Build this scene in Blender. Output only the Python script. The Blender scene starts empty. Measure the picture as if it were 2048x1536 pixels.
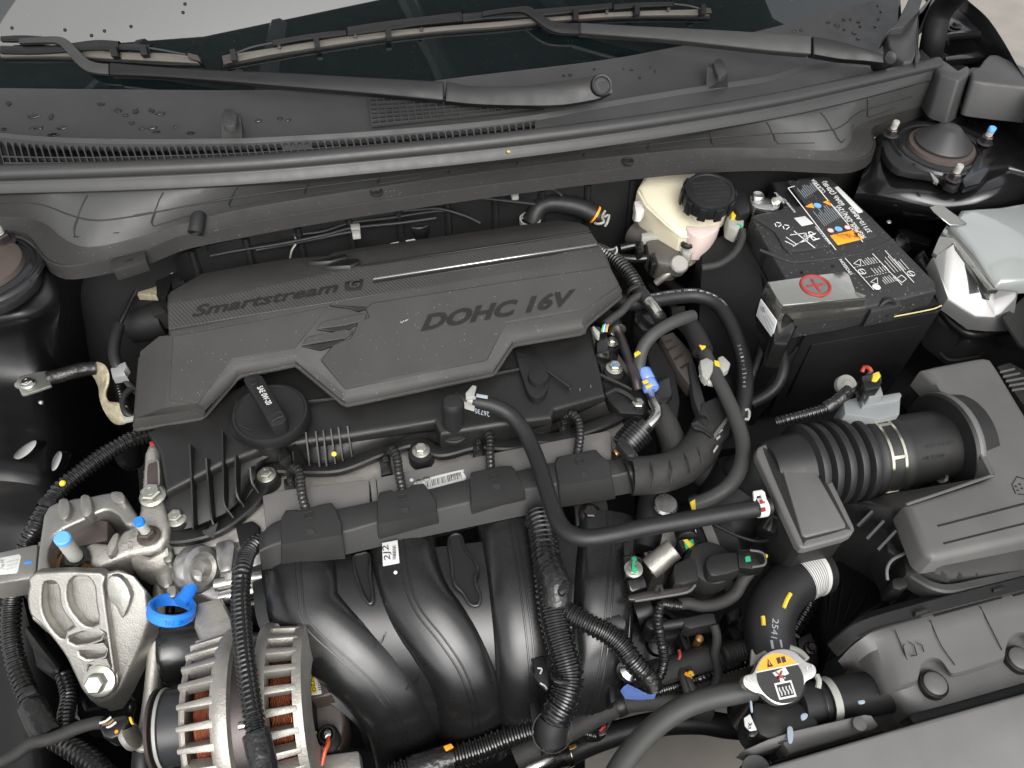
import bpy, bmesh, math, random
from mathutils import Vector as V, Matrix
R = math.radians
rng = random.Random(7)
scn = bpy.context.scene
COL = scn.collection

# ------------------------------------------------------------------ camera
F = 1518.0
CAM = V((0, 0, .62))
PITCH, ROLL = R(50), R(2.3)
fw = V((0, math.cos(PITCH), -math.sin(PITCH)))
r0, u0 = V((1, 0, 0)), V((0, math.sin(PITCH), math.cos(PITCH)))
rt = r0 * math.cos(ROLL) + u0 * math.sin(ROLL)
up = u0 * math.cos(ROLL) - r0 * math.sin(ROLL)
cd = bpy.data.cameras.new('camera'); cam = bpy.data.objects.new('camera', cd); COL.objects.link(cam)
cd.sensor_fit = 'HORIZONTAL'; cd.sensor_width = 36; cd.lens = 36 * F / 2048
cd.clip_start = .02; cd.clip_end = 400
m = Matrix((rt, up, -fw)).transposed().to_4x4(); m.translation = CAM
cam.matrix_world = m
scn.camera = cam

# ------------------------------------------------------------------ light
EXPOSURE = 1.12
SUN_EL, SUN_AZ = R(48), R(168)          # azimuth clockwise from +Y
w = bpy.data.worlds.new('World'); scn.world = w; w.use_nodes = True
nt = w.node_tree; nt.nodes.clear()
sky = nt.nodes.new('ShaderNodeTexSky'); sky.sky_type = 'NISHITA'; sky.sun_disc = False
sky.sun_elevation = SUN_EL; sky.sun_rotation = SUN_AZ; sky.air_density = 1.0; sky.dust_density = 3.0; sky.ozone_density = 1.0
hs = nt.nodes.new('ShaderNodeHueSaturation'); hs.inputs['Saturation'].default_value = .12
bg = nt.nodes.new('ShaderNodeBackground'); bg.inputs['Strength'].default_value = .15
wo = nt.nodes.new('ShaderNodeOutputWorld')
nt.links.new(sky.outputs[0], hs.inputs['Color']); nt.links.new(hs.outputs[0], bg.inputs[0]); nt.links.new(bg.outputs[0], wo.inputs[0])
sd = bpy.data.lights.new('sun', 'SUN'); sd.energy = .8; sd.angle = R(50); sd.color = (1, .97, .92)
so = bpy.data.objects.new('sun', sd); COL.objects.link(so)
sdir = V((math.sin(SUN_AZ) * math.cos(SUN_EL), math.cos(SUN_AZ) * math.cos(SUN_EL), math.sin(SUN_EL)))
so.rotation_euler = (-sdir).to_track_quat('-Z', 'Y').to_euler()
so.location = sdir * 5
scn.view_settings.view_transform = 'Standard'; scn.view_settings.look = 'None'
scn.view_settings.exposure = EXPOSURE; scn.view_settings.gamma = 1; scn.view_settings.use_curve_mapping = False

# ------------------------------------------------------------------ geometry helpers
UP = V((0, 0, 1))
def ray(px, py): return fw + rt * ((px - 1024) / F) - up * ((py - 768) / F)
def P(px, py, z):
    d = ray(px, py); return CAM + d * ((z - CAM.z) / d.z)
class Plane:
    def __init__(s, a, b, c):
        s.o = a; n = (b - a).cross(c - a).normalized(); s.n = n if n.dot(CAM - a) > 0 else -n
    def __call__(s, px, py, off=0):
        d = ray(px, py); o = s.o + s.n * off
        return CAM + d * ((o - CAM).dot(s.n) / d.dot(s.n))
    def off(s, h): return Plane_off(s, h)
def Plane_off(pl, h):
    q = Plane.__new__(Plane); q.o = pl.o + pl.n * h; q.n = pl.n; return q
def pl3(s):
    a = [tuple(float(v) for v in t.split(',')) for t in s.split()]
    return Plane(*[P(*q) for q in a])
def pts(s, z=0.0):
    """pixel list 'x,y' or 'x,y,z'; z: height, or a Plane the pixels are laid on"""
    out = []
    for t in s.split():
        a = [float(v) for v in t.split(',')]
        if len(a) == 3: out.append(P(*a))
        elif isinstance(z, Plane): out.append(z(a[0], a[1]))
        else: out.append(P(a[0], a[1], z))
    return out
def mpx(p): return (p - CAM).dot(fw) / F            # metres per photo pixel at p
def cr(p, n=8, closed=False):
    """Catmull-Rom through p"""
    out = []; N = len(p)
    rngs = range(N) if closed else range(N - 1)
    for i in rngs:
        if closed: a, b, c, d = p[(i - 1) % N], p[i], p[(i + 1) % N], p[(i + 2) % N]
        else:
            b, c = p[i], p[i + 1]
            a = p[i - 1] if i else b * 2 - c
            d = p[i + 2] if i + 2 < N else c * 2 - b
        for k in range(n):
            t = k / n
            out.append(.5 * ((2 * b) + (c - a) * t + (2 * a - 5 * b + 4 * c - d) * t * t + (3 * b - a - 3 * c + d) * t ** 3))
    if not closed: out.append(p[-1].copy())
    return out
def resample(p, n):
    L = [0]
    for a, b in zip(p, p[1:]): L.append(L[-1] + (b - a).length)
    out = []; j = 0
    for k in range(n):
        t = L[-1] * k / (n - 1)
        while j < len(p) - 2 and L[j + 1] < t: j += 1
        d = L[j + 1] - L[j]
        out.append(p[j].lerp(p[j + 1], (t - L[j]) / d if d > 1e-9 else 0))
    return out
def length(p): return sum((b - a).length for a, b in zip(p, p[1:]))
def frame(ax):
    ax = ax.normalized(); t = UP if abs(ax.z) < .9 else V((0, 1, 0))
    x = t.cross(ax).normalized(); return x, ax.cross(x), ax

class B:
    """collects geometry for one mesh"""
    def __init__(s): s.v = []; s.f = []
    def add(s, vs, fs):
        k = len(s.v); s.v += [V(v) for v in vs]; s.f += [tuple(i + k for i in f) for f in fs]; return s
    def frombm(s, bm):
        bm.verts.index_update(); s.add([v.co.copy() for v in bm.verts], [[v.index for v in f.verts] for f in bm.faces]); bm.free(); return s
    def rings(s, rs, caps=True, closed=False):
        n = len(rs[0]); vs = [v for r in rs for v in r]; fs = []
        m_ = len(rs)
        for i in range(m_ if closed else m_ - 1):
            a, b = i * n, ((i + 1) % m_) * n
            for k in range(n): fs.append((a + k, a + (k + 1) % n, b + (k + 1) % n, b + k))
        if caps and not closed: fs += [tuple(range(n))[::-1], tuple((m_ - 1) * n + k for k in range(n))]
        return s.add(vs, fs)
    def sweep(s, p, prof, upv=None, caps=True, closed=False):
        """prof(i, t) -> [(side, up)...] ring in the frame of the path"""
        N = len(p); rs = []; x = None
        for i in range(N):
            t = ((p[(i + 1) % N] if (i < N - 1 or closed) else p[i]) - (p[i - 1] if (i or closed) else p[i])).normalized()
            if upv is not None:
                u_ = upv[i] if isinstance(upv, list) else upv
                x = t.cross(u_).normalized()
            elif x is None: x = frame(t)[0]
            else: x = (x - t * x.dot(t)).normalized()
            y = x.cross(t).normalized()
            rs.append([p[i] + x * a + y * b for a, b in prof(i, i / max(1, N - 1))])
        return s.rings(rs, caps, closed)
    def tube(s, p, r, n=14, caps=True, wob=0, closed=False):
        rr = random.Random(3)
        def pr(i, t):
            q = r(t) if callable(r) else r
            return [((q * (1 + wob * (rr.random() - .5))) * math.cos(2 * math.pi * k / n), (q * (1 + wob * (rr.random() - .5))) * math.sin(2 * math.pi * k / n)) for k in range(n)]
        return s.sweep(p, pr, None, caps, closed)
    def hose(s, p, r, n=14, step=None, wob=0, caps=True):
        p = cr(p, 10); p = resample(p, max(6, int(length(p) / (step or max(r * .45, .003)))))
        return s.tube(p, r, n, caps, wob)
    def conduit(s, p, r, pitch=.0036, dep=.14, n=16, wob=0):
        p = cr(p, 10); m_ = max(8, int(length(p) / pitch)) * 4; p = resample(p, m_)
        rr = random.Random(5); jit = [1]; cyc = [1, 1.0, 1 - dep, 1 - dep]
        def pr(i, t):
            if i % 4 == 0: jit[0] = 1 + .07 * (rr.random() - .5)
            q = r * cyc[i % 4] * jit[0]
            return [(q * (1 + wob * (rr.random() - .5)) * math.cos(2 * math.pi * k / n), q * math.sin(2 * math.pi * k / n)) for k in range(n)]
        return s.sweep(p, pr)
    def lathe(s, o, ax, prof, n=32, a0=0, a1=2 * math.pi, caps=True):
        x, y, z = frame(ax); full = abs(a1 - a0 - 2 * math.pi) < 1e-6
        k_ = n if full else n + 1
        rs = [[o + z * h + (x * math.cos(a0 + (a1 - a0) * k / n) + y * math.sin(a0 + (a1 - a0) * k / n)) * r for k in range(k_)] for r, h in prof]
        if full: return s.rings(rs, caps)
        fs = []; vs = [v for r in rs for v in r]
        for i in range(len(rs) - 1):
            for k in range(n): fs.append((i * k_ + k, i * k_ + k + 1, (i + 1) * k_ + k + 1, (i + 1) * k_ + k))
        return s.add(vs, fs)
    def cyl(s, a, b, r, n=24, bev=.0006):
        h = (b - a).length; bev = min(bev, r * .3, h * .3)
        return s.lathe(a, b - a, [(r - bev, 0), (r, bev), (r, h - bev), (r - bev, h)], n)
    def prism(s, top, dep, bev=.002, seg=2, bot=True):
        """top polygon (world points) extruded by dep (vector or metres downwards)"""
        d = dep if isinstance(dep, V) else V((0, 0, -dep))
        bm = bmesh.new(); n = len(top)
        a = [bm.verts.new(q) for q in top]; b = [bm.verts.new(q + d) for q in top]
        f = bm.faces.new(a)
        for i in range(n): bm.faces.new((a[i], b[i], b[(i + 1) % n], a[(i + 1) % n]))
        if bot: bm.faces.new(b[::-1])
        bm.normal_update()
        bmesh.ops.recalc_face_normals(bm, faces=bm.faces[:])
        if bev:
            ed = list(f.edges) + [e for e in bm.edges if (e.verts[0] in a) != (e.verts[1] in a)]
            bmesh.ops.bevel(bm, geom=ed, offset=bev, offset_type='OFFSET', segments=seg, profile=.5, affect='EDGES', clamp_overlap=True)
        return s.frombm(bm)
    def shell(s, faces, skirt=.012, bev=.004, seg=1, inner=.0):
        """faces: polygons sharing corner points; open border gets a skirt downwards and a bevelled edge"""
        bm = bmesh.new()
        for f in faces:
            try: bm.faces.new([bm.verts.new(q) for q in f])
            except ValueError: pass
        bmesh.ops.remove_doubles(bm, verts=bm.verts[:], dist=.0004)
        bmesh.ops.recalc_face_normals(bm, faces=bm.faces[:])
        if sum(f.normal.z * f.calc_area() for f in bm.faces) < 0: bmesh.ops.reverse_faces(bm, faces=bm.faces[:])
        crease = [e for e in bm.edges if len(e.link_faces) == 2]
        bd = [e for e in bm.edges if len(e.link_faces) == 1]
        r = bmesh.ops.extrude_edge_only(bm, edges=bd)
        nv = [q for q in r['geom'] if isinstance(q, bmesh.types.BMVert)]
        d = skirt if isinstance(skirt, V) else V((0, 0, -skirt))
        for q in nv: q.co += d
        bm.normal_update()
        if bev:
            ed = [e for e in bd if e.is_valid]
            bmesh.ops.bevel(bm, geom=ed, offset=bev, segments=seg, profile=.5, affect='EDGES', clamp_overlap=True)
        if inner:
            ed = [e for e in crease if e.is_valid]
            bmesh.ops.bevel(bm, geom=ed, offset=inner, segments=2, profile=.5, affect='EDGES', clamp_overlap=True)
        return s.frombm(bm)
    def grid(s, rows, thick=0, nrm=None):
        """rows of equal length; optional thickness downwards"""
        m_, n = len(rows), len(rows[0]); vs = [v for r in rows for v in r]; fs = []
        for i in range(m_ - 1):
            for k in range(n - 1): fs.append((i * n + k, i * n + k + 1, (i + 1) * n + k + 1, (i + 1) * n + k))
        s.add(vs, fs)
        if thick:
            d = V((0, 0, -thick)); bd = [(0, k) for k in range(n)] + [(i, n - 1) for i in range(1, m_)] + [(m_ - 1, k) for k in range(n - 2, -1, -1)] + [(i, 0) for i in range(m_ - 2, 0, -1)]
            ring = [rows[i][k] for i, k in bd]; N = len(ring)
            s.add(ring + [q + d for q in ring], [(k, (k + 1) % N, N + (k + 1) % N, N + k) for k in range(N)])
        return s
    def box(s, c, x, y, z, bev=0):
        """c centre; x,y,z half-extent vectors"""
        top = [c + z - x - y, c + z + x - y, c + z + x + y, c + z - x + y]
        return s.prism(top, z * -2, bev)
    def text(s, st, p0, p1, p2, dep=.0004, shear=0, bold=0, nrm=None):
        """p0 baseline left, p1 baseline right, p2 top left"""
        cu = bpy.data.curves.new('t', 'FONT'); cu.body = st; cu.size = 1; cu.shear = shear; cu.offset = bold; cu.resolution_u = 3; cu.fill_mode = 'FRONT'
        ob = bpy.data.objects.new('t', cu); me = ob.to_mesh()
        if len(me.vertices):
            xs = [v.co.x for v in me.vertices]; x_0, x_1 = min(xs), max(xs); H = .72
            ex = (p1 - p0) / (x_1 - x_0); ey = (p2 - p0) / H
            n = ex.cross(ey).normalized(); n = n if n.dot(CAM - p0) > 0 else -n
            s.add([p0 + ex * (v.co.x - x_0) + ey * v.co.y + n * dep for v in me.vertices], [tuple(p.vertices) for p in me.polygons])
        ob.to_mesh_clear(); bpy.data.objects.remove(ob); bpy.data.curves.remove(cu); return s

def holed(outer, holes, pl, dep, bev=.0015, rnd=3, res=2):
    """plate lying on a plane with real openings; outlines in photo pixels"""
    x = (pl(1100, 900) - pl(1000, 900)).normalized(); y = pl.n.cross(x); o = pts(outer, pl)[0]
    cu = bpy.data.curves.new('t', 'CURVE'); cu.dimensions = '2D'; cu.fill_mode = 'BOTH'; cu.extrude = max(.0001, dep / 2 - bev); cu.bevel_depth = bev; cu.bevel_resolution = res; cu.offset = -bev
    for s in [outer] + holes:
        p = pts(s, pl); p = cr(p, rnd, True) if rnd else p
        sp = cu.splines.new('POLY'); sp.points.add(len(p) - 1); sp.use_cyclic_u = True
        for k, q in enumerate(p): sp.points[k].co = ((q - o).dot(x), (q - o).dot(y), 0, 1)
    ob = bpy.data.objects.new('t', cu); me = ob.to_mesh(); b = B()
    b.add([o + x * v.co.x + y * v.co.y + pl.n * (v.co.z - dep / 2) for v in me.vertices], [tuple(p.vertices) for p in me.polygons])
    ob.to_mesh_clear(); bpy.data.objects.remove(ob); bpy.data.curves.remove(cu); return b
CUR = None; ORG = {}
def tag(o, label=None, cat=None, group=None, kind=None):
    if label: o['label'] = label
    if cat: o['category'] = cat
    if group: o['group'] = group
    if kind: o['kind'] = kind
    return o
def mesh(name, b, mt, org, smooth=38):
    me = bpy.data.meshes.new(name)
    me.from_pydata([v - org for v in b.v], [], b.f)
    me.validate(); me.update()
    bm = bmesh.new(); bm.from_mesh(me); bmesh.ops.recalc_face_normals(bm, faces=bm.faces[:]); bm.to_mesh(me); bm.free()
    if smooth:
        for p in me.polygons: p.use_smooth = True
        me.set_sharp_from_angle(angle=R(smooth))
    me.materials.append(MT[mt]); return me
def thing(name, label, cat, at, group=None):
    global CUR
    o = bpy.data.objects.new(name, None); COL.objects.link(o); o.empty_display_size = .02
    o.location = at; ORG[o.name] = V(at); tag(o, label, cat, group); CUR = o; return o
def part(name, b, mt, par=None, label=None, smooth=38):
    par = par or CUR; org = ORG[par.name]
    o = bpy.data.objects.new(name, mesh(name, b, mt, org, smooth)); COL.objects.link(o); o.parent = par; ORG[o.name] = org
    if label: o['label'] = label
    return o
def solo(name, label, cat, b, mt, group=None, kind=None, smooth=38):
    global CUR
    c = V((0, 0, 0))
    for v in b.v: c += v
    c = c / max(1, len(b.v)); c.z = min(v.z for v in b.v)
    o = bpy.data.objects.new(name, mesh(name, b, mt, c, smooth)); COL.objects.link(o); o.location = c; ORG[o.name] = c
    tag(o, label, cat, group, kind); CUR = o; return o
def plate(name, s, z, dep, mt, bev=.002, par=None, seg=2, rnd=0):
    p = pts(s, z)
    if rnd: p = cr(p, rnd, True)
    return part(name, B().prism(p, dep, bev, seg), mt, par)
def hexhead(o, ax, r, flange=1.45, h=None, n6=6):
    h = h or r * .8; b = B(); ax = ax.normalized()
    b.lathe(o, ax, [(r * flange, 0), (r * flange, r * .12), (r * 1.08, r * .3)], 20)
    b.lathe(o + ax * r * .2, ax, [(r, 0), (r, h - r * .15), (r * .84, h)], n6)
    return b
def bolt(px, py, z, rp, mt='zinc', par=None, ax=None, name='bolt', fl=1.45, mark=True):
    o = P(px, py, z); r = rp * mpx(o); a = (ax or UP).normalized()
    q = part(name, hexhead(o, a, r, fl), mt, par)
    if mark:
        x, y, _ = frame(a); t = o + a * (r * .2 + r * .8)
        bb = B().lathe(t, a, [(r * .5, 0), (r * .5, r * .05), (r * .36, r * .05), (r * .36, 0)], 16, caps=False)
        b2 = B(); b2.v = q_v(q, bb); b2.f = bb.f
        join(q, bb)
    return q
def q_v(q, b): return b.v
def join(o, b):
    """append more geometry to an object already built"""
    me = o.data; org = ORG[o.name]
    bm = bmesh.new(); bm.from_mesh(me); vs = [bm.verts.new(v - org) for v in b.v]
    for f in b.f:
        try: bm.faces.new([vs[i] for i in f]).smooth = True
        except ValueError: pass
    bm.to_mesh(me); bm.free(); me.set_sharp_from_angle(angle=R(38))
# ------------------------------------------------------------------ materials
MT = {}
def mat(name, col, rough=.5, metal=0, grain=0, gs=900, spec=.5, var=.18, vs=30, speck=0, coat=0, rv=.12, bs=0, bss=40, ior=1.5, sss=0, trans=0, alpha=1):
    M = bpy.data.materials.new(name); M.use_nodes = True; n = M.node_tree.nodes; l = M.node_tree.links
    b = n['Principled BSDF']; tc = n.new('ShaderNodeTexCoord')
    def noise(sc, det=3):
        q = n.new('ShaderNodeTexNoise'); q.inputs['Scale'].default_value = sc; q.inputs['Detail'].default_value = det
        l.new(tc.outputs['Object'], q.inputs['Vector']); return q
    nz = noise(vs, 4); mx = n.new('ShaderNodeMix'); mx.data_type = 'RGBA'
    c = list(col)
    mx.inputs[6].default_value = [max(0, x * (1 - var)) for x in c] + [1]; mx.inputs[7].default_value = [min(1, x * (1 + var)) for x in c] + [1]
    l.new(nz.outputs[0], mx.inputs[0]); out = mx.outputs[2]
    if speck:
        vo = n.new('ShaderNodeTexVoronoi'); vo.inputs['Scale'].default_value = 170; l.new(tc.outputs['Object'], vo.inputs['Vector'])
        n2 = noise(60, 1)
        a = n.new('ShaderNodeMath'); a.operation = 'MULTIPLY'; l.new(n2.outputs[0], a.inputs[0]); a.inputs[1].default_value = .22 * speck
        ls = n.new('ShaderNodeMath'); ls.operation = 'LESS_THAN'; l.new(vo.outputs['Distance'], ls.inputs[0]); l.new(a.outputs[0], ls.inputs[1])
        m2 = n.new('ShaderNodeMath'); m2.operation = 'MULTIPLY'; l.new(ls.outputs[0], m2.inputs[0]); m2.inputs[1].default_value = .55
        mb = n.new('ShaderNodeMix'); mb.data_type = 'RGBA'; l.new(m2.outputs[0], mb.inputs[0]); l.new(out, mb.inputs[6]); mb.inputs[7].default_value = (.24, .22, .18, 1)
        out = mb.outputs[2]
    l.new(out, b.inputs['Base Color'])
    mr = n.new('ShaderNodeMapRange'); mr.inputs['To Min'].default_value = max(0, rough - rv); mr.inputs['To Max'].default_value = min(1, rough + rv)
    l.new(noise(vs * 2.3, 5).outputs[0], mr.inputs['Value']); l.new(mr.outputs[0], b.inputs['Roughness'])
    b.inputs['Metallic'].default_value = metal; b.inputs['Specular IOR Level'].default_value = spec; b.inputs['IOR'].default_value = ior
    b.inputs['Coat Weight'].default_value = coat; b.inputs['Coat Roughness'].default_value = .04
    if sss:
        b.inputs['Subsurface Weight'].default_value = sss; b.inputs['Subsurface Radius'].default_value = (.02, .018, .012); b.inputs['Subsurface Scale'].default_value = .5
    b.inputs['Transmission Weight'].default_value = trans; b.inputs['Alpha'].default_value = alpha
    prev = None
    for (sc, st, di) in ((gs, grain, .0003), (bss, bs, .002)):
        if st:
            bu = n.new('ShaderNodeBump'); bu.inputs['Strength'].default_value = st; bu.inputs['Distance'].default_value = di
            l.new(noise(sc, 2).outputs[0], bu.inputs['Height'])
            if prev: l.new(prev.outputs[0], bu.inputs['Normal'])
            prev = bu
    if prev: l.new(prev.outputs[0], b.inputs['Normal'])
    MT[name] = M; return M
mat('cover', (.038, .0368, .0345), .55, grain=.7, gs=900, speck=.8, var=.28, vs=14, rv=.2, spec=.38)
mat('trim', (.038, .038, .037), .5, grain=.4, gs=1300, speck=.3, var=.26, vs=18, rv=.18)
mat('flange', (.016, .0153, .0142), .62, grain=.8, gs=700, speck=.65, var=.3, spec=.38)
mat('cowl', (.036, .0355, .035), .5, grain=.35, gs=1200, speck=.25, var=.26, vs=18, rv=.18)
mat('seal', (.024, .0235, .023), .42, grain=.15, speck=.1)
mat('blackp', (.010, .010, .010), .42, grain=.3, gs=900, speck=.25, var=.26, vs=18, rv=.18, spec=.38)
mat('valve', (.012, .0117, .0113), .42, grain=.4, gs=900, speck=.3, spec=.38)
mat('manif', (.009, .009, .009), .27, spec=.6, grain=.12, gs=1200, rv=.06, speck=.2)
mat('greyp', (.025, .0248, .0242), .52, grain=.4, gs=1200, speck=.35, var=.26, vs=18, rv=.18, spec=.38)
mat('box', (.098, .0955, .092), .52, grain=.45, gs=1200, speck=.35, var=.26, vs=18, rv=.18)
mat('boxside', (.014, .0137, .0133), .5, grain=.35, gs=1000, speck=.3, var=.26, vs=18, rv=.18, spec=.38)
mat('rubber', (.013, .013, .013), .48, grain=.25, gs=700, speck=.15, bs=.1, spec=.38)
mat('rubberg', (.040, .040, .0385), .5, grain=.25, gs=700, speck=.1)
mat('conduit', (.009, .009, .0088), .24, rv=.06, coat=.25, speck=.15)
mat('tape', (.014, .0135, .013), .28, bs=1.0, bss=110, speck=.1)
mat('cloth', (.021, .0205, .0195), .7, grain=.9, gs=1600, bs=.8, bss=70)
mat('paint', (.007, .007, .0075), .2, coat=.25, rv=.08, bs=.15, bss=14, speck=.25)
mat('dark', (.010, .010, .010), .6, rv=.1, speck=.15, spec=.25)
mat('glass', (.006, .010, .010), .012, rv=.01, ior=1.62, speck=.5)
mat('alu', (.31, .30, .275), .42, metal=.85, grain=.9, gs=700, var=.2, vs=45, bs=.1, bss=160)
mat('aluw', (.42, .41, .39), .36, metal=.9, grain=.4, gs=500, var=.2, vs=60, bs=.5, bss=70)
mat('cast', (.34, .325, .295), .5, metal=.7, grain=1.0, gs=600, var=.26, vs=50, bs=.2, bss=200)
mat('zinc', (.42, .42, .37), .33, metal=.85, grain=.2, var=.12, vs=90)
mat('steel', (.55, .54, .52), .25, metal=1, grain=.2, var=.15, vs=80)
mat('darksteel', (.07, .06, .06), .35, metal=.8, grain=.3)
mat('brown', (.055, .042, .035), .45, grain=.4, bs=.2)
mat('copper', (.5, .15, .075), .35, metal=.7, var=.3, vs=200)
mat('white', (.58, .58, .55), .4, var=.05)
mat('lightp', (.30, .30, .27), .45, var=.08)
mat('tank', (.58, .53, .40), .38, var=.06, sss=.35, vs=25)
mat('pinkt', (.60, .48, .44), .38, var=.06, sss=.35)
mat('label', (.52, .52, .50), .5, var=.03)
mat('ink', (.012, .012, .013), .6, var=.05)
mat('inkw', (.62, .62, .60), .6, var=.05)
mat('inkg', (.30, .33, .36), .6, var=.05)
mat('emboss', (.007, .0068, .0065), .38, grain=.3)
mat('orange', (.85, .30, .015), .5, var=.05)
mat('yellow', (.62, .44, .03), .5, var=.12)
mat('blue', (.018, .19, .68), .38, var=.08)
mat('bluel', (.12, .36, .75), .5, var=.1)
mat('bluec', (.16, .26, .65), .2, var=.15, rv=.1, coat=.4)
mat('red', (.30, .028, .02), .5, var=.1)
mat('green', (.02, .32, .14), .4, var=.1)
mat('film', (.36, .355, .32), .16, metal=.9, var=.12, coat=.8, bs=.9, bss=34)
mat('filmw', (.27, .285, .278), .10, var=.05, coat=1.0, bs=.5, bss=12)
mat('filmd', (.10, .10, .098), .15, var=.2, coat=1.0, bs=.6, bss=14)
mat('braid', (.36, .32, .22), .5, metal=.5, grain=1, gs=500, var=.35, vs=180, bs=.8, bss=160)
mat('brass', (.45, .25, .10), .35, metal=.8, var=.3, vs=80)
mat('wipe', (.17, .155, .13), .5)
mat('railp', (.125, .12, .114), .5, grain=.3)
mat('darkrub', (.03, .031, .033), .35, spec=.5)
mat('redwire', (.55, .08, .03), .4)
mat('blued', (.008, .08, .34), .4)
mat('capink', (.03, .029, .028), .6)
mat('brn_alu', (.16, .15, .135), .45, metal=.7, grain=.5)
mat('batt', (.020, .020, .0205), .55, grain=.5, gs=800, speck=1.2)
mat('sens', (.17, .18, .18), .5, grain=.3)
mat('clampm', (.62, .60, .48), .22, metal=1)
mat('bump', (.14, .137, .132), .5, grain=.4, gs=1500, speck=.15, var=.26, vs=18, rv=.18)
mat('chalk', (.26, .31, .37), .8, var=.2, vs=200)
mat('capm', (.62, .60, .57), .3, metal=.9, grain=.2)
mat('brn', (.05, .043, .038), .45, grain=.4)
mat('clipg', (.20, .20, .20), .5)
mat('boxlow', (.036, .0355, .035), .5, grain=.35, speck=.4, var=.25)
mat('paintd', (.006, .006, .0065), .38, coat=.1, spec=.3, bs=.2, bss=14, speck=.4)
mat('drop', (.012, .012, .012), .03, rv=.01)
mat('concrete', (.22, .20, .175), .9, grain=.6, gs=60, var=.25, vs=9, bs=.5, bss=25)
mat('yellowline', (.55, .48, .22), .5, var=.05)
# carbon-look band of the cover: fine diagonal relief
M = mat('carbon', (.034, .033, .0305), .55, grain=.4, gs=1100, speck=.3)
n = M.node_tree.nodes; l = M.node_tree.links
wv = n.new('ShaderNodeTexWave'); wv.wave_type = 'BANDS'; wv.bands_direction = 'DIAGONAL'; wv.inputs['Scale'].default_value = 120; wv.inputs['Distortion'].default_value = .4
tc = n.new('ShaderNodeTexCoord'); l.new(tc.outputs['Object'], wv.inputs['Vector'])
bu = n.new('ShaderNodeBump'); bu.inputs['Strength'].default_value = .5; bu.inputs['Distance'].default_value = .0008
l.new(wv.outputs['Fac'], bu.inputs['Height'])
src = n['Principled BSDF'].inputs['Normal'].links[0].from_socket; l.new(src, bu.inputs['Normal']); l.new(bu.outputs[0], n['Principled BSDF'].inputs['Normal'])
# copper windings: fine strands
M = MT['copper']; n = M.node_tree.nodes; l = M.node_tree.links
wv = n.new('ShaderNodeTexWave'); wv.inputs['Scale'].default_value = 160; wv.inputs['Distortion'].default_value = 9; wv.inputs['Detail Scale'].default_value = .5
tc = n.new('ShaderNodeTexCoord'); l.new(tc.outputs['Object'], wv.inputs['Vector'])
bu = n.new('ShaderNodeBump'); bu.inputs['Strength'].default_value = 1; bu.inputs['Distance'].default_value = .002
l.new(wv.outputs['Fac'], bu.inputs['Height']); l.new(bu.outputs[0], n['Principled BSDF'].inputs['Normal'])
# ------------------------------------------------------------------ setting: ground
GZ = -.78
g = B(); g.add([V((-40, -30, GZ)), V((40, -30, GZ)), V((40, 60, GZ)), V((-40, 60, GZ))], [(0, 1, 2, 3)])
me = mesh('ground', g, 'concrete', V((0, 0, GZ)), 0); o = bpy.data.objects.new('ground', me); o.location = (0, 0, GZ); COL.objects.link(o)
tag(o, 'pale sandy concrete ground beneath and beside the car', 'ground', kind='structure')

# ------------------------------------------------------------------ windshield
basep = cr(pts('-60,172,.1 0,175,.1 260,178,.1 520,179,.1 760,172,.1 950,150,.1 1200,120,.1 1340,95,.1 1520,60,.1 1740,2,.1 1790,-12,.1'), 6)
LAT = (P(1520, 60, .1) - P(0, 176, .1)); LAT.z = 0; LAT.normalize()
BACK = V((-LAT.y, LAT.x, 0))
WS_S = R(46)
slope = BACK * math.cos(WS_S) + UP * math.sin(WS_S)
wsn = UP * math.cos(WS_S) - BACK * math.sin(WS_S)
g0 = P(0, 176, .1); xe = (P(1520, 60, .1) - g0).dot(LAT)
cols_ = [g0 + LAT * (-.5 + (xe + .5) * k / 8) for k in range(9)] + cr(pts('1520,60,.1 1600,40,.1 1680,19,.1 1760,-2,.1 1800,-14,.1'), 3)[1:]
rows = [[q + slope * t for q in cols_] for t in (-.12, 0, .1, .25, .45, .8, 1.5)]
b = B().grid(rows); b.grid([[q - wsn * .006 for q in r] for r in rows[::-1]])
solo('windshield', 'dark glass windshield reflecting pale sky and the black open hood', 'windshield', b, 'glass')
WS = Plane(P(0, 176, .1), P(1520, 60, .1), P(0, 176, .1) + slope)
# open hood, above and outside the picture: what the windshield mirrors
def refl(px, py):
    q = WS(px, py); d = ray(px, py).normalized(); return q, d - wsn * 2 * d.dot(wsn)
hinge = P(900, 300, .1) + UP * .20 - BACK * .06; HL = 1.12
def hood_ang(px, py):
    q, r = refl(px, py); best = None
    for k in range(400, 1150):
        a = R(k / 10); e = hinge + BACK * (-HL * math.cos(a)) + UP * HL * math.sin(a) - q
        t = e.z / r.z; err = abs(r.dot(BACK) * t - e.dot(BACK))
        if best is None or err < best[0]: best = (err, k / 10)
    return best[1]
HA = [hood_ang(190, 80), hood_ang(700, 14)]
print('HOOD', HA)
hd = -BACK * math.cos(R(HA[0])) + UP * math.sin(R(HA[0])); hd2 = -BACK * math.cos(R(HA[1])) + UP * math.sin(R(HA[1]))
hn = LAT.cross(hd).normalized()
xa = refl(190, 80)[0].dot(LAT); xb = refl(700, 14)[0].dot(LAT); hx = hinge.dot(LAT)
def hoodpt(x, t):
    k = max(-.3, min(2.4, (x - xa) / (xb - xa))); d = hd.lerp(hd2, k).normalized() * HL * t
    return hinge + LAT * (x - hx) + d
b = B(); xs = [-1.7, -.8, -.4, 0, .4, .8, 1.2, 1.6, 2.3]
hr = [[hoodpt(x, t) + hn * .0 for x in xs] for t in (.10, .3, .6, .9, 1)]
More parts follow.
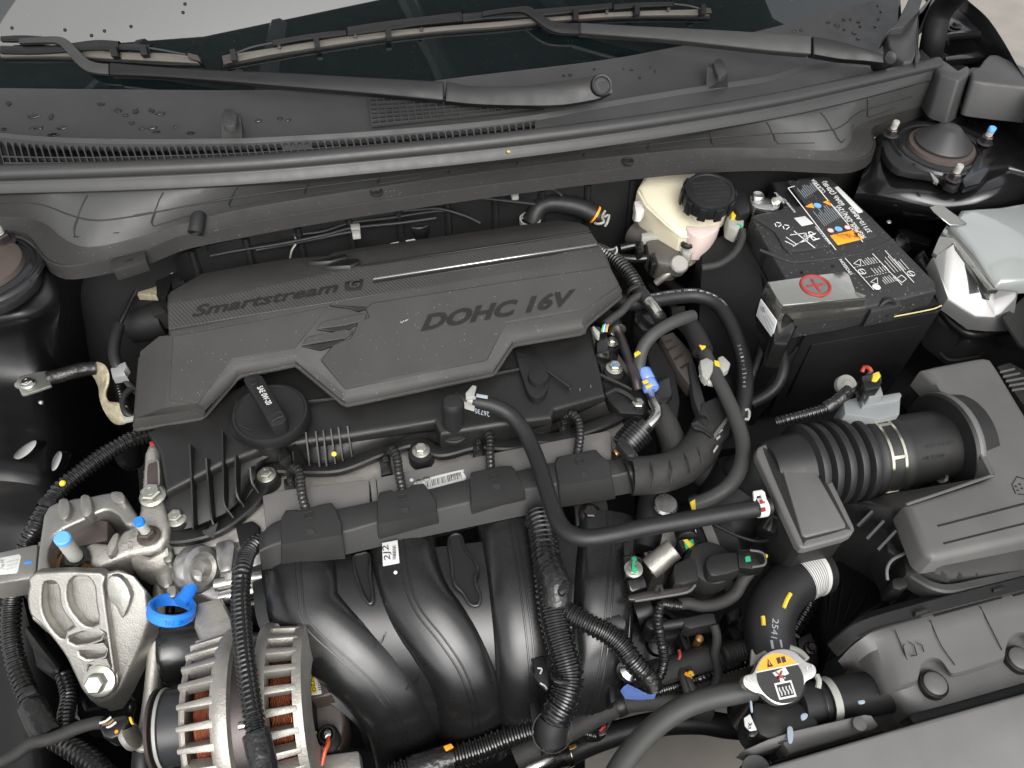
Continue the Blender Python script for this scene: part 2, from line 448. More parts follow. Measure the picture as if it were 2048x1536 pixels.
b.grid(hr); b.grid([[q + hn * .03 for q in r] for r in hr[::-1]])
for a_, c_ in ((0, 1),):
    for e in (0, -1):
        ln = hr[e]; b.add(ln + [q + hn * .03 for q in ln], [(k, k + 1, len(ln) + k + 1, len(ln) + k) for k in range(len(ln) - 1)])
thing('open_hood', 'black underside of the raised hood mirrored in the windshield', 'hood', hinge)
part('panel', b, 'blackp')
b = B()
for x in (-.62, -.2, .22, .62):
    b.hose([hoodpt(x, .1) + hn * .01, hoodpt(x * .95, .5) + hn * .01, hoodpt(x * .9, .95) + hn * .01], .03, 8)
part('inner_rib', b, 'paint')

# ------------------------------------------------------------------ wipers
def strip(top, bot, surf, dep, bev=.002, n=10, seg=3):
    t = cr(pts(top, surf), n); bb = cr(pts(bot, surf), n)
    return B().prism(t + bb[::-1], wsn * -dep, bev, seg)
W1 = Plane(P(1203, 171, .128), WS(218, 137, .03), P(1203, 171, .128) + slope * .1); W2 = Plane(P(1781, 116, .128), WS(1161, 56, .03), P(1781, 116, .128) + slope * .1)
WA = Plane_off(WS, .030); WB = Plane_off(WS, .014); WC = Plane_off(WS, .020)
def blade(spec):
    for nm, tp, bt, sf, dp, mt_, bv in spec: part(nm, strip(tp, bt, sf, dp, bv, 6, 2), mt_)
def wiper_bits(rub, segs, cap1, rivets):
    pass
thing('wiper', 'nearer black wiper with long arm lying across the cowl to its round pivot cap', 'windshield wiper', WA(640, 170), 'windshield wipers')
part('arm', strip('218,124 300,131 420,139 560,144 720,153 888,162', '218,150 300,153 420,161 560,173 720,186 888,202', W1, .014, .003), 'blackp')
part('arm_tip', strip('38,76 80,73 118,73 138,82 160,104 178,120 200,126 217,127', '36,86 80,85 112,86 128,98 150,124 170,140 192,146 217,148', Plane_off(WS, .027), .008, .0025), 'trim')
part('arm_head', strip('894,163 950,172 1040,172 1110,164 1172,154 1200,150 1222,162', '891,202 950,208 1040,211 1120,210 1180,201 1200,196 1226,185', W1, .016, .004), 'blackp')
o = W1(1203, 171, .001); r = 22 * mpx(o)
part('pivot_cap', B().lathe(o - wsn * .02, wsn, [(r, 0), (r, .020), (r * .93, .0225), (r * .78, .0222), (r * .72, .0205), (r * .4, .0205)], 32), 'blackp')
b = B(); b.lathe(o, wsn, [(r * .5, .0), (r * .5, .0012), (r * .42, .0012), (r * .42, 0)], 24, R(30), R(250), caps=False)
part('cap_mark', b, 'trim')
part('blade', strip('0,90 120,96 250,104 330,106 386,112', '0,113 120,112 250,119 330,123 398,127', WB, .008, .001), 'wipe')
bl = CUR
part('rubber_lip', strip('0,112 120,111 250,118 330,122 398,125', '0,117 120,118 250,125 330,130 402,131', Plane_off(WS, .008), .006, .0005), 'rubber')
part('bridge', strip('0,92 60,93 120,89 190,80 235,82 236,82', '0,106 60,107 120,104 190,99 236,102 237,102', WC, .008, .0015), 'blackp')
part('spine', strip('238,88 262,87 298,90 299,90', '238,99 262,99 298,103 299,103', WC, .006, .001), 'blackp')
part('rail', B().hose(pts('299,96 330,101 366,108 372,109', WC), .0014, 8), 'trim')
part('end_cap', strip('374,105 396,110', '376,116 402,124', WC, .01, .001), 'brown')
part('tip_cap', strip('0,72 40,70 84,72', '0,82 40,82 84,76', WC, .006, .001), 'blackp')
for (x, y) in ((231, 106), (290, 104)): part('claw', B().box(WC(x, y), LAT * .004, slope * .006, wsn * .007), 'blackp')
for (x, y) in ((224, 103), (289, 107)): part('rivet', B().lathe(WC(x, y), wsn, [(.0022, 0), (.0022, .003), (.001, .0036)], 10), 'darksteel')

thing('wiper', 'farther black wiper with segmented blade at the top of the picture', 'windshield wiper', WA(1300, 60), 'windshield wipers')
part('arm', strip('1161,44 1240,49 1340,54 1440,59 1540,65 1624,71', '1160,67 1240,73 1340,80 1440,91 1540,102 1624,109', W2, .014, .003), 'trim')
part('arm_tip', strip('966,22 1010,16 1048,12 1062,14 1082,28 1104,41 1130,46 1160,46', '965,32 1010,25 1044,24 1064,34 1090,54 1112,64 1136,67 1160,67', Plane_off(WS, .027), .008, .0025), 'blackp')
part('arm_head', strip('1627,72 1680,82 1730,96 1772,110', '1627,109 1680,118 1730,122 1768,126', W2, .014, .003), 'blackp')
o = W2(1781, 116); r = 14 * mpx(o)
part('pivot_cap', B().lathe(o - wsn * .03, wsn, [(r, 0), (r, .029), (r * .85, .031), (r * .5, .030)], 24), 'blackp')
part('blade', strip('452,110 540,96 640,80 760,63 880,52 1000,42 1120,32 1260,22 1410,18', '452,128 540,110 640,94 760,76 880,62 1000,53 1120,41 1260,32 1420,30', WB, .008, .001), 'wipe')
part('rubber_lip', strip('448,126 540,109 640,93 760,75 880,61 1000,52 1120,40 1260,31 1420,29', '446,134 540,117 640,99 760,81 880,67 1000,58 1120,46 1260,37 1420,37', Plane_off(WS, .008), .006, .0005), 'rubber')
part('bridge', strip('694,54 760,44 840,34 922,24 923,24', '696,70 760,62 840,50 924,42 925,42', WC, .009, .0015), 'blackp')
part('bridge', strip('924,26 980,22 1060,18 1140,12 1225,5', '925,44 980,38 1060,34 1140,26 1225,17', WC, .009, .0015), 'blackp')
part('spine', strip('544,80 600,70 660,62 692,60', '546,91 600,81 660,74 694,70', WC, .007, .001), 'blackp')
part('spine', strip('1228,8 1290,4 1348,3', '1228,19 1290,14 1348,12', WC, .007, .001), 'blackp')
part('rail', B().hose(pts('470,107 505,94 545,86', WC), .0014, 8), 'trim')
part('rail', B().hose(pts('1348,8 1380,12 1402,18', WC), .0014, 8), 'trim')
part('end_cap', strip('443,111 466,106', '447,130 469,123', WC, .01, .001), 'brown')
part('end_cap', strip('1402,14 1422,16', '1404,26 1424,26', WC, .01, .001), 'brown')
for (x, y) in ((634, 87), (777, 68), (1150, 33), (1272, 22), (468, 112), (1404, 21)): part('claw', B().box(WC(x, y), LAT * .0035, slope * .007, wsn * .006), 'blackp')
for (x, y) in ((559, 95), (711, 73), (843, 60), (1213, 25), (1336, 20)): part('rivet', B().lathe(WC(x, y), wsn, [(.0026, 0), (.0026, .004), (.001, .0046)], 10), 'darksteel')

# ------------------------------------------------------------------ cowl
NC = 140
R0 = resample(cr(pts('-60,173,.102 0,176,.102 260,179,.102 520,180,.102 760,173,.102 950,151,.102 1200,121,.102 1340,96,.102 1520,61,.102 1750,0,.102 1800,-14,.102'), 6), NC)
R2 = resample(cr(pts('-60,262,.088 0,268,.088 60,274,.088 150,279,.088 280,281,.088 450,280,.088 540,277,.088 760,264,.088 1024,239,.088 1200,208,.088 1350,183,.088 1435,170,.088 1536,155,.088 1600,136,.088 1660,127,.088 1720,126,.088 1800,133,.088'), 6), NC)
R2b = [q + UP * -.004 + BACK * -.004 for q in R2]
R3 = resample(cr(pts('-60,338,.078 0,336,.078 256,329,.078 512,316,.078 768,295,.078 1024,268,.078 1280,235,.078 1536,194,.078 1700,160,.078 1876,120,.078'), 6), NC)
def lerp_row(a, b, t, dz=0): return [p.lerp(q, t) + UP * dz for p, q in zip(a, b)]
thing('cowl_panel', 'dark grey plastic cowl panel with vents and water droplets below the windshield', 'cowl panel', P(900, 220, .08))
rows = [R0, lerp_row(R0, R2, .06, -.003), lerp_row(R0, R2, .35, -.009), lerp_row(R0, R2, .7, -.010), lerp_row(R0, R2, .94, -.006), lerp_row(R0, R2, .985, .001), R2, R2b]
part('upper_panel', B().grid(rows), 'cowl')
kx = min(range(NC), key=lambda k: abs((R2[k] - P(1074, 232, .088)).dot(LAT)))
# row of arched slots
def at(row, x):
    i = max(0, min(len(row) - 2, int(x))); return row[i].lerp(row[i + 1], x - i)
def px_of(p):
    d = p - CAM; z = d.dot(fw); return 1024 + F * d.dot(rt) / z
PX2, PX3 = [px_of(p) for p in R2b], [px_of(p) for p in R3]
def atx(row, px_, x):
    k = 0
    while k < len(row) - 2 and px_[k + 1] < x: k += 1
    return row[k].lerp(row[k + 1], (x - px_[k]) / (px_[k + 1] - px_[k]))
xs_ = [1070 + (1872 - 1070) * k / 70 for k in range(71)]
lr = [[atx(R2b, PX2, x) for x in xs_], [atx(R2b, PX2, x).lerp(atx(R3, PX3, x), .5) + UP * .001 for x in xs_], [atx(R3, PX3, x) for x in xs_]]
part('lower_panel', B().grid(lr), 'cowl')
xs_ = [-55 + (1074 + 55) * k / 90 for k in range(91)]
t2, t3 = [atx(R2b, PX2, x) for x in xs_], [atx(R3, PX3, x) for x in xs_]
part('vent_trough', B().grid([[q - UP * .004 for q in t2], [q - UP * .035 for q in t2], [q - UP * .035 for q in t3], t3]), 'dark')
b = B(); nsl = 76
for k in range(nsl):
    a, c = -6 + 1080 * k / nsl, -6 + 1080 * (k + 1) / nsl
    def cell(u, v):
        x = a + (c - a) * u; ln = 16 - 14 * max(0, min(1, x / 1070))
        return atx(R2b, PX2, x).lerp(atx(R3, PX3, x + ln), v) + UP * .001
    two = k < 48; e = .80 if k > 55 else (.62 if two else .70)
    arch = [(.10, e)] + [(.5 - .40 * math.cos(t * math.pi / 6), .10 + .26 * (1 - math.sin(t * math.pi / 6))) for t in range(7)] + [(.90, e)]
    blind = 40 <= k <= 43
    topv = [cell(u, -.02) for u, v in arch]; av = [cell(u, v) for u, v in arch]
    n_ = len(arch); b.add(topv + av, [(i, i + 1, n_ + i + 1, n_ + i) for i in range(n_ - 1)])
    b.add(av + [q - UP * .006 for q in av], [(i, i + 1, n_ + i + 1, n_ + i) for i in range(n_ - 1)])
    for (u0_, u1_) in ((-.02, .10), (.90, 1.02)):
        q = [cell(u0_, 0), cell(u1_, 0), cell(u1_, 1), cell(u0_, 1)]; b.add(q + [p - UP * .008 for p in q], [(0, 1, 2, 3), (0, 3, 7, 4), (1, 2, 6, 5)])
    for vv in ((e, .84) if k < 22 else (e,)):
        q = [cell(.08, vv), cell(.92, vv), cell(.92, vv + .055), cell(.08, vv + .055)]; b.add(q + [p - UP * .006 for p in q], [(0, 1, 2, 3), (0, 1, 5, 4)])
    if not two:
        q = [cell(0, e + .05), cell(1, e + .05), cell(1, 1), cell(0, 1)]; b.add(q, [(0, 1, 2, 3)])
    if blind:
        q = [cell(.1, .1) - UP * .002, cell(.9, .1) - UP * .002, cell(.9, e) - UP * .001, cell(.1, e) - UP * .001]; b.add(q, [(0, 1, 2, 3)])
part('vent_grille', b, 'cowl', smooth=20)
def cowl_at(px, py):
    """the point of the upper panel seen at a pixel"""
    d = ray(px, py); best = None
    for i in range(len(rows) - 2):
        for k in range(NC - 1):
            for tri in ((rows[i][k], rows[i][k + 1], rows[i + 1][k + 1]), (rows[i][k], rows[i + 1][k + 1], rows[i + 1][k])):
                n_ = (tri[1] - tri[0]).cross(tri[2] - tri[0]); dn = d.dot(n_)
                if abs(dn) < 1e-12: continue
                t = (tri[0] - CAM).dot(n_) / dn; q = CAM + d * t; ok = True
                for a, c in ((0, 1), (1, 2), (2, 0)):
                    if (tri[c] - tri[a]).cross(q - tri[a]).dot(n_) < -1e-12: ok = False
                if ok and (best is None or t < best[0]): best = (t, q, n_.normalized())
    return best
# second grille, under the wiper
MGP = Plane(*[cowl_at(*q)[1] for q in ((738, 208), (1080, 200), (745, 258))])
MGC = pts('738,208 1080,200 745,262 1086,226', Plane_off(MGP, -.004))
def mg(u, v):
    t, q = MGC[:2], MGC[2:]
    return t[0].lerp(t[1], u).lerp(q[0].lerp(q[1], u), v)
cp = lambda u, v, d: mg(u, v) + UP * d
part('mesh_recess', B().add([cp(0, 0, .0055), cp(1, 0, .0055), cp(1, 1, .0055), cp(0, 1, .0055)], [(0, 1, 2, 3)]), 'dark')
b = B()
for k in range(25):
    u = k / 24; b.prism([cp(u, 0, .009), cp(u + .008, 0, .009), cp(u + .008, 1, .009), cp(u, 1, .009)], .003, 0)
for k in range(7):
    v = k / 6; b.prism([cp(0, v - .03, .0092), cp(1, v - .03, .0092), cp(1, v + .03, .0092), cp(0, v + .03, .0092)], .003, 0)
part('mesh_grille', b, 'cowl', smooth=0)
cowl_part = CUR
# hood rest bumpers moulded on the cowl
thing('hood_bumper', 'small moulded hood rest block beside the vent row, under the long wiper arm', 'bumper block', P(464, 262, .085), 'hood rest blocks on the cowl')
part('pedestal', B().rings([pts('444,280 485,280 487,258 443,258', .082), pts('443,238 482,238 482,226 442,227', .106)]), 'cowl')
part('pad', B().prism(cr(pts('446,250 470,250 473,226 464,217 450,218 444,226', .112), 3, True), .008, .002), 'cowl')
thing('hood_bumper', 'small moulded hood rest block on the cowl between the two wiper pivots', 'bumper block', P(1440, 170, .085), 'hood rest blocks on the cowl')
part('pedestal', B().rings([pts('1412,180 1456,175 1455,150 1418,152', .084), pts('1414,133 1455,150 1455,136 1418,126', .106)]), 'cowl')
part('pad', B().prism(cr(pts('1427,122 1446,118 1455,140 1450,149 1436,151', .112), 3, True), .008, .002), 'cowl')
# water on the cowl
def splash(px, py, rx, ry):
    h = cowl_at(px, py)
    if not h: return
    q, n_ = h[1], h[2]; n_ = n_ if n_.z > 0 else -n_
    s = mpx(q); N = 14; out = []
    x = LAT; y = n_.cross(x)
    ph = [rng.uniform(.55, 1.25) for _ in range(N)]
    b.prism([q + n_ * .0014 + (x * (rx * s * ph[k] * math.cos(2 * math.pi * k / N)) + y * (ry * 1.1 * s * ph[(k * 5) % N] * math.sin(2 * math.pi * k / N))) for k in range(N)], n_ * -.0012, .0005, 1)
b = B()
for x, y, rx, ry in ((17, 207, 6, 6), (69, 233, 12, 5), (102, 234, 6, 9), (66, 257, 7, 5), (80, 256, 7, 5), (123, 256, 11, 6), (108, 270, 12, 5), (201, 209, 8, 4), (237, 222, 8, 6), (251, 231, 8, 5), (271, 223, 7, 6), (304, 222, 6, 5), (322, 228, 11, 5), (263, 247, 6, 4), (286, 257, 8, 4), (305, 255, 9, 5), (314, 265, 8, 4), (352, 254, 6, 4), (382, 267, 9, 6), (8, 259, 6, 5),
                   (517, 242, 7, 4), (560, 237, 6, 4), (577, 241, 6, 4), (1128, 152, 3, 3), (1140, 151, 4, 3), (1188, 139, 3, 2), (1247, 139, 3, 2), (1263, 140, 4, 2), (1279, 156, 3, 3), (1300, 135, 3, 2), (1311, 144, 4, 3),
                   (1588, 62, 5, 3), (1602, 61, 4, 3), (1656, 45, 6, 3), (1673, 51, 7, 4), (1687, 40, 3, 4), (1701, 39, 3, 3), (1717, 44, 4, 4), (1688, 60, 3, 3), (1708, 66, 4, 5), (1720, 53, 3, 3), (1716, 78, 3, 4), (1757, 39, 2, 3), (1750, 54, 3, 3), (1755, 12, 2, 3), (1762, 24, 2, 3)):
    splash(x, y, rx, ry)
o = solo('water_droplets', 'dark water droplets scattered over the grey cowl panel', 'water droplets', b, 'drop', kind='stuff')
# drops on the glass
b = B()
for x, y in ((24, 56), (130, 60), (183, 71), (209, 62), (370, 8), (366, 25), (262, 53)):
    q = WS(x, y); s = mpx(q); b.lathe(q - wsn * .0005, wsn, [(4 * s, 0), (3.2 * s, .001), (1.5 * s, .0018)], 10)
solo('glass_droplets', 'few clear water drops on the upper windshield', 'water droplets', b, 'drop', kind='stuff')

# ------------------------------------------------------------------ seal and trim
thing('hood_seal', 'long black rubber weatherstrip running the full width along the cowl edge', 'rubber seal', P(900, 300, .09))
sp = cr(pts('-60,350,.1 0,348,.1 256,340,.1 512,328,.1 768,306,.1 1024,280,.1 1280,247,.1 1536,205,.1 1700,170,.1 1874,129,.1'), 14)
part('bulb', B().sweep(sp, lambda i, t: [(.0105 * math.cos(a) * (1.0 if math.sin(a) > 0 else .95), .0105 * math.sin(a)) for a in [2 * math.pi * k / 18 for k in range(18)]], UP), 'seal')
part('groove_lip', B().hose(pts('-60,368,.096 0,366,.096 256,357,.096 512,344,.096 768,322,.096 1024,296,.096 1280,262,.096 1536,219,.096 1700,183,.096 1868,142,.096'), .0032, 10), 'seal')
ra = resample(cr(pts('-60,366,.097 0,364,.097 256,355,.097 512,342,.097 768,320,.097 1024,294,.097 1280,260,.097 1536,217,.097 1700,181,.097 1866,142,.097'), 8), 80)
rb = resample(cr(pts('-60,389,.088 0,387,.088 256,380,.088 512,367,.088 768,344,.088 1024,317,.088 1280,282,.088 1536,239,.088 1700,203,.088 1862,160,.088'), 8), 80)
part('carrier', B().grid([[q + UP * -.004 + BACK * .006 for q in ra], ra, lerp_row(ra, rb, .2, .003), lerp_row(ra, rb, .8, .003), rb, [q - UP * .012 + BACK * .01 for q in rb]]), 'seal')
o = P(1017, 303, .0975); part('paint_dot', B().lathe(o, UP, [(.0022, 0), (.0018, .0006), (.0004, .0008)], 12), 'yellow')

thing('firewall_trim', 'grey moulded plastic cowl trim with seam lines below the rubber seal', 'trim panel', P(900, 380, .03))
rA = resample(cr(pts('-60,390,.084 0,388,.084 256,381,.084 512,368,.084 768,345,.084 1024,318,.084 1280,283,.084 1536,240,.084 1700,204,.084 1862,161,.084 1900,150,.084'), 8), NC)
rC = resample(cr(pts('-60,432,.045 0,434,.045 60,437,.045 95,450,.045 118,470,.045 150,489,.045 180,494,.045 230,486,.045 300,467,.045 380,443,.045 512,413,.045 770,372,.045 1024,336,.045 1250,311,.045 1400,297,.045 1536,296,.045 1640,301,.045 1685,297,.045 1702,280,.045 1706,262,.045 1722,248,.045 1760,235,.045 1850,210,.045 1900,196,.045'), 8), NC)
rD = resample(cr(pts('-60,466,.036 0,464,.036 40,467,.036 62,480,.036 82,510,.036 105,528,.036 140,533,.036 215,520,.036 290,502,.036 330,486,.036 370,472,.036 470,452,.036 600,428,.036 770,401,.036 1024,365,.036 1250,337,.036 1400,323,.036 1536,318,.036 1640,322,.036 1700,323,.036 1738,310,.036 1752,290,.036 1747,264,.036 1765,247,.036 1870,217,.036 1945,200,.036'), 8), NC)
rE = [q + UP * -.016 + BACK * -.004 for q in rD]
part('face', B().grid([[q + UP * .004 + BACK * .01 for q in rA], rA, lerp_row(rA, rC, .3, .004), lerp_row(rA, rC, .7, .004), lerp_row(rA, rC, .94, .001), rC]), 'trim')
part('flange', B().grid([rC, lerp_row(rC, rD, .1, -.001), lerp_row(rC, rD, .9, -.001), lerp_row(rC, rD, .97, .001), rD, lerp_row(rD, rE, .1), rE, [q + BACK * .02 for q in rE]]), 'flange')
def face_at(x, v): return at(rA, x).lerp(at(rC, x), v) + UP * (.0045 * min(1, 4 * v * (1 - v) * 1.2)) - BACK * .0004
b = B(); gl = 8.2
b.tube([face_at(k * .5, .58 - .10 * math.exp(-((k * .5 - 6) / 5) ** 2)) for k in range(6, 258)], .0008, 6)
for x in range(14, 126, 9):
    b.tube([face_at(x + .6 * v, v) for v in [i / 10 for i in range(1, 9)]], .0006, 6)
    q = [face_at(x + .5, .6), face_at(x + .62, .8), face_at(x + .9, .87), face_at(x + 1.4, .88), face_at(x + 6, .84)]
    b.tube(cr(q, 5), .0006, 6)
    b.tube([face_at(x + 7 + k * .4, .575) for k in range(6)], .0012, 6)
part('seam_line', b, 'flange')
b = B()
for x, y in ((753, 385), (1256, 323)): o = P(x, y, .0415); b.lathe(o, UP, [(.008, 0), (.008, .0012), (.006, .002), (.0055, .0005), (.002, .0006)], 24)
part('push_clip', b, 'flange')
plate('slotted_tab', '219,521 222,518 284,501 290,504 293,522 232,541 226,541', .041, .014, 'flange', .002)
part('tab_slot', B().prism(pts('247,523 250,520 264,516 267,518 264,522 250,526', .0415), .003, .0005), 'dark')
thing('drain_tube', 'short black rubber drain tube poking down from the trim edge', 'drain tube', P(395, 450, .04))
part('tube', B().tube([P(398, 425, .05), P(396, 440, .048), P(391, 466, .04)], .0085, 18, caps=False), 'rubber')
part('tube_rim', B().lathe(P(391, 466, .04), P(391, 466, .04) - P(396, 440, .048), [(.0085, -.002), (.0088, .0005), (.0066, .0005), (.0066, -.012)], 18, caps=False), 'rubber')
part('core', B().hose([P(391, 466, .034), P(402, 478, .02), P(410, 500, .0)], .0045, 10), 'rubber')
# ------------------------------------------------------------------ car body round the bay
def sgrid(rows, n=6):
    r = [cr(pts(q), n) if isinstance(q, str) else cr(q, n) for q in rows]
    cols = [cr([r[i][k] for i in range(len(r))], n) for k in range(len(r[0]))]
    return [[c[i] for c in cols] for i in range(len(cols[0]))]
def stud(px, py, z, rp, h, nut='darksteel', pin='lightp', tip=None, par=None, ax=None, nf=1.5):
    o = P(px, py, z); r = rp * mpx(o); a = (ax or UP).normalized()
    part('nut', hexhead(o, a, r * 1.35, 1.4, r * 1.5), nut, par)
    q = part('stud', B().conduit([o, o + a * h * .5, o + a * h], r * .82, r * .35, .12, 14), pin, par)
    part('stud_tip', B().lathe(o + a * h, a, [(r * .84, -r * .6), (r * .84, r * .1), (r * .7, r * .3), (r * .2, r * .3)], 16), tip or pin, q)
thing('car_body', 'glossy black painted bodywork and inner fenders around the engine bay', 'car body', P(900, 600, -.4))
part('inner_fender', B().grid(sgrid([
    '1730,325,.0 1762,262,.02 1850,228,.03 1950,205,.03 2090,180,.032',
    '1726,345,.0 1768,300,.02 1870,290,.022 1975,272,.028 2090,250,.036',
    '1716,375,-.01 1790,345,.015 1885,350,.02 1985,325,.03 2090,295,.042',
    '1706,402,-.03 1785,390,.004 1890,392,.014 1990,372,.032 2090,335,.036',
    '1700,428,-.07 1775,425,-.03 1890,432,-.01 1985,418,.004 2090,388,.01',
    '1690,470,-.14 1770,470,-.11 1890,468,-.08 1985,455,-.07 2090,430,-.06',
    '1680,560,-.30 1770,570,-.28 1890,560,-.26 1985,540,-.25 2090,520,-.24',
    '1680,800,-.45 1770,800,-.42 1890,800,-.40 1985,800,-.38 2090,800,-.36'])), 'paint')
part('inner_fender', B().grid(sgrid([
    '-60,455,.024 60,480,.02 100,520,.015 150,540,.0 270,540,-.06',
    '-60,540,.024 60,550,.02 110,570,.01 140,595,-.03 250,620,-.2',
    '-60,600,.02 60,600,.012 115,615,-.01 135,655,-.06 250,700,-.3',
    '-60,655,.0 50,640,.0 100,645,-.03 130,700,-.1 250,780,-.35',
    '-60,690,-.06 40,676,-.05 90,690,-.08 130,760,-.15 250,860,-.38',
    '-60,770,-.09 40,765,-.1 100,790,-.12 165,860,-.2 270,900,-.38',
    '-60,870,-.09 40,870,-.10 110,885,-.12 175,950,-.2 280,1000,-.38',
    '-60,960,-.09 40,965,-.10 110,985,-.13 175,1040,-.22 280,1100,-.38',
    '-60,1050,-.2 50,1060,-.2 120,1070,-.22 180,1100,-.3 290,1150,-.42',
    '-60,1290,-.24 50,1290,-.24 120,1290,-.27 180,1300,-.33 290,1350,-.44',
    '-60,1620,-.28 50,1620,-.28 120,1620,-.30 180,1620,-.36 290,1620,-.45'])), 'paintd')
top = [q + BACK * .02 for q in resample(cr(pts('-60,450,.02 140,520,.02 400,460,.02 770,395,.02 1250,330,.02 1740,310,.02 1900,215,.02'), 6), 40)]
part('firewall', B().grid([top, [q - UP * .06 - BACK * .01 for q in top], [q - UP * .2 - BACK * .02 for q in top], [q - UP * .6 - BACK * .05 for q in top]]), 'dark')
def floor(s, z):
    p = pts(s, z); return B().prism(p, .01, 0)
part('underbody', floor('-80,500 1230,420 1230,1440 1170,1460 1170,1700 -80,1700', -.50), 'dark')
part('underbody', floor('1230,420 2200,300 2200,1390 1560,1420 1500,1400 1232,1420', -.505), 'dark')
part('underbody', floor('1560,1420 2200,1390 2200,1700 1480,1700 1540,1500', -.503), 'dark')
fwl = pts('-500,1760 500,1800 1100,1800 1500,1760 2000,1700 2700,1500', -.09)
part('front_end', B().grid([fwl, [q - UP * .25 for q in fwl], [q - UP * .52 + BACK * .05 for q in fwl]]), 'paint')
# fender at the far corner
fo = cr(pts('1890,-40,.12 1935,0,.12 1975,36,.118 2008,84,.112 2040,140,.105 2100,230,.10 2240,430,.09 2330,700,.07 2350,1000,.04 2310,1300,.0'), 8)
fi = cr(pts('1820,-40,.07 1850,0,.07 1862,50,.065 1880,100,.06 1960,140,.055 2060,215,.045 2170,400,.03 2230,700,.01 2250,1000,-.01 2200,1300,-.04'), 8)
fe = [q - UP * .45 + LAT * .04 for q in fo]
part('fender', B().grid([fe, [q - UP * .05 + LAT * .01 for q in fo], [q - UP * .006 + LAT * .002 for q in fo], fo, lerp_row(fo, fi, .08), [p - UP * .004 for p in lerp_row(fo, fi, .1)], lerp_row(fo, fi, .6, -.02), fi]), 'paint')
h = plate('hinge_plate', '1893,36 1916,16 1930,14 1987,58 1985,62 1950,64 1912,66 1896,58', .1, .006, 'paint', .002)
bolt(1911, 52, .102, 8, 'darksteel', h)
part('hinge_bracket', B().hose(pts('1888,84,.09 1895,74,.095 1940,70,.095 1968,74,.095 1984,92,.09 1975,102,.085'), .006, 8), 'paint')
plate('hinge_bracket', '1890,112 1940,104 1976,94 1990,98 1995,108 1940,116 1892,120', .085, .01, 'paint', .002)
part('hinge_arm', B().hose(pts('1858,125,.06 1866,80,.10 1878,30,.13 1905,-5,.16 1940,-40,.2'), .017, 12), 'dark')
# drain dimples
b = B()
for x, y in ((1903, 237), (1945, 242), (1998, 222), (1990, 305)): b.lathe(P(x, y, .033), UP, [(.006, 0), (.005, .001), (.003, .0002), (.0005, 0)], 16)
part('embossed_dimple', b, 'paint')
plate('reinforcement', '1962,300 1984,292 2010,300 2080,330 2080,352 2020,334 1985,340 1962,366 1930,374 1924,360', .042, .01, 'paint', .004)
plate('seam_flange', '2016,195 2060,240 2060,250 2022,215 2005,200', .040, .004, 'dark', .001)
# A pillar trim
thing('pillar_trim', 'grey brown plastic corner trim at the foot of the windshield pillar', 'corner trim', P(1800, 100, .1))
f1 = pts('1768,72,.118 1772,62,.122 1795,42,.128 1812,10,.134 1822,-12,.138 1848,-12,.138 1838,22,.13 1810,52,.128 1782,58,.124')
part('upper_face', B().prism(f1, .02, .003, 3), 'cowl')
part('lower_face', B().prism(pts('1773,66 1784,60 1810,54 1838,26 1836,60 1832,108 1826,122 1810,124 1790,112 1778,92', .116), .016, .003, 3), 'cowl')
part('edge_strip', B().prism(pts('1839,18 1866,-12 1884,-12 1850,22 1842,30 1838,92 1842,112 1836,126 1830,122 1834,60', .116), .05, .003), 'trim')
plate('lower_wedge', '1842,96 1862,116 1846,118 1838,128 1838,110', .105, .02, 'dark', .002)
# end block of the seal
thing('seal_end_block', 'black moulded plastic block where the rubber seal ends at the fender', 'end block', P(1930, 180, .06))
dv = UP * -.058 - BACK * .016
part('inner_block', B().prism(pts('1864,124 1884,117 1900,127 1916,139 1934,128 1941,136 1938,148 1918,160 1880,146', .103), dv, .004, 3), 'cowl')
part('outer_block', B().prism(pts('1943,140 1958,132 1968,118 1978,108 1996,108 2030,124 2090,150 2090,176 2010,168 1960,162 1942,158', .103), dv * .8, .005, 3), 'cowl')
part('saddle', B().prism(pts('1936,138 1944,134 1960,134 1956,150 1938,152', .097), dv * .6, .002), 'blackp')
part('foot', B().prism(pts('1888,204 1892,198 1930,192 1950,200 1950,206 1890,222', .04), .006, .001), 'blackp')
o = P(1935, 194, .045); part('push_clip', B().lathe(o, UP, [(.009, 0), (.009, .002), (.006, .003), (.0055, .001), (.001, .001)], 20), 'blackp')
# strut mounts
def strut(px, py, z, lab, ring, dome=True):
    thing('strut_mount', lab, 'strut mount', P(px, py, z), 'strut mounts')
    o = P(px, py, z)
    part('mount_plate', B().prism(cr(pts(ring, z + .006), 3, True), .010, .003), 'blackp')
    part('seat_ring', B().lathe(o + UP * .006, UP, [(.068, 0), (.066, .003), (.060, .0035), (.056, .001), (.053, .003), (.05, .003), (.048, -.002)], 48, caps=False), 'paint')
    part('well', B().lathe(o + UP * .006, UP, [(.05, .0012), (.047, -.001), (.03, -.0015)], 40), 'dark')
    part('bearing', B().lathe(o + UP * .006, UP, [(.046, 0), (.044, .007), (.040, .0085)], 40), 'brown')
    if dome:
        part('dust_cap', B().lathe(o + UP * .014, UP, [(.038, 0), (.0385, .004), (.036, .0065), (.027, .013), (.015, .024), (.010, .0265), (.004, .027)], 40), 'seal')
strut(1876, 305, .03, 'strut mount with grey domed dust cap and three studs beside the battery', '1768,282 1778,262 1800,252 1880,238 1950,262 1984,280 1972,304 1944,330 1930,360 1914,374 1892,366 1880,352 1800,338 1772,310')
stud(1781, 270, .04, 8, .020); stud(1969, 285, .042, 8.5, .022, tip='bluel'); stud(1906, 358, .04, 8.5, .020)
plate('clip', '1858,342 1866,343 1878,362 1876,366 1868,362', .044, .004, 'film', .0005)
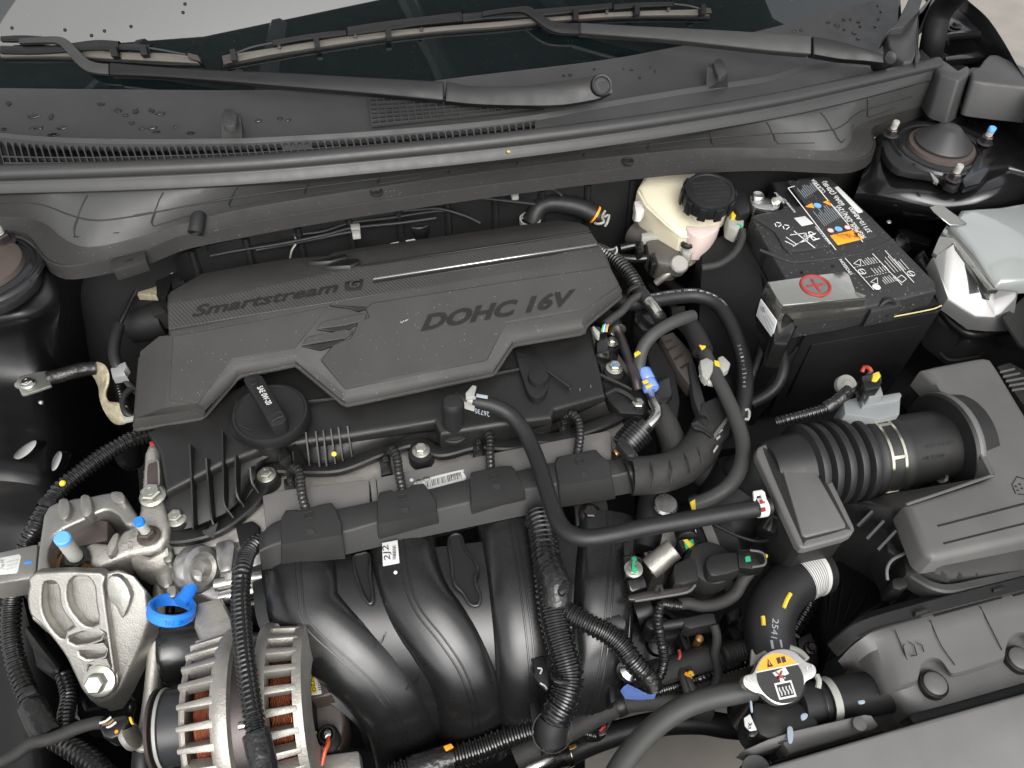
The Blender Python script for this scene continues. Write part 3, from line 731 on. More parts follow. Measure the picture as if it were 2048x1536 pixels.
strut(-30, 545, .024, 'dark open strut mount ring at the left picture edge under the trim', '-130,560 -110,500 -40,475 10,474 22,486 40,500 72,520 78,540 66,570 10,610 -60,625 -110,600', False)
stud(9, 484, .036, 12, .02)

CUR = bpy.data.objects['car_body']
for c, poly in (((52, 900), '26,914 38,898 58,884 72,880 71,892 57,908 38,919'), ((113, 920), '103,941 105,918 117,902 124,906 122,920 113,938')):
    c_ = P(c[0], c[1], -.086); n_ = ((CAM - c_).normalized() + V((-.1, -.55, .82)).normalized()).normalized()
    pl_ = Plane.__new__(Plane); pl_.o = c_; pl_.n = n_
    part('pressed_dent', B().prism(cr(pts(poly, pl_), 4, True), n_ * -.03, .006, 4), 'paint')
# ------------------------------------------------------------------ engine cover
thing('engine_cover', 'large faceted dark grey plastic engine cover lettered DOHC 16V', 'engine cover', P(750, 640, -.06))
MP = pl3('335,661,-.004 1224,530,-.004 690,797,-.036')       # front main plane
BPL = pl3('332,604,.0 1184,463,.0 335,661,-.003')            # band plane
def on(pl, s, h=0):
    q = Plane_off(pl, h) if h else pl
    return pts(s, q)
bandB = on(BPL, '332,604 512,576 717,534 780,526 1024,488 1184,463')
bandF = on(MP, '335,661 512,630 668,606 1024,545 1217,514')
bk = pts('333,585,-.012 402,544,-.022 512,525,-.024 574,515,-.024 654,507,-.022 664,500,-.022 742,490,-.022 1024,450,-.022 1119,436,-.022 1164,444,-.02 1179,461,-.010')
left_edge = pts('333,585,-.012', 0) + [bandB[0]]
front = on(MP, '1224,534 1236,556 1245,576 1242,581 1174,637 1170,652 1026,676 987,735 690,797 682,793 588,715 472,738') + pts('400,822,-.05 262,846,-.056')
F2 = bandB[::-1]
f_back = bk + [bandB[-1]] + bandB[::-1][1:]
f_band = [bandB[0]] + bandB[1:] + bandF[::-1]
ridge_t, ridge_b = bandF[0], on(MP, '330,815')[0]
f_main = bandF + front[:12] + on(MP, '404,806') + [ridge_b]
f_left = [ridge_t, ridge_b, on(MP, '404,806')[0]] + front[12:] + pts('273,711,-.045 284,702,-.042 323,667,-.022')
b = B().shell([f_back, f_band, f_main, f_left], .013, .005, 1, .0016)
cov = part('shell', b, 'cover')
# under-lip, a thin second edge below the skirt
lip = [q - UP * .013 for q in (front + pts('273,711,-.045 284,702,-.042'))]
part('lip', B().tube(resample(lip, 120), .0022, 6), 'cover')
M1 = Plane_off(MP, .0008)
def lay(name, s, pl, h, mt, bev=.0006, dep=None, rnd=0):
    p = pts(s, Plane_off(pl, h)); p = cr(p, rnd, True) if rnd else p
    return part(name, B().prism(p, -pl.n * (dep or h + .001), bev, 1), mt, cov if False else None)
lay('carbon_band', '336,607 512,579 717,537 780,529 1024,491 1183,466 1214,514 1024,543 668,604 512,628 337,658', BPL, .0012, 'carbon', .0006)
lay('bright_strip', '746,555.5 1024,511.5 1192,486.5 1194,489.5 1024,515 746,558.5', BPL, .0022, 'steel', .0004)
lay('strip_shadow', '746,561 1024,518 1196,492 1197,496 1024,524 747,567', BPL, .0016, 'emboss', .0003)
# raised main panel on the right, its diagonal edge and vanes
lay('front_panel', '743,605 1024,561 1220,532 1232,557 1238,572 1166,618 1012,645 975,720 780,759 690,778 640,720 668,686 700,676 708,662 716,640 738,634 730,618', MP, .0022, 'cover', .0015)
lay('left_panel', '345,672 512,642 656,612 650,620 590,696 468,718 458,724 396,806 338,800', MP, .0012, 'cover', .001)
lay('vane', '657,610 731,613 735,616 716,622 700,616', MP, .0032, 'emboss', .0006)
for s, dk in (('644,643 716,628 733,628 730,638 716,644 690,650 632,658', 0), ('632,658 690,650 716,646 700,656 680,664', 1), ('614,674 690,658 706,660 702,668 690,676 640,684 602,691', 0), ('602,691 650,685 688,678 676,688 640,700', 1)):
    lay('vane', s, MP, .0036 if not dk else .0030, 'cover' if not dk else 'emboss', .0008)
KP = pl3('402,544,-.022 1119,436,-.022 717,534,.0')
for s in ('616,524 660,514 692,507 694,513 660,522', '648,533 690,520 716,516 720,522 700,531'): lay('vane', s, KP, .0045, 'emboss', .0005)
lay('back_groove', '720,532 1024,487 1182,463 1180,461 1024,484 720,529', BPL, .0016, 'emboss', .0003)
b = B(); CP = Plane_off(BPL, .0013)
b.text('Smartstream', CP(384, 634), CP(676, 583), CP(388, 612), .0008, .25, .02)
part('lettering', b, 'emboss')
part('badge', B().prism(cr(on(BPL, '693,563 722,558 726,562 722,577 718,579 697,581 690,578 690,567', .0022), 3, True), .0015, .0003), 'emboss')
b = B().text('G', CP(698, 579), CP(719, 575), CP(699, 563), .0018, 0, .015); part('badge_letter', b, 'carbon')
b = B(); CP = Plane_off(MP, .0024)
b.text('DOHC 16V', CP(842, 661), CP(1146, 608), CP(851, 630), .0006, .12, .045)
part('lettering', b, 'emboss')
b = B()
for k in range(7):
    x, y = 801 + k * 2.4 + rng.uniform(-1, 1), 645 - k * 1.0 + rng.uniform(-1, 1); q = CP(x, y); b.lathe(q, MP.n, [(rng.uniform(.0005, .001), 0), (.0003, .0002)], 7)
part('chip_mark', b, 'inkg')

# ------------------------------------------------------------------ valve cover
VZ = -.062
thing('valve_cover', 'black plastic valve cover with ribs and bolts under the engine cover', 'valve cover', P(800, 850, -.1))
topf = pts('292,862,-.066 620,700,-.058 1180,640,-.052 1212,790,-.060 1110,818,-.062 1104,835,-.062 1000,850,-.062 880,868,-.063 868,842,-.063 700,872,-.064 520,895,-.066 505,905,-.066 440,930,-.067 330,985,-.070 318,905,-.068')
part('top', B().shell([topf], .03, .006, 3), 'valve')
ft = [q - UP * .012 for q in resample(cr(pts('322,985,-.07 350,975,-.07 440,930,-.067 505,905,-.066 560,890,-.066 700,872,-.064 868,850,-.063 1000,850,-.062 1104,835,-.062 1212,790,-.06'), 6), 60)]
fb = resample(cr(pts('322,1040,-.095 350,1062,-.095 420,1040,-.095 470,1010,-.095 520,935,-.092 560,910,-.092 640,930,-.092 700,915,-.092 780,890,-.09 840,870,-.09 900,885,-.09 950,872,-.09 1010,880,-.09 1110,855,-.09 1216,828,-.088'), 6), 60)
part('front_wall', B().grid([ft, lerp_row(ft, fb, .25, .002), lerp_row(ft, fb, .8, .002), fb, [q - UP * .02 for q in fb]]), 'valve')
fl = cr(pts('316,1052,-.098 350,1076,-.098 430,1060,-.098 490,1020,-.098 520,985,-.096 545,940,-.095 600,938,-.095 680,935,-.095 760,905,-.094 830,885,-.094 880,905,-.094 950,890,-.094 1020,892,-.093 1070,880,-.093 1120,876,-.092 1230,836,-.09 1262,800,-.088'), 8)
part('gasket_flange', B().sweep(fl, lambda i, t: [(.008, -.004), (.008, .003), (.006, .005), (-.004, .005), (-.008, .002), (-.008, -.004)], UP), 'valve')
# ribs, left front
for s, z0, z1 in (('381,890 385,975 388,1058', -.056, -.086), ('414,917 417,960 425,1040 434,1050', -.058, -.086), ('446,864 448,960 450,1010 466,1036', -.058, -.084), ('472,910 474,985 486,1012', -.060, -.084), ('502,934 505,965 515,985', -.062, -.083)):
    p = pts(s); n_ = len(p); q = [P(*[float(v) for v in t.split(',')], z0 + (z1 - z0) * i / (n_ - 1)) for i, t in enumerate(s.split())]
    q = cr(q, 5); part('rib', B().sweep(q, lambda i, t: [(.0011, -.014), (.0008, .004), (-.0008, .004), (-.0011, -.014)], UP), 'valve')
for x0, y0, x1, y1 in ((612, 864, 620, 930), (632, 863, 640, 932), (647, 861, 654, 931), (662, 858, 671, 926), (677, 855, 686, 920), (695, 852, 704, 912), (560, 905, 566, 935), (586, 900, 592, 936), (1138, 772, 1144, 826), (1158, 776, 1165, 830), (1180, 770, 1186, 828)):
    part('rib', B().sweep([P(x0, y0, -.060), P((x0 + x1) / 2, (y0 + y1) / 2, -.070), P(x1, y1, -.086)], lambda i, t: [(.0011, -.012), (.0008, .003), (-.0008, .003), (-.0011, -.012)], UP), 'valve')
# bosses and bolts
for x, y, z, rp, ear in ((533, 952, -.090, 24, 1), (353, 1038, -.092, 27, 1), (842, 905, -.090, 26, 0), (1077, 852, -.088, 20, 0), (1275, 816, -.082, 26, 0), (1229, 742, -.070, 22, 0), (1224, 690, -.075, 16, 0)):
    o = P(x, y, z); r = rp * mpx(o)
    part('boss', B().lathe(o - UP * .03, UP, [(r, 0), (r, .027), (r * .92, .030), (r * .7, .0305)], 24), 'valve')
for x, y, z, rp in ((533, 950, -.0885, 13), (353, 1036, -.0905, 14.5), (842, 901, -.0885, 12.5), (1077, 848, -.0865, 11.5), (1275, 811, -.0805, 12.5), (1229, 736, -.0685, 12), (1224, 684, -.073, 9)): bolt(x, y, z, rp)
part('paint_dot', B().lathe(P(1229, 730, -.0555), UP, [(.0022, 0), (.002, .0006), (.0005, .0008)], 10), 'blue')
plate('ear', '816,880 858,884 860,912 846,920 828,916', -.089, .012, 'valve', .002)
plate('ear', '1062,836 1086,830 1088,852 1078,866 1064,864', -.087, .01, 'valve', .002)
plate('wing', '1196,748 1224,720 1240,728 1268,760 1300,790 1290,830 1240,826 1216,800', -.078, .012, 'valve', .003)
plate('wing', '1190,690 1216,688 1236,712 1230,760 1206,760', -.074, .012, 'valve', .003)
part('wing_rib', B().hose(pts('1196,748,-.066 1240,768,-.069 1264,780,-.072'), .0025, 8), 'valve')
part('wing_rib', B().hose(pts('1210,790,-.068 1236,780,-.068 1268,800,-.074 1276,826,-.08'), .003, 8), 'valve')
# slightly raised plate lines and moulded sensor pocket on top
part('top_step', B().hose(pts('520,808,-.058 625,802,-.0585 870,770,-.0565 1040,738,-.054'), .0022, 8), 'valve')
part('diag_rib', B().hose(pts('1094,742,-.053 1140,775,-.056'), .0022, 8), 'valve')
p = cr(pts('1030,704 1040,698 1062,696 1074,704 1096,750 1094,780 1078,796 1060,790 1048,764', -.0505), 4, True)
part('pocket', B().prism(p, .012, .002), 'blackp')
b = B(); q = Plane(P(1030, 704, -.0503), P(1074, 704, -.0503), P(1060, 790, -.0503))
for i, t in enumerate(('RN', '2J800', 'PA66', 'GF35')): b.text(t, q(1046 + i * 6, 736 - (i % 2) * 2), q(1040 + i * 6, 706), q(1040 + i * 6, 737), .0003)
part('lettering', b, 'ink')
o = P(1077, 752, -.044); r = 21 * mpx(o)
part('sensor_post', B().lathe(o - UP * .02, UP, [(r, -.008), (r, .018), (r * .92, .0205), (r * .6, .021)], 32), 'blackp')
o = P(668, 911, -.066); part('paint_mark', B().lathe(P(668, 908, -.070), -BACK + UP * .6, [(.003, 0), (.0026, .0008), (.0005, .001)], 10), 'yellow')
# oval skirt round the filler
o = P(542, 826, -.064); part('filler_boss', B().lathe(o - UP * .02, UP, [(.050, -.005), (.048, .017), (.046, .02), (.043, .021)], 48), 'valve')

thing('oil_filler_cap', 'round black oil filler cap with raised grip printed SAE 0W-20', 'oil cap', P(541, 822, -.045))
o = P(540, 824, -.042); r = 76 * mpx(o)
part('cap', B().lathe(o - UP * .016, UP, [(r * .97, 0), (r, .003), (r, .012), (r * .96, .016), (r * .90, .0165), (r * .88, .0155), (r * .86, .0155), (r * .6, .0150), (r * .3, .011)], 56), 'blackp')
GP = Plane(P(500, 770, -.027), P(520, 762, -.027), P(560, 850, -.027))
part('grip', B().prism(cr(pts('488,757 502,751 518,750 526,756 548,795 568,828 572,838 566,846 546,852 538,846 516,806 494,772', -.027), 3, True), .018, .002), 'blackp')
GP = Plane_off(GP, .0002)
b = B().text('SAE 0W-20', GP(514, 775), GP(534, 811), GP(525, 771), .0003, 0, .02); part('printed_text', b, 'label')
b = B(); b.hose(pts('546,832 552,826 560,824 566,826 564,834 556,834 552,838 544,842', GP), .0006, 5); part('oil_symbol', b, 'ink')
b = B(); q = pts('497,762 508,757 513,766 502,771', GP); b.tube(resample(q + [q[0]], 30), .0004, 5); part('handbook_symbol', b, 'ink')
b = B(); b.tube(cr(pts('474,800,-.0418 468,825,-.0418 480,850,-.0418 505,862,-.0418'), 6), .0006, 5); part('arrow_line', b, 'ink')
b = B(); b.box(P(472, 851, -.05), LAT * .0012, BACK * .001, UP * .0015); part('tick_mark', b, 'label')

# ------------------------------------------------------------------ breather elbow and PCV hose
thing('breather_valve', 'black breather elbow with yellow dot standing on the valve cover', 'breather valve', P(907, 850, -.08))
o = P(907, 856, -.072)
part('base_flange', B().lathe(o - UP * .014, UP, [(.013, -.012), (.013, .004), (.0175, .006), (.0175, .009), (.0155, .010), (.0155, .012), (.012, .013)], 32), 'rubber')
part('body', B().lathe(o, UP, [(.0122, -.004), (.0120, .040), (.0115, .045), (.009, .049), (.002, .050)], 32), 'rubber')
part('paint_dot', B().lathe(o + UP * .0485 - LAT * .005, UP, [(.0022, 0), (.0018, .0008), (.0004, .001)], 10), 'orange')
plate('shield', '872,832 880,808 900,786 920,780 944,790 930,800 904,806 886,830 858,856', -.074, .012, 'valve', .002)
thing('breather_hose', 'thick smooth black breather hose bending from the elbow to the resonator box', 'hose', P(1110, 1000, -.09))
PCV = '910,800,-.040 945,803,-.039 985,811,-.041 1018,828,-.047 1044,856,-.052 1062,890,-.055 1078,930,-.053 1092,975,-.050 1104,1012,-.048 1118,1046,-.045 1140,1068,-.042 1175,1076,-.040 1230,1068,-.038 1300,1053,-.036 1400,1036,-.034 1480,1022,-.032 1540,1012,-.031'
part('hose', B().hose(pts(PCV), .0088, 20, .004), 'rubber')
hp = P(960, 805, -.045)
b = B(); q = Plane(P(950, 812, -.030), P(985, 822, -.033), P(960, 800, -.029)); b.text('26730', q(978, 825), q(949, 817), q(979, 835), .0008); part('printed_text', b, 'inkg')
def clampring(name, s, r, wd, mt, rad=.0012, par=None, ears=None):
    p = pts(s); a = (p[1] - p[0]).normalized()
    b = B().lathe(p[0] - a * wd / 2, a, [(r, 0), (r + rad, 0), (r + rad, wd), (r, wd)], 28, caps=False)
    if ears:
        x, y, z = frame(a); e = (x * math.cos(ears) + y * math.sin(ears)); t = a.cross(e)
        for sg in (-1, 1): b.box(p[0] + e * (r + .004) + t * sg * .003, t * .0008, a * wd * .4, e * .005)
    return part(name, b, mt, par)
clampring('spring_clamp', '940,800,-.037 965,805,-.039', .0090, .006, 'lightp', .001)
part('clamp_ear', B().prism(pts('931,786 945,770 953,772 948,790 952,794 932,796', -.024), .004, .0006), 'lightp')
part('clamp_tail', B().prism(pts('953,787 976,791 975,797 952,793', -.027), .001, .0002), 'inkg')
part('clamp_tail', B().prism(pts('928,802 950,812 948,822 929,816', -.028), .001, .0004), 'lightp')
clampring('spring_clamp', '1522,1015,-.031 1540,1012,-.031', .0089, .009, 'white', .001)
part('clamp_ear', B().prism(pts('1506,982 1524,979 1530,984 1534,1000 1526,1002 1522,988 1514,990 1512,1000 1508,998', -.020), .003, .0005), 'white')
for s in ('1519,1000 1529,998 1530,1006 1520,1008', '1522,1016 1531,1014 1532,1022 1524,1024'): part('red_mark', B().prism(pts(s, -.0208), .0006, .0001), 'red')

# ------------------------------------------------------------------ fuel rail plate, coil leads
thing('fuel_rail_cover', 'plain grey plate behind the harness duct carrying a barcode sticker', 'rail cover', P(870, 960, -.1))
RP = pl3('523,1010,-.088 1219,870,-.084 560,1090,-.090')
for s in ('524,990 566,979 738,957 742,1040 560,1100 536,1098', '752,955 975,908 980,1020 760,1040', '985,905 1217,860 1224,868 1222,960 990,1010'):
    part('plate', B().prism(pts(s, RP), .03, .0022), 'railp')
for s in ('739,956 751,954 757,1010 745,1012', '975,908 986,905 992,950 982,952'): part('joint', B().prism(pts(s, Plane_off(RP, -.001)), .02, .0008), 'railp')
SP = Plane_off(RP, .0012)
st = part('barcode_sticker', B().prism(cr(pts('830,964 920,940 926,944 928,966 846,984 832,980', SP), 2, True), .0006, .0001), 'label')
b = B(); q = Plane_off(RP, .0015)
x = 850
while x < 922:
    w_ = rng.choice((.7, 1.1, 1.8)); y0 = 971 - (x - 850) * .26
    b.add([q(x, y0 - 9), q(x + w_, y0 - 9), q(x + w_ + 2, y0 + 4), q(x + 2, y0 + 4)], [(0, 1, 2, 3)]); x += w_ + rng.choice((.9, 1.4, 2.2))
b.text('03EGX8', q(922, 944), q(900, 949), q(922, 951), .0002)
e1 = q(852, 959); s_ = mpx(e1)
for cx, cy, rx_, ry_ in ((838, 963, 6, 4), (853, 958, 7, 4)):
    c_ = q(cx, cy); b.tube([c_ + LAT * rx_ * s_ * math.cos(2 * math.pi * k / 20) + (BACK + UP * .3) * ry_ * s_ * math.sin(2 * math.pi * k / 20) for k in range(20)], .0003, 4, closed=True)
b.text('H', q(834, 966), q(842, 964), q(835, 960), .0003, .3); b.text('KIA', q(848, 960), q(858, 958), q(848, 956), .0003)
part('print', b, 'ink', st, smooth=0)
part('paint_dot', B().lathe(RP(823, 960), RP.n, [(.0022, 0), (.0018, .0006), (.0004, .0008)], 12), 'label')
coils = (('580,940 590,935 600,950 604,990 614,1025', 578, 955), ('776,905 786,900 794,915 798,945 806,985', 770, 915), ('965,868 974,864 980,880 980,910 982,945', 956, 880), ('1126,838 1142,828 1156,840 1160,870 1154,912', 1128, 840))
wh = ('leftmost of the row', 'just left of the barcode sticker', 'just right of the barcode sticker', 'rightmost, under the thick hose bend')
for (s, x, y), wl in zip(coils, wh):
    thing('coil_lead', 'black ignition coil plug with ribbed lead, %s' % wl, 'coil lead', P(x, y, -.1), 'ignition coil leads')
    pz = pts(s, -.078); pz[0].z -= .01
    pz = [P(*[float(v) for v in t.split(',')], z) for t, z in zip(s.split(), (-.085, -.074, -.072, -.074, -.08))]
    part('conduit', B().conduit(pz, .0052, .0045, .16, 14), 'tape')
    part('plug', B().prism(pts('%d,%d %d,%d %d,%d %d,%d' % (x - 12, y + 2, x + 10, y - 4, x + 16, y + 30, x - 8, y + 36), -.088), .03, .002), 'conduit')
    part('plug_lock', B().prism(pts('%d,%d %d,%d %d,%d %d,%d' % (x - 6, y - 2, x + 6, y - 6, x + 8, y + 6, x - 4, y + 9), -.080), .01, .0015), 'conduit')
plate_s = None

# ------------------------------------------------------------------ harness duct
thing('harness_duct', 'long grey plastic wiring duct with four raised covers across the engine front', 'wiring duct', P(870, 1060, -.13))
dt = resample(cr(pts('519,1070,-.078 560,1040,-.077 675,1018,-.077 752,1002,-.077 860,978,-.076 940,958,-.076 1034,942,-.075 1110,925,-.075 1262,918,-.074'), 5), 90)
df = resample(cr(pts('519,1104,-.074 562,1086,-.074 682,1066,-.074 754,1046,-.073 872,1021,-.073 940,1005,-.072 1024,986,-.072 1116,968,-.071 1224,953,-.070 1268,944,-.070'), 5), 90)
db = resample(cr(pts('524,1140,-.098 652,1118,-.098 800,1084,-.097 1024,1036,-.095 1074,1026,-.095 1124,1011,-.094 1274,984,-.093'), 5), 90)
part('body', B().grid([[q - UP * .02 for q in dt], dt, lerp_row(dt, df, .06, .001), lerp_row(dt, df, .93, .001), lerp_row(dt, df, .99, 0), lerp_row(df, db, .06, .000), lerp_row(df, db, .97), db, [q - UP * .004 + BACK * .01 for q in db]]).add([dt[0], df[0], db[0], dt[0] - UP * .03], [(0, 1, 2, 3)]).add([dt[-1], df[-1], db[-1], dt[-1] - UP * .03], [(0, 1, 2, 3)]), 'greyp')
def xk(px, row):
    best = min(range(len(row)), key=lambda k: abs((row[k] - P(px[0], px[1], row[k].z)).length)); return best
covs = (('562,1036 571,1021 592,1020 594,1022 616,1018 638,1010 662,1006 672,1020 684,1050', '562,1086 684,1066', '561,1123 690,1112'),
        ('755,1000 759,985 783,980 786,984 820,975 824,970 847,967 858,980 872,1000', '754,1046 874,1021', '756,1079 880,1050'),
        ('940,956 943,945 962,941 1000,933 1003,932 1024,932 1034,945 1046,975', '941,1005 1050,982', '942,1036 1052,1008'),
        ('1110,930 1116,914 1134,910 1170,903 1192,899 1204,912 1220,925', '1116,968 1224,953', '1120,1010 1230,992'))
for tp, mid, bt in covs:
    a = pts(tp, -.0705); m2 = [q for q in pts(mid, -.0665)]; b2 = pts(bt, -.0945)
    b2 = [q - BACK * .0035 for q in b2]; m2 = [q - BACK * .002 for q in m2]
    part('raised_cover', B().shell([a + [m2[1], m2[0]], [m2[0], m2[1], b2[1], b2[0]]], V((0, 0, -.006)) + BACK * .004, .0012, 1, .001), 'greyp')
for s in ('611,1058 626,1055 632,1066 616,1070', '800,1016 816,1012 820,1022 806,1026', '985,968 1000,965 1004,976 990,980', '1160,945 1174,942 1178,952 1164,956'):
    p = pts(s, -.0675); d = [P(*[float(v) for v in t.split(',')], -.0675) for t in s.split()]
    part('strap', B().shell([[p[0], p[1], p[2] , p[3]], [p[3], p[2], p[2] - UP * .028 - BACK * .005 + LAT * .006, p[3] - UP * .028 - BACK * .005 + LAT * .006]], V((0, 0, -.003)), .0005, 1), 'greyp')
for s in ('609,1026 624,1022 626,1034 611,1038', '797,990 812,987 814,997 799,1000', '980,950 994,947 996,957 982,960', '1152,918 1166,916 1167,926 1154,928'):
    p = pts(s, -.0685); part('latch', B().tube(resample(p + [p[0]], 24), .0005, 5), 'flange')
part('end_strap', B().hose(pts('1252,924,-.070 1262,945,-.066 1268,975,-.085'), .003, 8), 'blackp')
for x, y, z in ((612, 1152, -.105), (1180, 1030, -.105)):
    plate('mount_tab', '%d,%d %d,%d %d,%d %d,%d %d,%d' % (x - 32, y - 30, x + 32, y - 40, x + 40, y + 6, x + 6, y + 26, x - 28, y + 20), z, .008, 'greyp', .002)
    o = P(x, y, z); part('washer', B().lathe(o, UP, [(.0125, 0), (.0125, .003), (.0105, .005), (.0095, .003)], 28), 'blackp')
    bolt(x, y - 2, z + .003, 14, 'darksteel')
plate('leg', '645,1118 652,1116 656,1150 648,1152', -.099, .01, 'greyp', .001)
# ------------------------------------------------------------------ intake manifold
thing('intake_manifold', 'glossy black plastic intake manifold with curved runners sweeping down the engine front', 'intake manifold', P(850, 1300, -.3))
RZ = ((1060, -.118), (1100, -.118), (1160, -.116), (1210, -.120), (1270, -.132), (1330, -.152), (1390, -.18), (1450, -.215), (1520, -.27))
def rz(y):
    for (a, za), (b_, zb) in zip(RZ, RZ[1:]):
        if y <= b_: return za + (zb - za) * (y - a) / (b_ - a)
    return RZ[-1][1]
def rpts(s, dz=0): return [P(*[float(v) for v in t.split(',')], rz(float(t.split(',')[1])) + dz) for t in s.split()]
FN = (UP * .8 - BACK * .6).normalized()
runs = (('604,1110 606,1170 622,1235 690,1300 752,1360 800,1430 822,1520', .038), ('800,1060 815,1150 838,1210 884,1270 922,1330 944,1400 950,1500', .036), ('1018,1050 1030,1120 1043,1200 1054,1290 1060,1380 1062,1460', .035), ('1208,1040 1212,1090 1208,1150 1205,1210 1198,1290 1180,1380 1150,1450', .033))
for s, wd in runs:
    p = resample(cr(rpts(s), 8), 46)
    upv = []
    for q in p: upv.append((UP * .75 - BACK * .66).normalized())
    def pr(i, t, wd=wd):
        out = []
        for k in range(28):
            a = 2 * math.pi * k / 28; c, s_ = math.cos(a), math.sin(a)
            out.append((wd * math.copysign(abs(c) ** .8, c), wd * .62 * math.copysign(abs(s_) ** .85, s_)))
        return out
    part('runner', B().sweep(p, pr, upv), 'manif')
    b = B()
    for off in (-.0028, .0028):
        pp_ = []
        for i, q in enumerate(p):
            t = (p[min(i + 1, 45)] - p[max(i - 1, 0)]).normalized(); sd_ = t.cross(upv[i]).normalized(); u2 = sd_.cross(t)
            pp_.append(q + u2 * wd * .613 + sd_ * (off + wd * .0))
        b.tube(pp_, .0011, 6)
    part('seam_bead', b, 'manif')
web = [rpts(s, .011) for s in ('520,1110 690,1110 910,1090 1130,1060 1270,1040', '532,1200 720,1200 930,1190 1120,1180 1262,1160', '585,1290 790,1285 965,1290 1125,1290 1258,1280', '672,1372 868,1375 1000,1385 1115,1385 1238,1375', '735,1450 890,1450 1005,1450 1110,1450 1200,1440', '780,1520 900,1520 1005,1510 1100,1500 1180,1480')]
part('web', B().grid(sgrid(web, 5)), 'manif')
def rim(name, s, dz, mt, r=.0018, fill=None):
    p = cr(rpts(s, dz), 4, True)
    if fill: part(fill, B().prism(p, .004, 0), 'dark')
    return part(name, B().tube(p, r, 8, closed=True), mt)
rim('opening_rim', '706,1120 722,1108 738,1110 740,1150 745,1196 738,1206 722,1180', .0165, 'manif', .0018, 'opening')
rim('opening_rim', '898,1078 920,1070 930,1100 946,1118 956,1140 950,1160 960,1190 956,1210 940,1208 926,1186 908,1166 904,1130', .0165, 'manif', .0018, 'opening')
o = P(905, 1090, -.112); part('peg', B().lathe(o, UP, [(.006, -.02), (.006, .002), (.004, .004)], 16), 'blackp')
part('bright_stud', B().lathe(P(946, 1207, rz(1207) - .006), UP, [(.0035, 0), (.0035, .004), (.002, .005)], 12), 'zinc')
el = resample(cr(rpts('524,1130 526,1180 540,1250 590,1310 650,1370 700,1410 735,1445 752,1500', .002), 6), 40)
part('edge_flange', B().sweep(el, lambda i, t: [(.010, -.004), (.010, 0), (-.006, .004), (-.006, -.004)], UP), 'manif')
ST = Plane(P(764, 1085, -.0915), P(800, 1084, -.0915), P(790, 1120, -.094))
st = part('sticker', B().prism(pts('764,1086 795,1080 799,1126 766,1132', ST), .0006, .0001), 'label')
b = B().text('2J2', Plane_off(ST, .0004)(781, 1120), Plane_off(ST, .0004)(776, 1090), Plane_off(ST, .0004)(768, 1121), .0002)
q = Plane_off(ST, .0005)
for k in range(9):
    y = 1092 + k * 3.2; b.add([q(785, y), q(792, y - .8), q(792, y + rng.choice((.6, 1.4))), q(785, y + 1.4)], [(0, 1, 2, 3)])
part('print', b, 'ink', st, smooth=0)
part('paint_dot', B().lathe(P(791, 1145, -.092), FN, [(.0020, 0), (.0016, .0006), (.0004, .0008)], 10), 'label')
b = B()
for s in ('812,1380 828,1372 838,1356', '858,1346 868,1350 880,1342', '752,1294 764,1284 768,1270', '560,1300 575,1285'): b.hose(rpts(s, .018), .0005, 5)
part('mould_line', b, 'manif')
plate('bracket', '1062,1318 1085,1312 1098,1340 1100,1378 1092,1382 1066,1352 1070,1340', -.125, .004, 'blackp', .001)
b = B()
for s in ('1075,1336 1084,1338 1080,1348', '1080,1366 1090,1372 1094,1378'): b.hose(pts(s, -.1245), .0009, 5)
part('paint_mark', b, 'label')
thing('engine_block', 'dark engine block and gearbox mass hidden beneath the manifold and hoses', 'engine block', P(850, 1200, -.4))
part('block', B().prism(pts('330,1000 700,800 1250,740 1290,1180 1240,1280 760,1380 420,1300', -.20), .28, .01), 'dark')
part('gearbox', B().prism(pts('1250,740 1500,700 1660,900 1640,1260 1300,1280', -.26), .22, .02), 'dark')
part('head', B().prism(pts('320,870 620,720 1200,650 1290,780 1240,900 520,1075 345,1110', -.105), .1, .004), 'cast')

# ------------------------------------------------------------------ alternator
AC = P(486, 1430, -.150)
thing('alternator', 'cast aluminium alternator with copper windings showing through its cooling slots', 'alternator', AC - UP * .08)
AX = (LAT * 1 - BACK * .02).normalized(); ax, ay, az = frame(AX)
def apt(h, r, a): return AC + az * h + (ax * math.cos(a) + ay * math.sin(a)) * r
part('winding', B().lathe(AC, AX, [(.056, -.030), (.0635, -.026), (.0635, -.010), (.056, -.006)], 48), 'copper')
part('winding', B().lathe(AC, AX, [(.056, .036), (.0635, .039), (.0635, .056), (.056, .060)], 48), 'copper')
part('stator', B().lathe(AC, AX, [(.060, .002), (.074, .003), (.074, .030), (.060, .031)], 48), 'darksteel')
part('core', B().lathe(AC, AX, [(.05, -.032), (.05, .064)], 32), 'dark')
hs_ = part('front_housing', B().lathe(AC, AX, [(.064, -.008), (.078, -.010), (.081, -.006), (.082, .000), (.081, .005), (.073, .007)], 72, caps=False).lathe(AC, AX, [(.040, -.038), (.070, -.038), (.0715, -.036), (.070, -.033), (.04, -.034)], 48, caps=False), 'cast')
b2 = part('rear_housing', B().lathe(AC, AX, [(.073, .026), (.080, .027), (.081, .030), (.080, .037), (.066, .038)], 72, caps=False).lathe(AC, AX, [(.066, .060), (.076, .060), (.075, .068), (.04, .071)], 72, caps=False), 'cast')
NB = 26
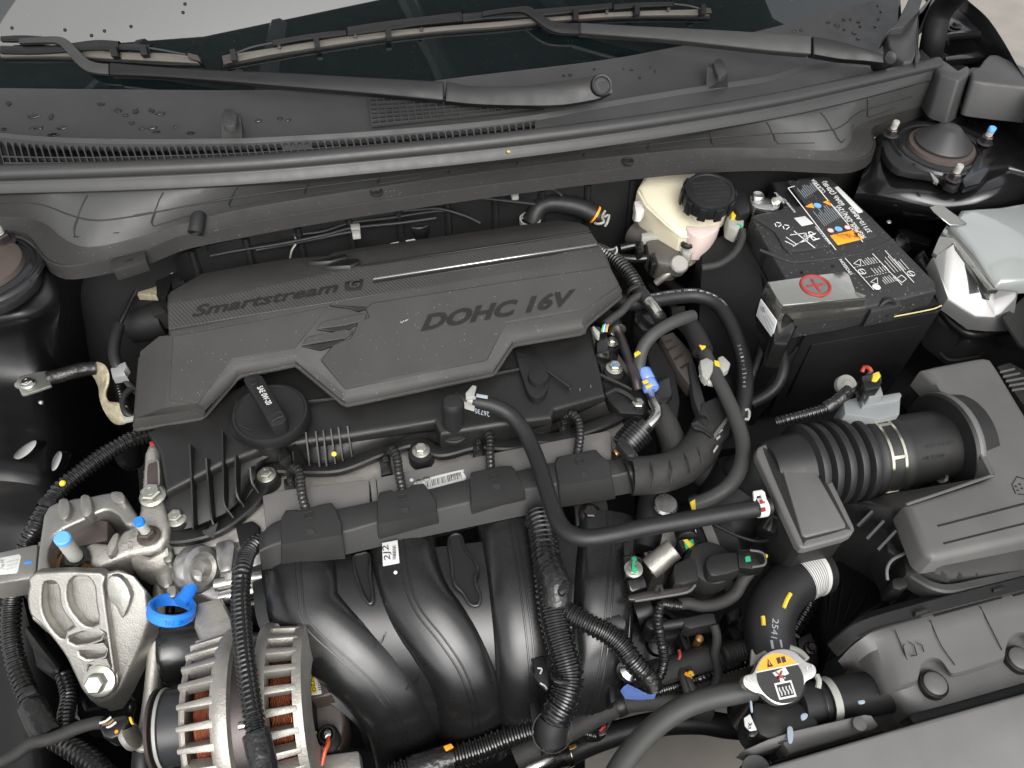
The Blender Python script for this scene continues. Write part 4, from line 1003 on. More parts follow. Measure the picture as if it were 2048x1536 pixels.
for i in range(NB):
    a = 2 * math.pi * i / NB
    t = (-ax * math.sin(a) + ay * math.cos(a)); r_ = (ax * math.cos(a) + ay * math.sin(a))
    if r_.dot(CAM - AC) < -.1: continue
    def fin(h0, h1, ra_, rb_, w0, w1): return [apt(h0, ra_, a) - t * w0, apt(h0, ra_, a) + t * w0, apt(h1, rb_, a) + t * w1, apt(h1, rb_, a) - t * w1]
    part('fin', B().prism(fin(-.039, -.006, .0755, .0805, .0024, .0038), r_ * -.014, .0015, 2), 'cast', hs_)
    part('fin', B().prism(fin(.034, .064, .0800, .0760, .0038, .0030), r_ * -.012, .0015, 2), 'cast', b2)
part('lug', B().shell([pts('392,1203,-.105 440,1192,-.105 462,1236,-.105 472,1300,-.11 410,1310,-.11 385,1250,-.11')], .05, .006, 2), 'cast')
part('lug', B().prism(pts('540,1395,-.10 590,1380,-.10 606,1400,-.10 604,1440,-.10 560,1450,-.105 542,1435,-.105'), .03, .005), 'cast')
bolt(598, 1425, -.11, 9, 'zinc', ax=LAT)
part('rod', B().tube([P(478, 1452, -.072), P(505, 1447, -.072)], .0035, 10), 'steel')
part('pulley', B().lathe(AC, AX, [(.02, -.074), (.034, -.074), (.036, -.072), (.036, -.070), (.034, -.068), (.034, -.040), (.028, -.034)], 48), 'darkrub')
part('pulley_rim', B().lathe(AC, AX, [(.0345, -.0705), (.0366, -.072), (.0371, -.0705), (.0366, -.069), (.0345, -.0695)], 48, caps=False), 'lightp')
part('pulley_disc', B().lathe(AC, AX, [(.01, -.080), (.037, -.079), (.038, -.0775), (.037, -.076), (.01, -.075)], 48), 'brown')
part('regulator', B().shell([pts('602,1290,-.155 625,1300,-.155 660,1385,-.155 664,1390,-.156 612,1402,-.156')], .04, .003, 2), 'brown')
part('regulator', B().shell([pts('611,1402,-.180 664,1388,-.180 684,1400,-.185 690,1440,-.19 680,1500,-.195 626,1498,-.195 616,1450,-.185')], .05, .004, 2), 'brown')
LP_ = pl3('608,1330,-.1545 640,1345,-.1545 620,1385,-.1545')
st = part('sticker', B().prism(cr(pts('608,1328 618,1332 648,1382 646,1387 624,1390 619,1386', LP_), 2, True), .0006, .0001), 'label')
part('yellow_band', B().prism(pts('616,1350 627,1349 634,1386 624,1388', Plane_off(LP_, .0004)), .0003, 0), 'yellow', st)
b = B().text('N20', Plane_off(LP_, .0006)(619, 1353), Plane_off(LP_, .0006)(625, 1384), Plane_off(LP_, .0006)(627, 1351), .0002)
q = Plane_off(LP_, .0006)
for k in range(8): b.add([q(633 + k * .6, 1348 + k * 4.4), q(641 + k * .6, 1346 + k * 4.4), q(641 + k * .6, 1347.5 + k * 4.4), q(633 + k * .6, 1350 + k * 4.4)], [(0, 1, 2, 3)])
part('print', b, 'ink', st, smooth=0)
o = P(654, 1470, -.168); part('terminal_boot', B().lathe(o - UP * .02, UP, [(.011, 0), (.011, .016), (.008, .022), (.0065, .022), (.006, .012)], 24), 'rubber')
part('terminal_stud', B().lathe(o, UP, [(.0045, 0), (.0045, .004), (.002, .006)], 12), 'steel')
part('wire', B().hose(pts('656,1474,-.165 656,1488,-.160 650,1502,-.160 644,1530,-.165'), .0022, 8), 'redwire')
for s in ('618,1466 634,1462 632,1470 620,1474', '630,1494 648,1490 648,1496 636,1499'): part('yellow_tape', B().prism(pts(s, -.172), .003, .0005), 'yellow')
plate('lower_bracket', '640,1510 718,1500 724,1545 640,1560', -.19, .02, 'cast', .003)
part('under_fin', B().prism(pts('562,1480 606,1466 610,1476 566,1492', -.125), .02, .002), 'cast')
part('under_fin', B().prism(pts('570,1504 614,1490 618,1500 574,1516', -.128), .02, .002), 'cast')
thing('idler_pulley', 'shiny dark ribbed idler pulley above the alternator', 'pulley', P(370, 1290, -.25))
IC = P(378, 1292, -.185)
part('wheel', B().lathe(IC, AX, [(.02, -.022), (.036, -.022), (.038, -.019), (.0365, -.016), (.0365, .02), (.038, .022), (.02, .024)], 40), 'conduit')

# ------------------------------------------------------------------ front head casting, lifting eye, dipstick
thing('timing_housing', 'bright cast aluminium engine head casting with rounded lifting boss', 'engine casting', P(430, 1140, -.2))
part('plate', B().shell([pts('338,1085,-.115 352,1070,-.112 420,1080,-.112 470,1055,-.11 530,1040,-.108 530,1175,-.13 500,1215,-.14 430,1205,-.14 388,1188,-.14 345,1160,-.13 330,1120,-.12')], .05, .006, 2), 'aluw')
part('tooth_block', B().prism(pts('428,1085 462,1074 470,1090 464,1140 440,1146 432,1120', -.098), .02, .004), 'aluw')
o = P(394, 1138, -.105); el_ax = (LAT * .82 + UP * .45 - BACK * .35).normalized()
part('lifting_boss', B().lathe(o - el_ax * .01, el_ax, [(.020, 0), (.024, .003), (.025, .012), (.023, .017), (.017, .019), (.013, .017), (.011, .008), (.004, .007)], 40), 'aluw')
part('pipe_rail', B().tube([P(430, 1170, -.118), P(540, 1148, -.116)], .0065, 14), 'aluw')
part('pipe_rail', B().tube([P(440, 1196, -.125), P(545, 1172, -.122)], .0075, 14), 'steel')
part('pipe_rail', B().tube([P(436, 1222, -.14), P(560, 1195, -.135)], .006, 14), 'darksteel')
plate('dark_port', '470,1050 505,1040 520,1052 516,1085 480,1095', -.1, .006, 'dark', .002)
plate('side_bracket', '300,1098 330,1090 344,1104 348,1165 330,1180 312,1168 300,1140', -.118, .03, 'alu', .006)
for x, y in ((334, 1112), (352, 1150), (342, 1182)):
    part('side_bolt', B().prism(cr(pts('%d,%d %d,%d %d,%d %d,%d' % (x - 8, y - 9, x + 8, y - 11, x + 9, y + 10, x - 7, y + 11), -.098), 2, True), .012, .0015), 'zinc')
thing('dipstick', 'bright blue engine oil dipstick with oval pull ring', 'dipstick', P(345, 1230, -.14))
o = P(343, 1222, -.095); vv = (CAM - o).normalized(); da = (vv * .24 + up * .95 + rt * .16).normalized()
part('pull_ring', B().lathe(o - da * .0055, da, [(.0180, .0005), (.0205, 0), (.0222, .002), (.0222, .0110), (.0205, .013), (.0180, .0125), (.0180, .0005)], 56, caps=False), 'blue')
part('neck', B().hose([P(360, 1206, -.100), P(372, 1192, -.102), P(382, 1174, -.104)], .0072, 14), 'blue')
part('collar', B().lathe(P(378, 1178, -.111), P(386, 1160, -.105) - P(378, 1178, -.111), [(.0088, 0), (.0092, .001), (.0092, .004), (.008, .005)], 24), 'blue')
part('tube_mouth', B().lathe(P(384, 1166, -.112), P(390, 1150, -.105) - P(384, 1166, -.112), [(.010, -.004), (.010, .002), (.006, .012)], 20), 'white')
x, y, z = frame(da); fd = (-up + da * up.dot(da)).normalized(); sd2 = fd.cross(da); sd2 = sd2 if sd2.dot(rt) > 0 else -sd2
b = B()
for i, ch in enumerate('ENGINE OIL'):
    a = .62 - 1.3 * i / 9
    if ch == ' ': continue
    rr_ = fd * math.cos(a) + sd2 * math.sin(a); tt = sd2 * math.cos(a) - fd * math.sin(a)
    c = o + rr_ * .0224; wch = .0010 if ch == 'I' else .0028
    b.text(ch, c + tt * wch / 2 + da * .0025, c - tt * wch / 2 + da * .0025, c + tt * wch / 2 - da * .0022, .0002)
part('lettering', b, 'blued')

# ------------------------------------------------------------------ engine mount
thing('engine_mount', 'bare cast aluminium engine mount bracket with ribbed apron and open pocket', 'engine mount', P(180, 1200, -.2))
MZ = -.075
part('pocket_frame', B().prism(pts('72,1142 76,1100 86,1030 96,1012 112,1004 150,995 178,992 206,986 232,982 244,984 276,1034 270,1052 250,1050 236,1030 220,1020 206,1020 192,1026 160,1042 128,1056 108,1070 96,1092 93,1116 100,1136 116,1144 112,1160 76,1160', MZ), .045, .0035, 3), 'alu')
for s in ('116,1000 134,996 140,1016 134,1036 118,1036', '160,992 178,990 184,1014 180,1028 164,1032', '222,984 244,984 250,1000 244,1006 226,1004'):
    part('top_rib', B().prism(cr(pts(s, MZ + .007), 2, True), .014, .003), 'alu')
part('pocket_floor', B().prism(pts('92,1060 140,1020 250,1000 280,1060 250,1150 110,1150', MZ - .045), .01, .001), 'brown')
part('rubber_block', B().prism(pts('140,1062 200,1036 216,1040 216,1080 150,1096 136,1084', MZ - .012), .03, .004), 'brown')
part('apron', B().shell([pts('74,1140,-.072 118,1142,-.073 150,1146,-.074 200,1144,-.074 236,1136,-.074 268,1150,-.078 292,1180,-.09 298,1240,-.115 282,1290,-.135 262,1330,-.15 240,1375,-.165 224,1398,-.175 200,1404,-.178 176,1396,-.175 158,1370,-.166 130,1310,-.145 96,1262,-.125 62,1236,-.11 52,1200,-.10 58,1180,-.09')], V((0, 0, -.03)), .004, 3), 'alu')
AP = pl3('75,1140,-.064 236,1136,-.065 200,1404,-.169')
part('ribbed_face', holed('70,1146 58,1172 54,1200 60,1230 78,1246 110,1284 136,1322 162,1378 180,1396 204,1400 228,1384 232,1360 224,1300 214,1230 206,1170 200,1146', [
    '86,1172 96,1164 110,1166 117,1180 119,1206 128,1228 148,1254 132,1262 128,1278 112,1268 92,1240 84,1212',
    '134,1184 140,1162 158,1152 176,1156 188,1174 191,1206 196,1248 172,1252 154,1236 138,1212',
    '138,1274 196,1260 200,1278 152,1290', '158,1302 204,1290 208,1312 172,1318', '178,1330 210,1322 220,1356 216,1374 190,1384 178,1362'], AP, .013, .0022, 2), 'alu')
part('side_lobe', B().prism(cr(pts('214,1158 232,1152 248,1164 262,1194 252,1224 244,1238 232,1214 216,1196', Plane_off(AP, -.001)), 2, True), AP.n * -.014, .0045, 3), 'alu')
part('bolt_seat', B().lathe(AP(199, 1362), AP.n, [(.017, -.012), (.017, -.002), (.015, -.001)], 32), 'alu')
q = AP(199, 1362, .003); part('bolt', hexhead(q, (AP.n + UP * .4), .0098, 1.55, .011), 'zinc')
b = B().text('8', q + (AP.n + UP * .4).normalized() * .0112 - LAT * .003 - BACK * .003, q + (AP.n + UP * .4).normalized() * .0112 + LAT * .002 - BACK * .003, q + (AP.n + UP * .4).normalized() * .0112 - LAT * .003 + BACK * .003, .0002); part('bolt_mark', b, 'alu')
part('left_arm', B().prism(pts('-30,1110 76,1086 72,1140 60,1158 -30,1172', -.085), .03, .003), 'alu')
LB = pl3('0,1120,-.0845 40,1110,-.0845 10,1150,-.0845')
st = part('sticker', B().prism(pts('-10,1118 38,1108 42,1112 36,1142 32,1146 -10,1150', LB), .0005, .0001), 'label')
b = B(); q = Plane_off(LB, .0004)
for k in range(30):
    x, y = rng.randrange(4) * 2.0 + 1, rng.randrange(11) * 2.0 + 1118
    b.add([q(x, y), q(x + 1.6, y - .3), q(x + 1.6, y + 1.3), q(x, y + 1.6)], [(0, 1, 2, 3)])
for i, t in enumerate(('21810 BY190', '2025 05 30', '06 2M 11')): b.text(t, q(13, 1126 + i * 7.4), q(37 - i * 3, 1121 + i * 7.4), q(13, 1122.5 + i * 7.4), .0001)
part('print', b, 'inkg', st, smooth=0)
part('pen_mark', B().prism(pts('47,1124 64,1121 64,1125 48,1128', -.0846), .0005, .0001), 'blue')
thing('engine_bracket', 'cast aluminium bracket bolted between the mount stud and the engine', 'engine bracket', P(240, 1090, -.12))
part('arm', B().shell([pts('168,1090,-.085 186,1082,-.084 224,1086,-.082 246,1060,-.08 268,1050,-.078 278,1020,-.078 284,960,-.078 288,905,-.078 296,888,-.078 316,884,-.078 326,1000,-.08 336,1050,-.082 334,1074,-.085 320,1096,-.088 296,1106,-.09 262,1110,-.09 238,1118,-.09 200,1136,-.09 180,1134,-.09')], .035, .006, 3), 'cast')
part('front_block', B().shell([pts('256,1100,-.092 300,1112,-.092 336,1090,-.092 340,1120,-.1 318,1138,-.105 282,1144,-.105 262,1132,-.1')], .03, .004, 2), 'cast')
plate('recess_rim', '292,928 306,920 318,922 318,980 300,984 290,976', -.0755, .004, 'cast', .0015, rnd=3)
plate('recess', '295,932 306,925 314,926 314,976 301,979 294,973', -.0747, .002, 'brown', .0005, rnd=3)
plate('arm_rib', '214,1092 226,1070 236,1066 232,1090 222,1108 214,1110', -.078, .008, 'cast', .002, rnd=2)
b = B(); q = Plane(P(260, 1050, -.0755), P(270, 1050, -.0755), P(260, 1090, -.0755)); b.text('E1VV3', q(266, 1098), q(272, 1050), q(256, 1096), .0008); part('cast_letters', b, 'alu')
b = B(); q = Plane(P(280, 900, -.0765), P(290, 900, -.0765), P(280, 990, -.0765)); b.text('EA160', q(292, 966), q(293, 942), q(286, 966), .0005); part('cast_letters', b, 'alu')
stud(298, 1072, -.082, 12, .030, 'brown', 'lightp', 'blue')
bolt(306, 992, -.075, 20, 'zinc', fl=1.3); part('red_mark', B().prism(pts('298,884 308,882 310,890 300,892', -.0755), .001, .0003), 'red')
part('mount_stud', B().conduit([P(154, 1116, -.085), P(140, 1098, -.06), P(126, 1078, -.036)], .0070, .0028, .08, 16), 'lightp')
ta, tb = P(126, 1078, -.036), P(121, 1070, -.027)
part('stud_tip', B().lathe(ta, tb - ta, [(.0074, -.003), (.0074, .003), (.006, .0045), (.001, .0046)], 20), 'bluel')
part('mount_nut', hexhead(P(160, 1126, -.098), (ta - P(154, 1116, -.085)), .013, 1.4, .016), 'conduit')
part('nut_washer', B().lathe(P(162, 1128, -.1), UP, [(.024, 0), (.024, .003), (.018, .004)], 32), 'brass')

# ------------------------------------------------------------------ left side: strap, pipe, loom
thing('ground_strap', 'braided copper ground strap with bolted silver tab and taped end', 'ground strap', P(150, 770, -.1))
part('tab', B().prism(cr(pts('29,766 34,761 41,751 88,742 94,745 101,768 98,773 50,789 42,787 37,776 29,773', -.075), 2, True), .003, .0008), 'zinc')
bolt(57, 768, -.074, 11, 'steel', fl=1.3)
part('tape_sleeve', B().hose(pts('94,758,-.078 118,752,-.08 145,744,-.08 170,738,-.082 192,736,-.085'), .0085, 14, None, .12), 'tape')
bp = resample(cr(pts('188,735,-.085 202,748,-.088 208,768,-.092 206,792,-.095 214,812,-.1 232,826,-.1 252,830,-.098'), 8), 40)
part('braid', B().sweep(bp, lambda i, t: [((.009 + .004 * math.sin(t * 9)) * a, .002 * c) for a, c in ((1, 0), (.8, 1), (0, 1.3), (-.8, 1), (-1, 0), (-.8, -1), (0, -1.3), (.8, -1))], (UP * .6 - BACK * .4 - LAT * .5).normalized()), 'braid')
part('lug', B().prism(pts('244,832 264,826 270,830 268,838 246,843', -.096), .004, .001), 'lightp')
thing('left_loom', 'long ribbed black wiring conduit running down the left picture edge', 'wiring conduit', P(60, 1200, -.2))
part('conduit', B().conduit(pts('300,868,-.11 262,880,-.105 215,905,-.1 170,938,-.098 125,975,-.097 95,1015,-.097 72,1055,-.1 55,1090,-.11 36,1150,-.125 24,1210,-.14 22,1270,-.15 34,1330,-.16 54,1385,-.165 76,1430,-.17 92,1480,-.17'), .0098, .0050, .16, 18, .05), 'conduit')
part('branch', B().conduit(pts('88,1456,-.17 112,1478,-.168 150,1500,-.165 190,1530,-.165 220,1560,-.165'), .0105, .005, .16, 18, .05), 'conduit')
part('branch', B().conduit(pts('128,1350,-.2 138,1390,-.2 132,1430,-.19 128,1470,-.18'), .0085, .005, .14, 16), 'conduit')
part('tape_joint', B().hose(pts('64,1410,-.165 82,1450,-.165 100,1476,-.165'), .0125, 14, None, .1), 'tape')
part('cable_tie', B().lathe(P(92, 1018, -.097), P(110, 995, -.097) - P(92, 1018, -.097), [(.0108, 0), (.0112, .003), (.0112, .006), (.0108, .008)], 20, caps=False), 'blackp')
part('paint_mark', B().lathe(P(124, 966, -.0865), UP - BACK * .4, [(.0035, -.001), (.0026, .0006), (.0004, .0009)], 10), 'yellow')
part('clip', B().prism(pts('40,1376 66,1368 74,1384 50,1394', -.15), .01, .002), 'blackp')
thing('sensor_wire', 'dull taped wire ending in a black connector on the silver pipe', 'sensor lead', P(120, 1480, -.16))
part('wire', B().hose(pts('-20,1535,-.16 30,1510,-.155 64,1486,-.15 100,1478,-.148 150,1458,-.146 190,1446,-.145 206,1446,-.145'), .0058, 12, None, .06), 'cloth')
part('connector', B().prism(pts('196,1452 228,1432 252,1428 258,1440 244,1470 222,1478 206,1476', -.135), .025, .003), 'conduit')
for dx in (0, 5, 10): part('core_wire', B().hose(pts('%d,%d,-.137 %d,%d,-.134 %d,%d,-.134' % (200 + dx, 1446 + dx, 212 + dx, 1442 + dx, 222 + dx, 1434 + dx)), .0012, 6), 'label' if dx % 10 == 0 else 'brass')
part('yellow_lock', B().prism(pts('256,1434 262,1432 266,1446 261,1448', -.134), .004, .001), 'yellow')
part('lock_dot', B().lathe(P(233, 1463, -.1345), UP, [(.0018, 0), (.0015, .0006), (.0003, .0008)], 10), 'orange')
part('seal_ring', B().lathe(P(255, 1474, -.15), P(285, 1455, -.145) - P(255, 1474, -.15), [(.014, 0), (.0145, .002), (.0145, .005), (.011, .007)], 28), 'cast')
thing('coolant_pipe', 'straight dull silver metal pipe standing between mount and alternator', 'metal pipe', P(300, 1400, -.3))
part('pipe', B().tube(cr(pts('322,1150,-.14 316,1230,-.15 310,1300,-.16 300,1400,-.175 288,1480,-.18 280,1570,-.19'), 6), .0068, 18), 'cast')
part('dark_pipe', B().tube(cr(pts('338,1180,-.19 330,1300,-.2 318,1420,-.21 305,1560,-.22'), 6), .0075, 16), 'darksteel')  # second, darker pipe running parallel to the silver one
part('fitting', B().prism(pts('262,1462 296,1456 306,1480 300,1500 276,1506 258,1490', -.165), .02, .003), 'cast')
part('sleeve', B().lathe(P(286, 1500, -.176), P(284, 1530, -.18) - P(286, 1500, -.176), [(.009, 0), (.0095, .001), (.0095, .02), (.008, .022)], 20), 'rubber')
thing('mount_bracket', 'black pressed steel bracket under the aluminium mount apron', 'bracket', P(200, 1430, -.25))
part('plate', B().shell([pts('150,1360,-.205 180,1410,-.2 240,1400,-.2 268,1340,-.2 276,1400,-.21 262,1436,-.215 160,1444,-.215 140,1440,-.21')], .06, .006, 3), 'paint')
part('side_plate', B().shell([pts('44,1190,-.17 60,1250,-.18 120,1330,-.2 118,1346,-.2 100,1348,-.2 70,1330,-.2 64,1300,-.2 50,1270,-.2')], .04, .004, 2), 'blackp')
part('wall', B().shell([pts('276,1140,-.12 296,1150,-.13 300,1240,-.15 280,1320,-.17 262,1390,-.19 258,1380,-.2 290,1260,-.17')], .08, .004, 2), 'blackp')
# ------------------------------------------------------------------ brake reservoir
thing('brake_reservoir', 'translucent cream brake fluid reservoir with big black screw cap', 'fluid reservoir', P(1370, 430, -.1))
part('tank', B().shell([pts('1276,372,-.004 1290,347,-.002 1346,342,.0 1400,338,.002 1450,372,-.002 1440,420,-.012 1436,444,-.02 1398,470,-.03 1360,472,-.03 1330,444,-.022 1290,402,-.012')], .055, .008, 3), 'tank')
part('front_bulge', B().prism(cr(pts('1380,420 1420,436 1441,432 1440,452 1420,470 1396,474 1372,456', -.024), 3, True), .04, .005), 'pinkt')
part('neck', B().lathe(P(1412, 420, -.02), UP, [(.030, -.01), (.028, .01), (.027, .03)], 32), 'tank')
part('seam', B().tube(resample(pts('1277,384,-.008 1292,412,-.014 1332,450,-.024 1362,474,-.032 1400,474,-.032 1441,446,-.024'), 30), .0016, 6), 'tank')
o = P(1416, 392, .012); r = 51 * mpx(o); CA = (UP + BACK * -.12 + LAT * -.05).normalized()
b = B().lathe(o - CA * .012, CA, [(r * .95, 0), (r, .002), (r, .020), (r * .95, .0235), (r * .85, .0235), (r * .83, .0225), (.002, .0225)], 48)
part('cap', b, 'blackp')
x, y, z = frame(CA)
for k in range(10):
    a = 2 * math.pi * k / 10; d = x * math.cos(a) + y * math.sin(a); t = CA.cross(d)
    part('cap_lug', B().prism([o + d * (r * 1.0) + t * .006 + CA * .008, o + d * r * 1.0 - t * .006 + CA * .008, o + d * (r + .003) - t * .005 + CA * .008, o + d * (r + .003) + t * .005 + CA * .008], CA * -.02, .0008), 'blackp')
b = B(); tx = (-LAT + BACK * .1).normalized(); tx = (tx - CA * tx.dot(CA)).normalized(); ty = CA.cross(tx)
c0 = o + CA * .0108
for i, t in enumerate(('WARNING', 'CLEAN FILLER CAP', 'BEFORE REMOVING', 'USE ONLY DOT 4', 'BRAKE FLUID FROM', 'SEALED CONTAINER')):
    w_ = (.010, .021, .022, .020, .022, .021)[i]; yy = .018 - i * .0068
    b.text(t, c0 - tx * w_ + ty * yy, c0 + tx * w_ + ty * yy, c0 - tx * w_ + ty * (yy + .0040), .0003)
part('cap_lettering', b, 'capink')
part('level_tab', B().prism(pts('1268,402 1284,398 1290,420 1282,430 1272,428', -.02), .012, .002), 'white')
part('mount_lug', B().prism(pts('1358,480 1394,474 1390,496 1382,510 1366,506', -.05), .02, .003), 'lightp')
part('grommet', B().lathe(P(1374, 490, -.045), UP, [(.009, 0), (.009, .004), (.006, .006), (.003, .003)], 20), 'rubber')
thing('master_cylinder', 'cast aluminium brake master cylinder with brake pipe unions behind the engine cover', 'master cylinder', P(1340, 510, -.15))
part('cylinder', B().cyl(P(1268, 465, -.075), P(1352, 520, -.075), .020, 24), 'brn_alu')
part('body', B().prism(pts('1290,470 1345,478 1372,512 1350,530 1316,525 1296,505', -.055), .03, .006), 'brn_alu')
part('end_disc', B().lathe(P(1357, 530, -.06), UP - BACK * .5, [(.013, -.01), (.013, .004), (.011, .006), (.003, .006)], 24), 'cast')
for s in ('1240,497,-.07 1262,492,-.068 1286,490,-.066', '1238,516,-.075 1268,518,-.073 1306,516,-.07'): part('pipe_union', B().hose(pts(s), .006, 12), 'conduit')
for s in ('1272,480 1288,478 1290,502 1274,504', '1300,502 1316,500 1318,528 1302,530'): part('union_nut', B().prism(pts(s, -.055), .02, .004), 'conduit')
part('outlet_pipe', B().hose(pts('1352,535,-.07 1335,548,-.075 1312,566,-.09'), .005, 10), 'cast')
part('rear_sensor', B().prism(pts('1276,457 1306,454 1308,461 1278,464', -.060), .008, .002), 'yellow')
part('sensor_plug', B().prism(pts('1282,466 1326,458 1330,472 1284,476', -.05), .012, .002), 'lightp')
thing('brake_servo', 'large glossy black brake servo drum half hidden behind the reservoir', 'brake servo', P(1260, 420, -.2))
o = P(1246, 425, -.085); sa = (-BACK + LAT * .25 + UP * .12).normalized()
part('drum', B().lathe(o - sa * .04, sa, [(.07, 0), (.085, .01), (.088, .03), (.084, .034), (.084, .040), (.07, .048), (.03, .052)], 48), 'paint')
part('bracket', B().shell([pts('1168,380,-.03 1200,370,-.03 1236,372,-.03 1240,385,-.035 1215,392,-.04 1180,400,-.04')], .02, .004, 2), 'paint')

# ------------------------------------------------------------------ battery
BZ = .0
thing('battery', 'black car battery with white printed warning labels on its top', 'battery', P(1690, 560, -.19))
TOP = pl3('1594,357,.0 1866,567,.0 1510,437,.0')
part('case', B().shell([pts('1546,372 1660,360 1745,440 1792,486 1880,607 1612,654 1560,640 1508,446', -.026)], V((0, 0, -.165)), .003, 2), 'blackp')
part('lid', B().shell([pts('1594,357,.0 1657,352,.0 1740,430,.0 1787,477,.0 1868,568,.0 1874,582,-.004 1690,625,-.0 1600,640,.0 1572,560,.0 1503,437,.0 1504,430,.0 1566,417,.0 1612,408,.0')], .03, .0025, 2), 'batt')
part('lid_shelf', B().shell([pts('1544,364,-.008 1592,357,-.008 1612,408,-.008 1566,416,-.008')], .03, .002, 1), 'blackp')
part('label_plate', B().prism(cr(pts('1576,364 1590,361 1650,356 1668,366 1740,446 1754,464 1752,474 1700,486 1590,503 1574,500 1564,490 1548,462 1510,436 1512,430 1600,412 1608,406', Plane_off(TOP, .0028)), 2, True), .003, .0018), 'batt')
part('front_step', B().prism(pts('1736,596 1796,586 1802,596 1802,612 1742,624', -.004), .025, .002), 'batt')
part('terminal_well', B().lathe(P(1770, 613, -.008), -BACK + UP * .3, [(.012, -.002), (.012, .004), (.009, .005), (.006, .003), (.003, .0)], 24), 'blackp')
part('step_line', B().hose(pts('1520,500,.0005 1570,520,.0005 1600,524,.0005 1700,512,.0005 1740,500,.0005 1786,480,.0005'), .0018, 8), 'batt')
for x, y in ((1510, 432), (1573, 422), (1666, 532), (1604, 544)): part('vent_hole', B().lathe(P(x, y, .0012), UP, [(.0022, 0), (.0022, .0006), (.0005, .0006)], 10), 'dark')
part('side_lug', B().prism(pts('1730,434 1744,430 1752,446 1750,456 1740,452', -.006), .03, .003), 'blackp')
part('handle_clip', B().prism(pts('1528,476 1544,470 1556,478 1552,500 1540,506 1530,494', -.002), .03, .004), 'blackp')
L1 = Plane_off(TOP, .0033)
lab = CUR
def btext(t, p0, p1, p2, mt='inkw', pl=L1): return B().text(t, pl(*p0), pl(*p1), pl(*p2), .0002, 0, .006)
def addt(B_, t, p0, p1, h):
    """text from p0 to p1 (photo pixels), cap height h towards its own left-hand side, upside down labels"""
    dx, dy = p1[0] - p0[0], p1[1] - p0[1]; n_ = math.hypot(dx, dy)
    ux, uy = -14.5 / 15 , 4.2 / 15
    B_.text(t, L1(*p0), L1(*p1), L1(p0[0] + ux * h, p0[1] + uy * h), .0002, 0, .008); return B_
def rule(B_, x0, y0, x1, y1, wd=1.0, pl=None):
    pl = pl or L1; dx, dy = x1 - x0, y1 - y0; n_ = math.hypot(dx, dy); nx, ny = -dy / n_ * wd / 2, dx / n_ * wd / 2
    B_.add([pl(x0 + nx, y0 + ny), pl(x1 + nx, y1 + ny), pl(x1 - nx, y1 - ny), pl(x0 - nx, y0 - ny)], [(0, 1, 2, 3)])
b = B()
addt(b, '37110-AB400', (1744, 464), (1704, 414), 9)
addt(b, 'AGM60L-DIN(12V)', (1733, 475), (1680, 410), 11)
addt(b, '60Ah (20HR)', (1690, 410), (1651, 362), 10)
addt(b, 'CCA 640A', (1669, 386), (1630, 360), 7) if False else None
addt(b, 'RC 100min', (1700, 416), (1668, 378), 7) if False else None
addt(b, 'CCA 640A', (1652, 384), (1628, 358), 8)
rule(b, 1627, 366, 1726, 484, 1.6); rule(b, 1576, 376, 1672, 500, 1.6); rule(b, 1576, 376, 1590, 372, 1.4)
addt(b, 'POPOWER LET', (1592, 424), (1568, 396), 4); addt(b, 'MADE IN KOREA', (1662, 488), (1632, 452), 4); addt(b, 'KEEP UPRIGHT', (1570, 406), (1552, 384), 4)
addt(b, 'Pb', (1640, 478), (1622, 462), 14)
part('label_print', b, 'inkw', smooth=0)
# microprint blocks, recycling and bin symbols
b = B()
def micro(x0, y0, ax_, ay_, n_, step, ln):
    for i in range(n_):
        l_ = ln * rng.uniform(.6, 1); px_, py_ = x0 + i * step[0], y0 + i * step[1]
        rule(b, px_, py_, px_ + ax_ * l_, py_ + ay_ * l_, .9)
micro(1610, 396, -.62, -.78, 9, (3.2, -2.0), 26); micro(1650, 452, -.62, -.78, 11, (3.4, -2.0), 40)
part('fine_print', b, 'inkg', smooth=0)
b = B()
rule(b, 1586, 493, 1632, 466, 1.8); rule(b, 1588, 462, 1630, 496, 1.8)
for a in ((1572, 474, 1592, 488), (1592, 488, 1616, 480), (1616, 480, 1612, 466), (1612, 466, 1580, 470), (1570, 482, 1590, 492)): rule(b, *a, 1.4)
c_ = L1(1611, 472); b.tube([c_ + (LAT * math.cos(k * .6) + BACK * math.sin(k * .6)) * .0022 for k in range(11)], .0004, 4)
for k in range(3):
    for (x, y) in ((1556, 449), (1572, 454)):
        a = k * 2.1; rule(b, x + 7 * math.cos(a), y + 5 * math.sin(a), x + 7 * math.cos(a + 1.5), y + 5 * math.sin(a + 1.5), 1.8)
part('recycle_symbol', b, 'inkw', smooth=0)
part('orange_label', B().prism(pts('1660,471 1711,459 1728,477 1676,490', L1), .0004, .0001), 'orange')
b = B(); L2 = Plane_off(TOP, .0042)
for i, t in enumerate(('CAUTION', 'VRLA AGM', 'DO NOT OPEN')): b.text(t, L2(1718 - i * 13, 474 - i * -1), L2(1694 - i * 9, 466 + i * 1), L2(1713 - i * 13, 477), .0001)
b.add([L2(1716, 464), L2(1708, 466), L2(1716, 475)], [(0, 1, 2)])
part('orange_print', b, 'ink', smooth=0)
part('white_strip', B().prism(pts('1669,375 1676,372 1724,420 1726,424 1716,426', L1), .0004, .0001), 'label')
part('code_panel', B().prism(pts('1588,436 1610,432 1627,447 1604,452', L1), .0004, .0001), 'label')
def disc(x, y, r, mt, dz=.0035, nm='symbol'):
    o_ = Plane_off(TOP, dz)(x, y); part(nm, B().lathe(o_, TOP.n, [(r, 0), (r, .0003), (.0003, .0003)], 18), mt)
disc(1635, 411, .0052, 'bluel'); disc(1677, 458, .0050, 'bluel')
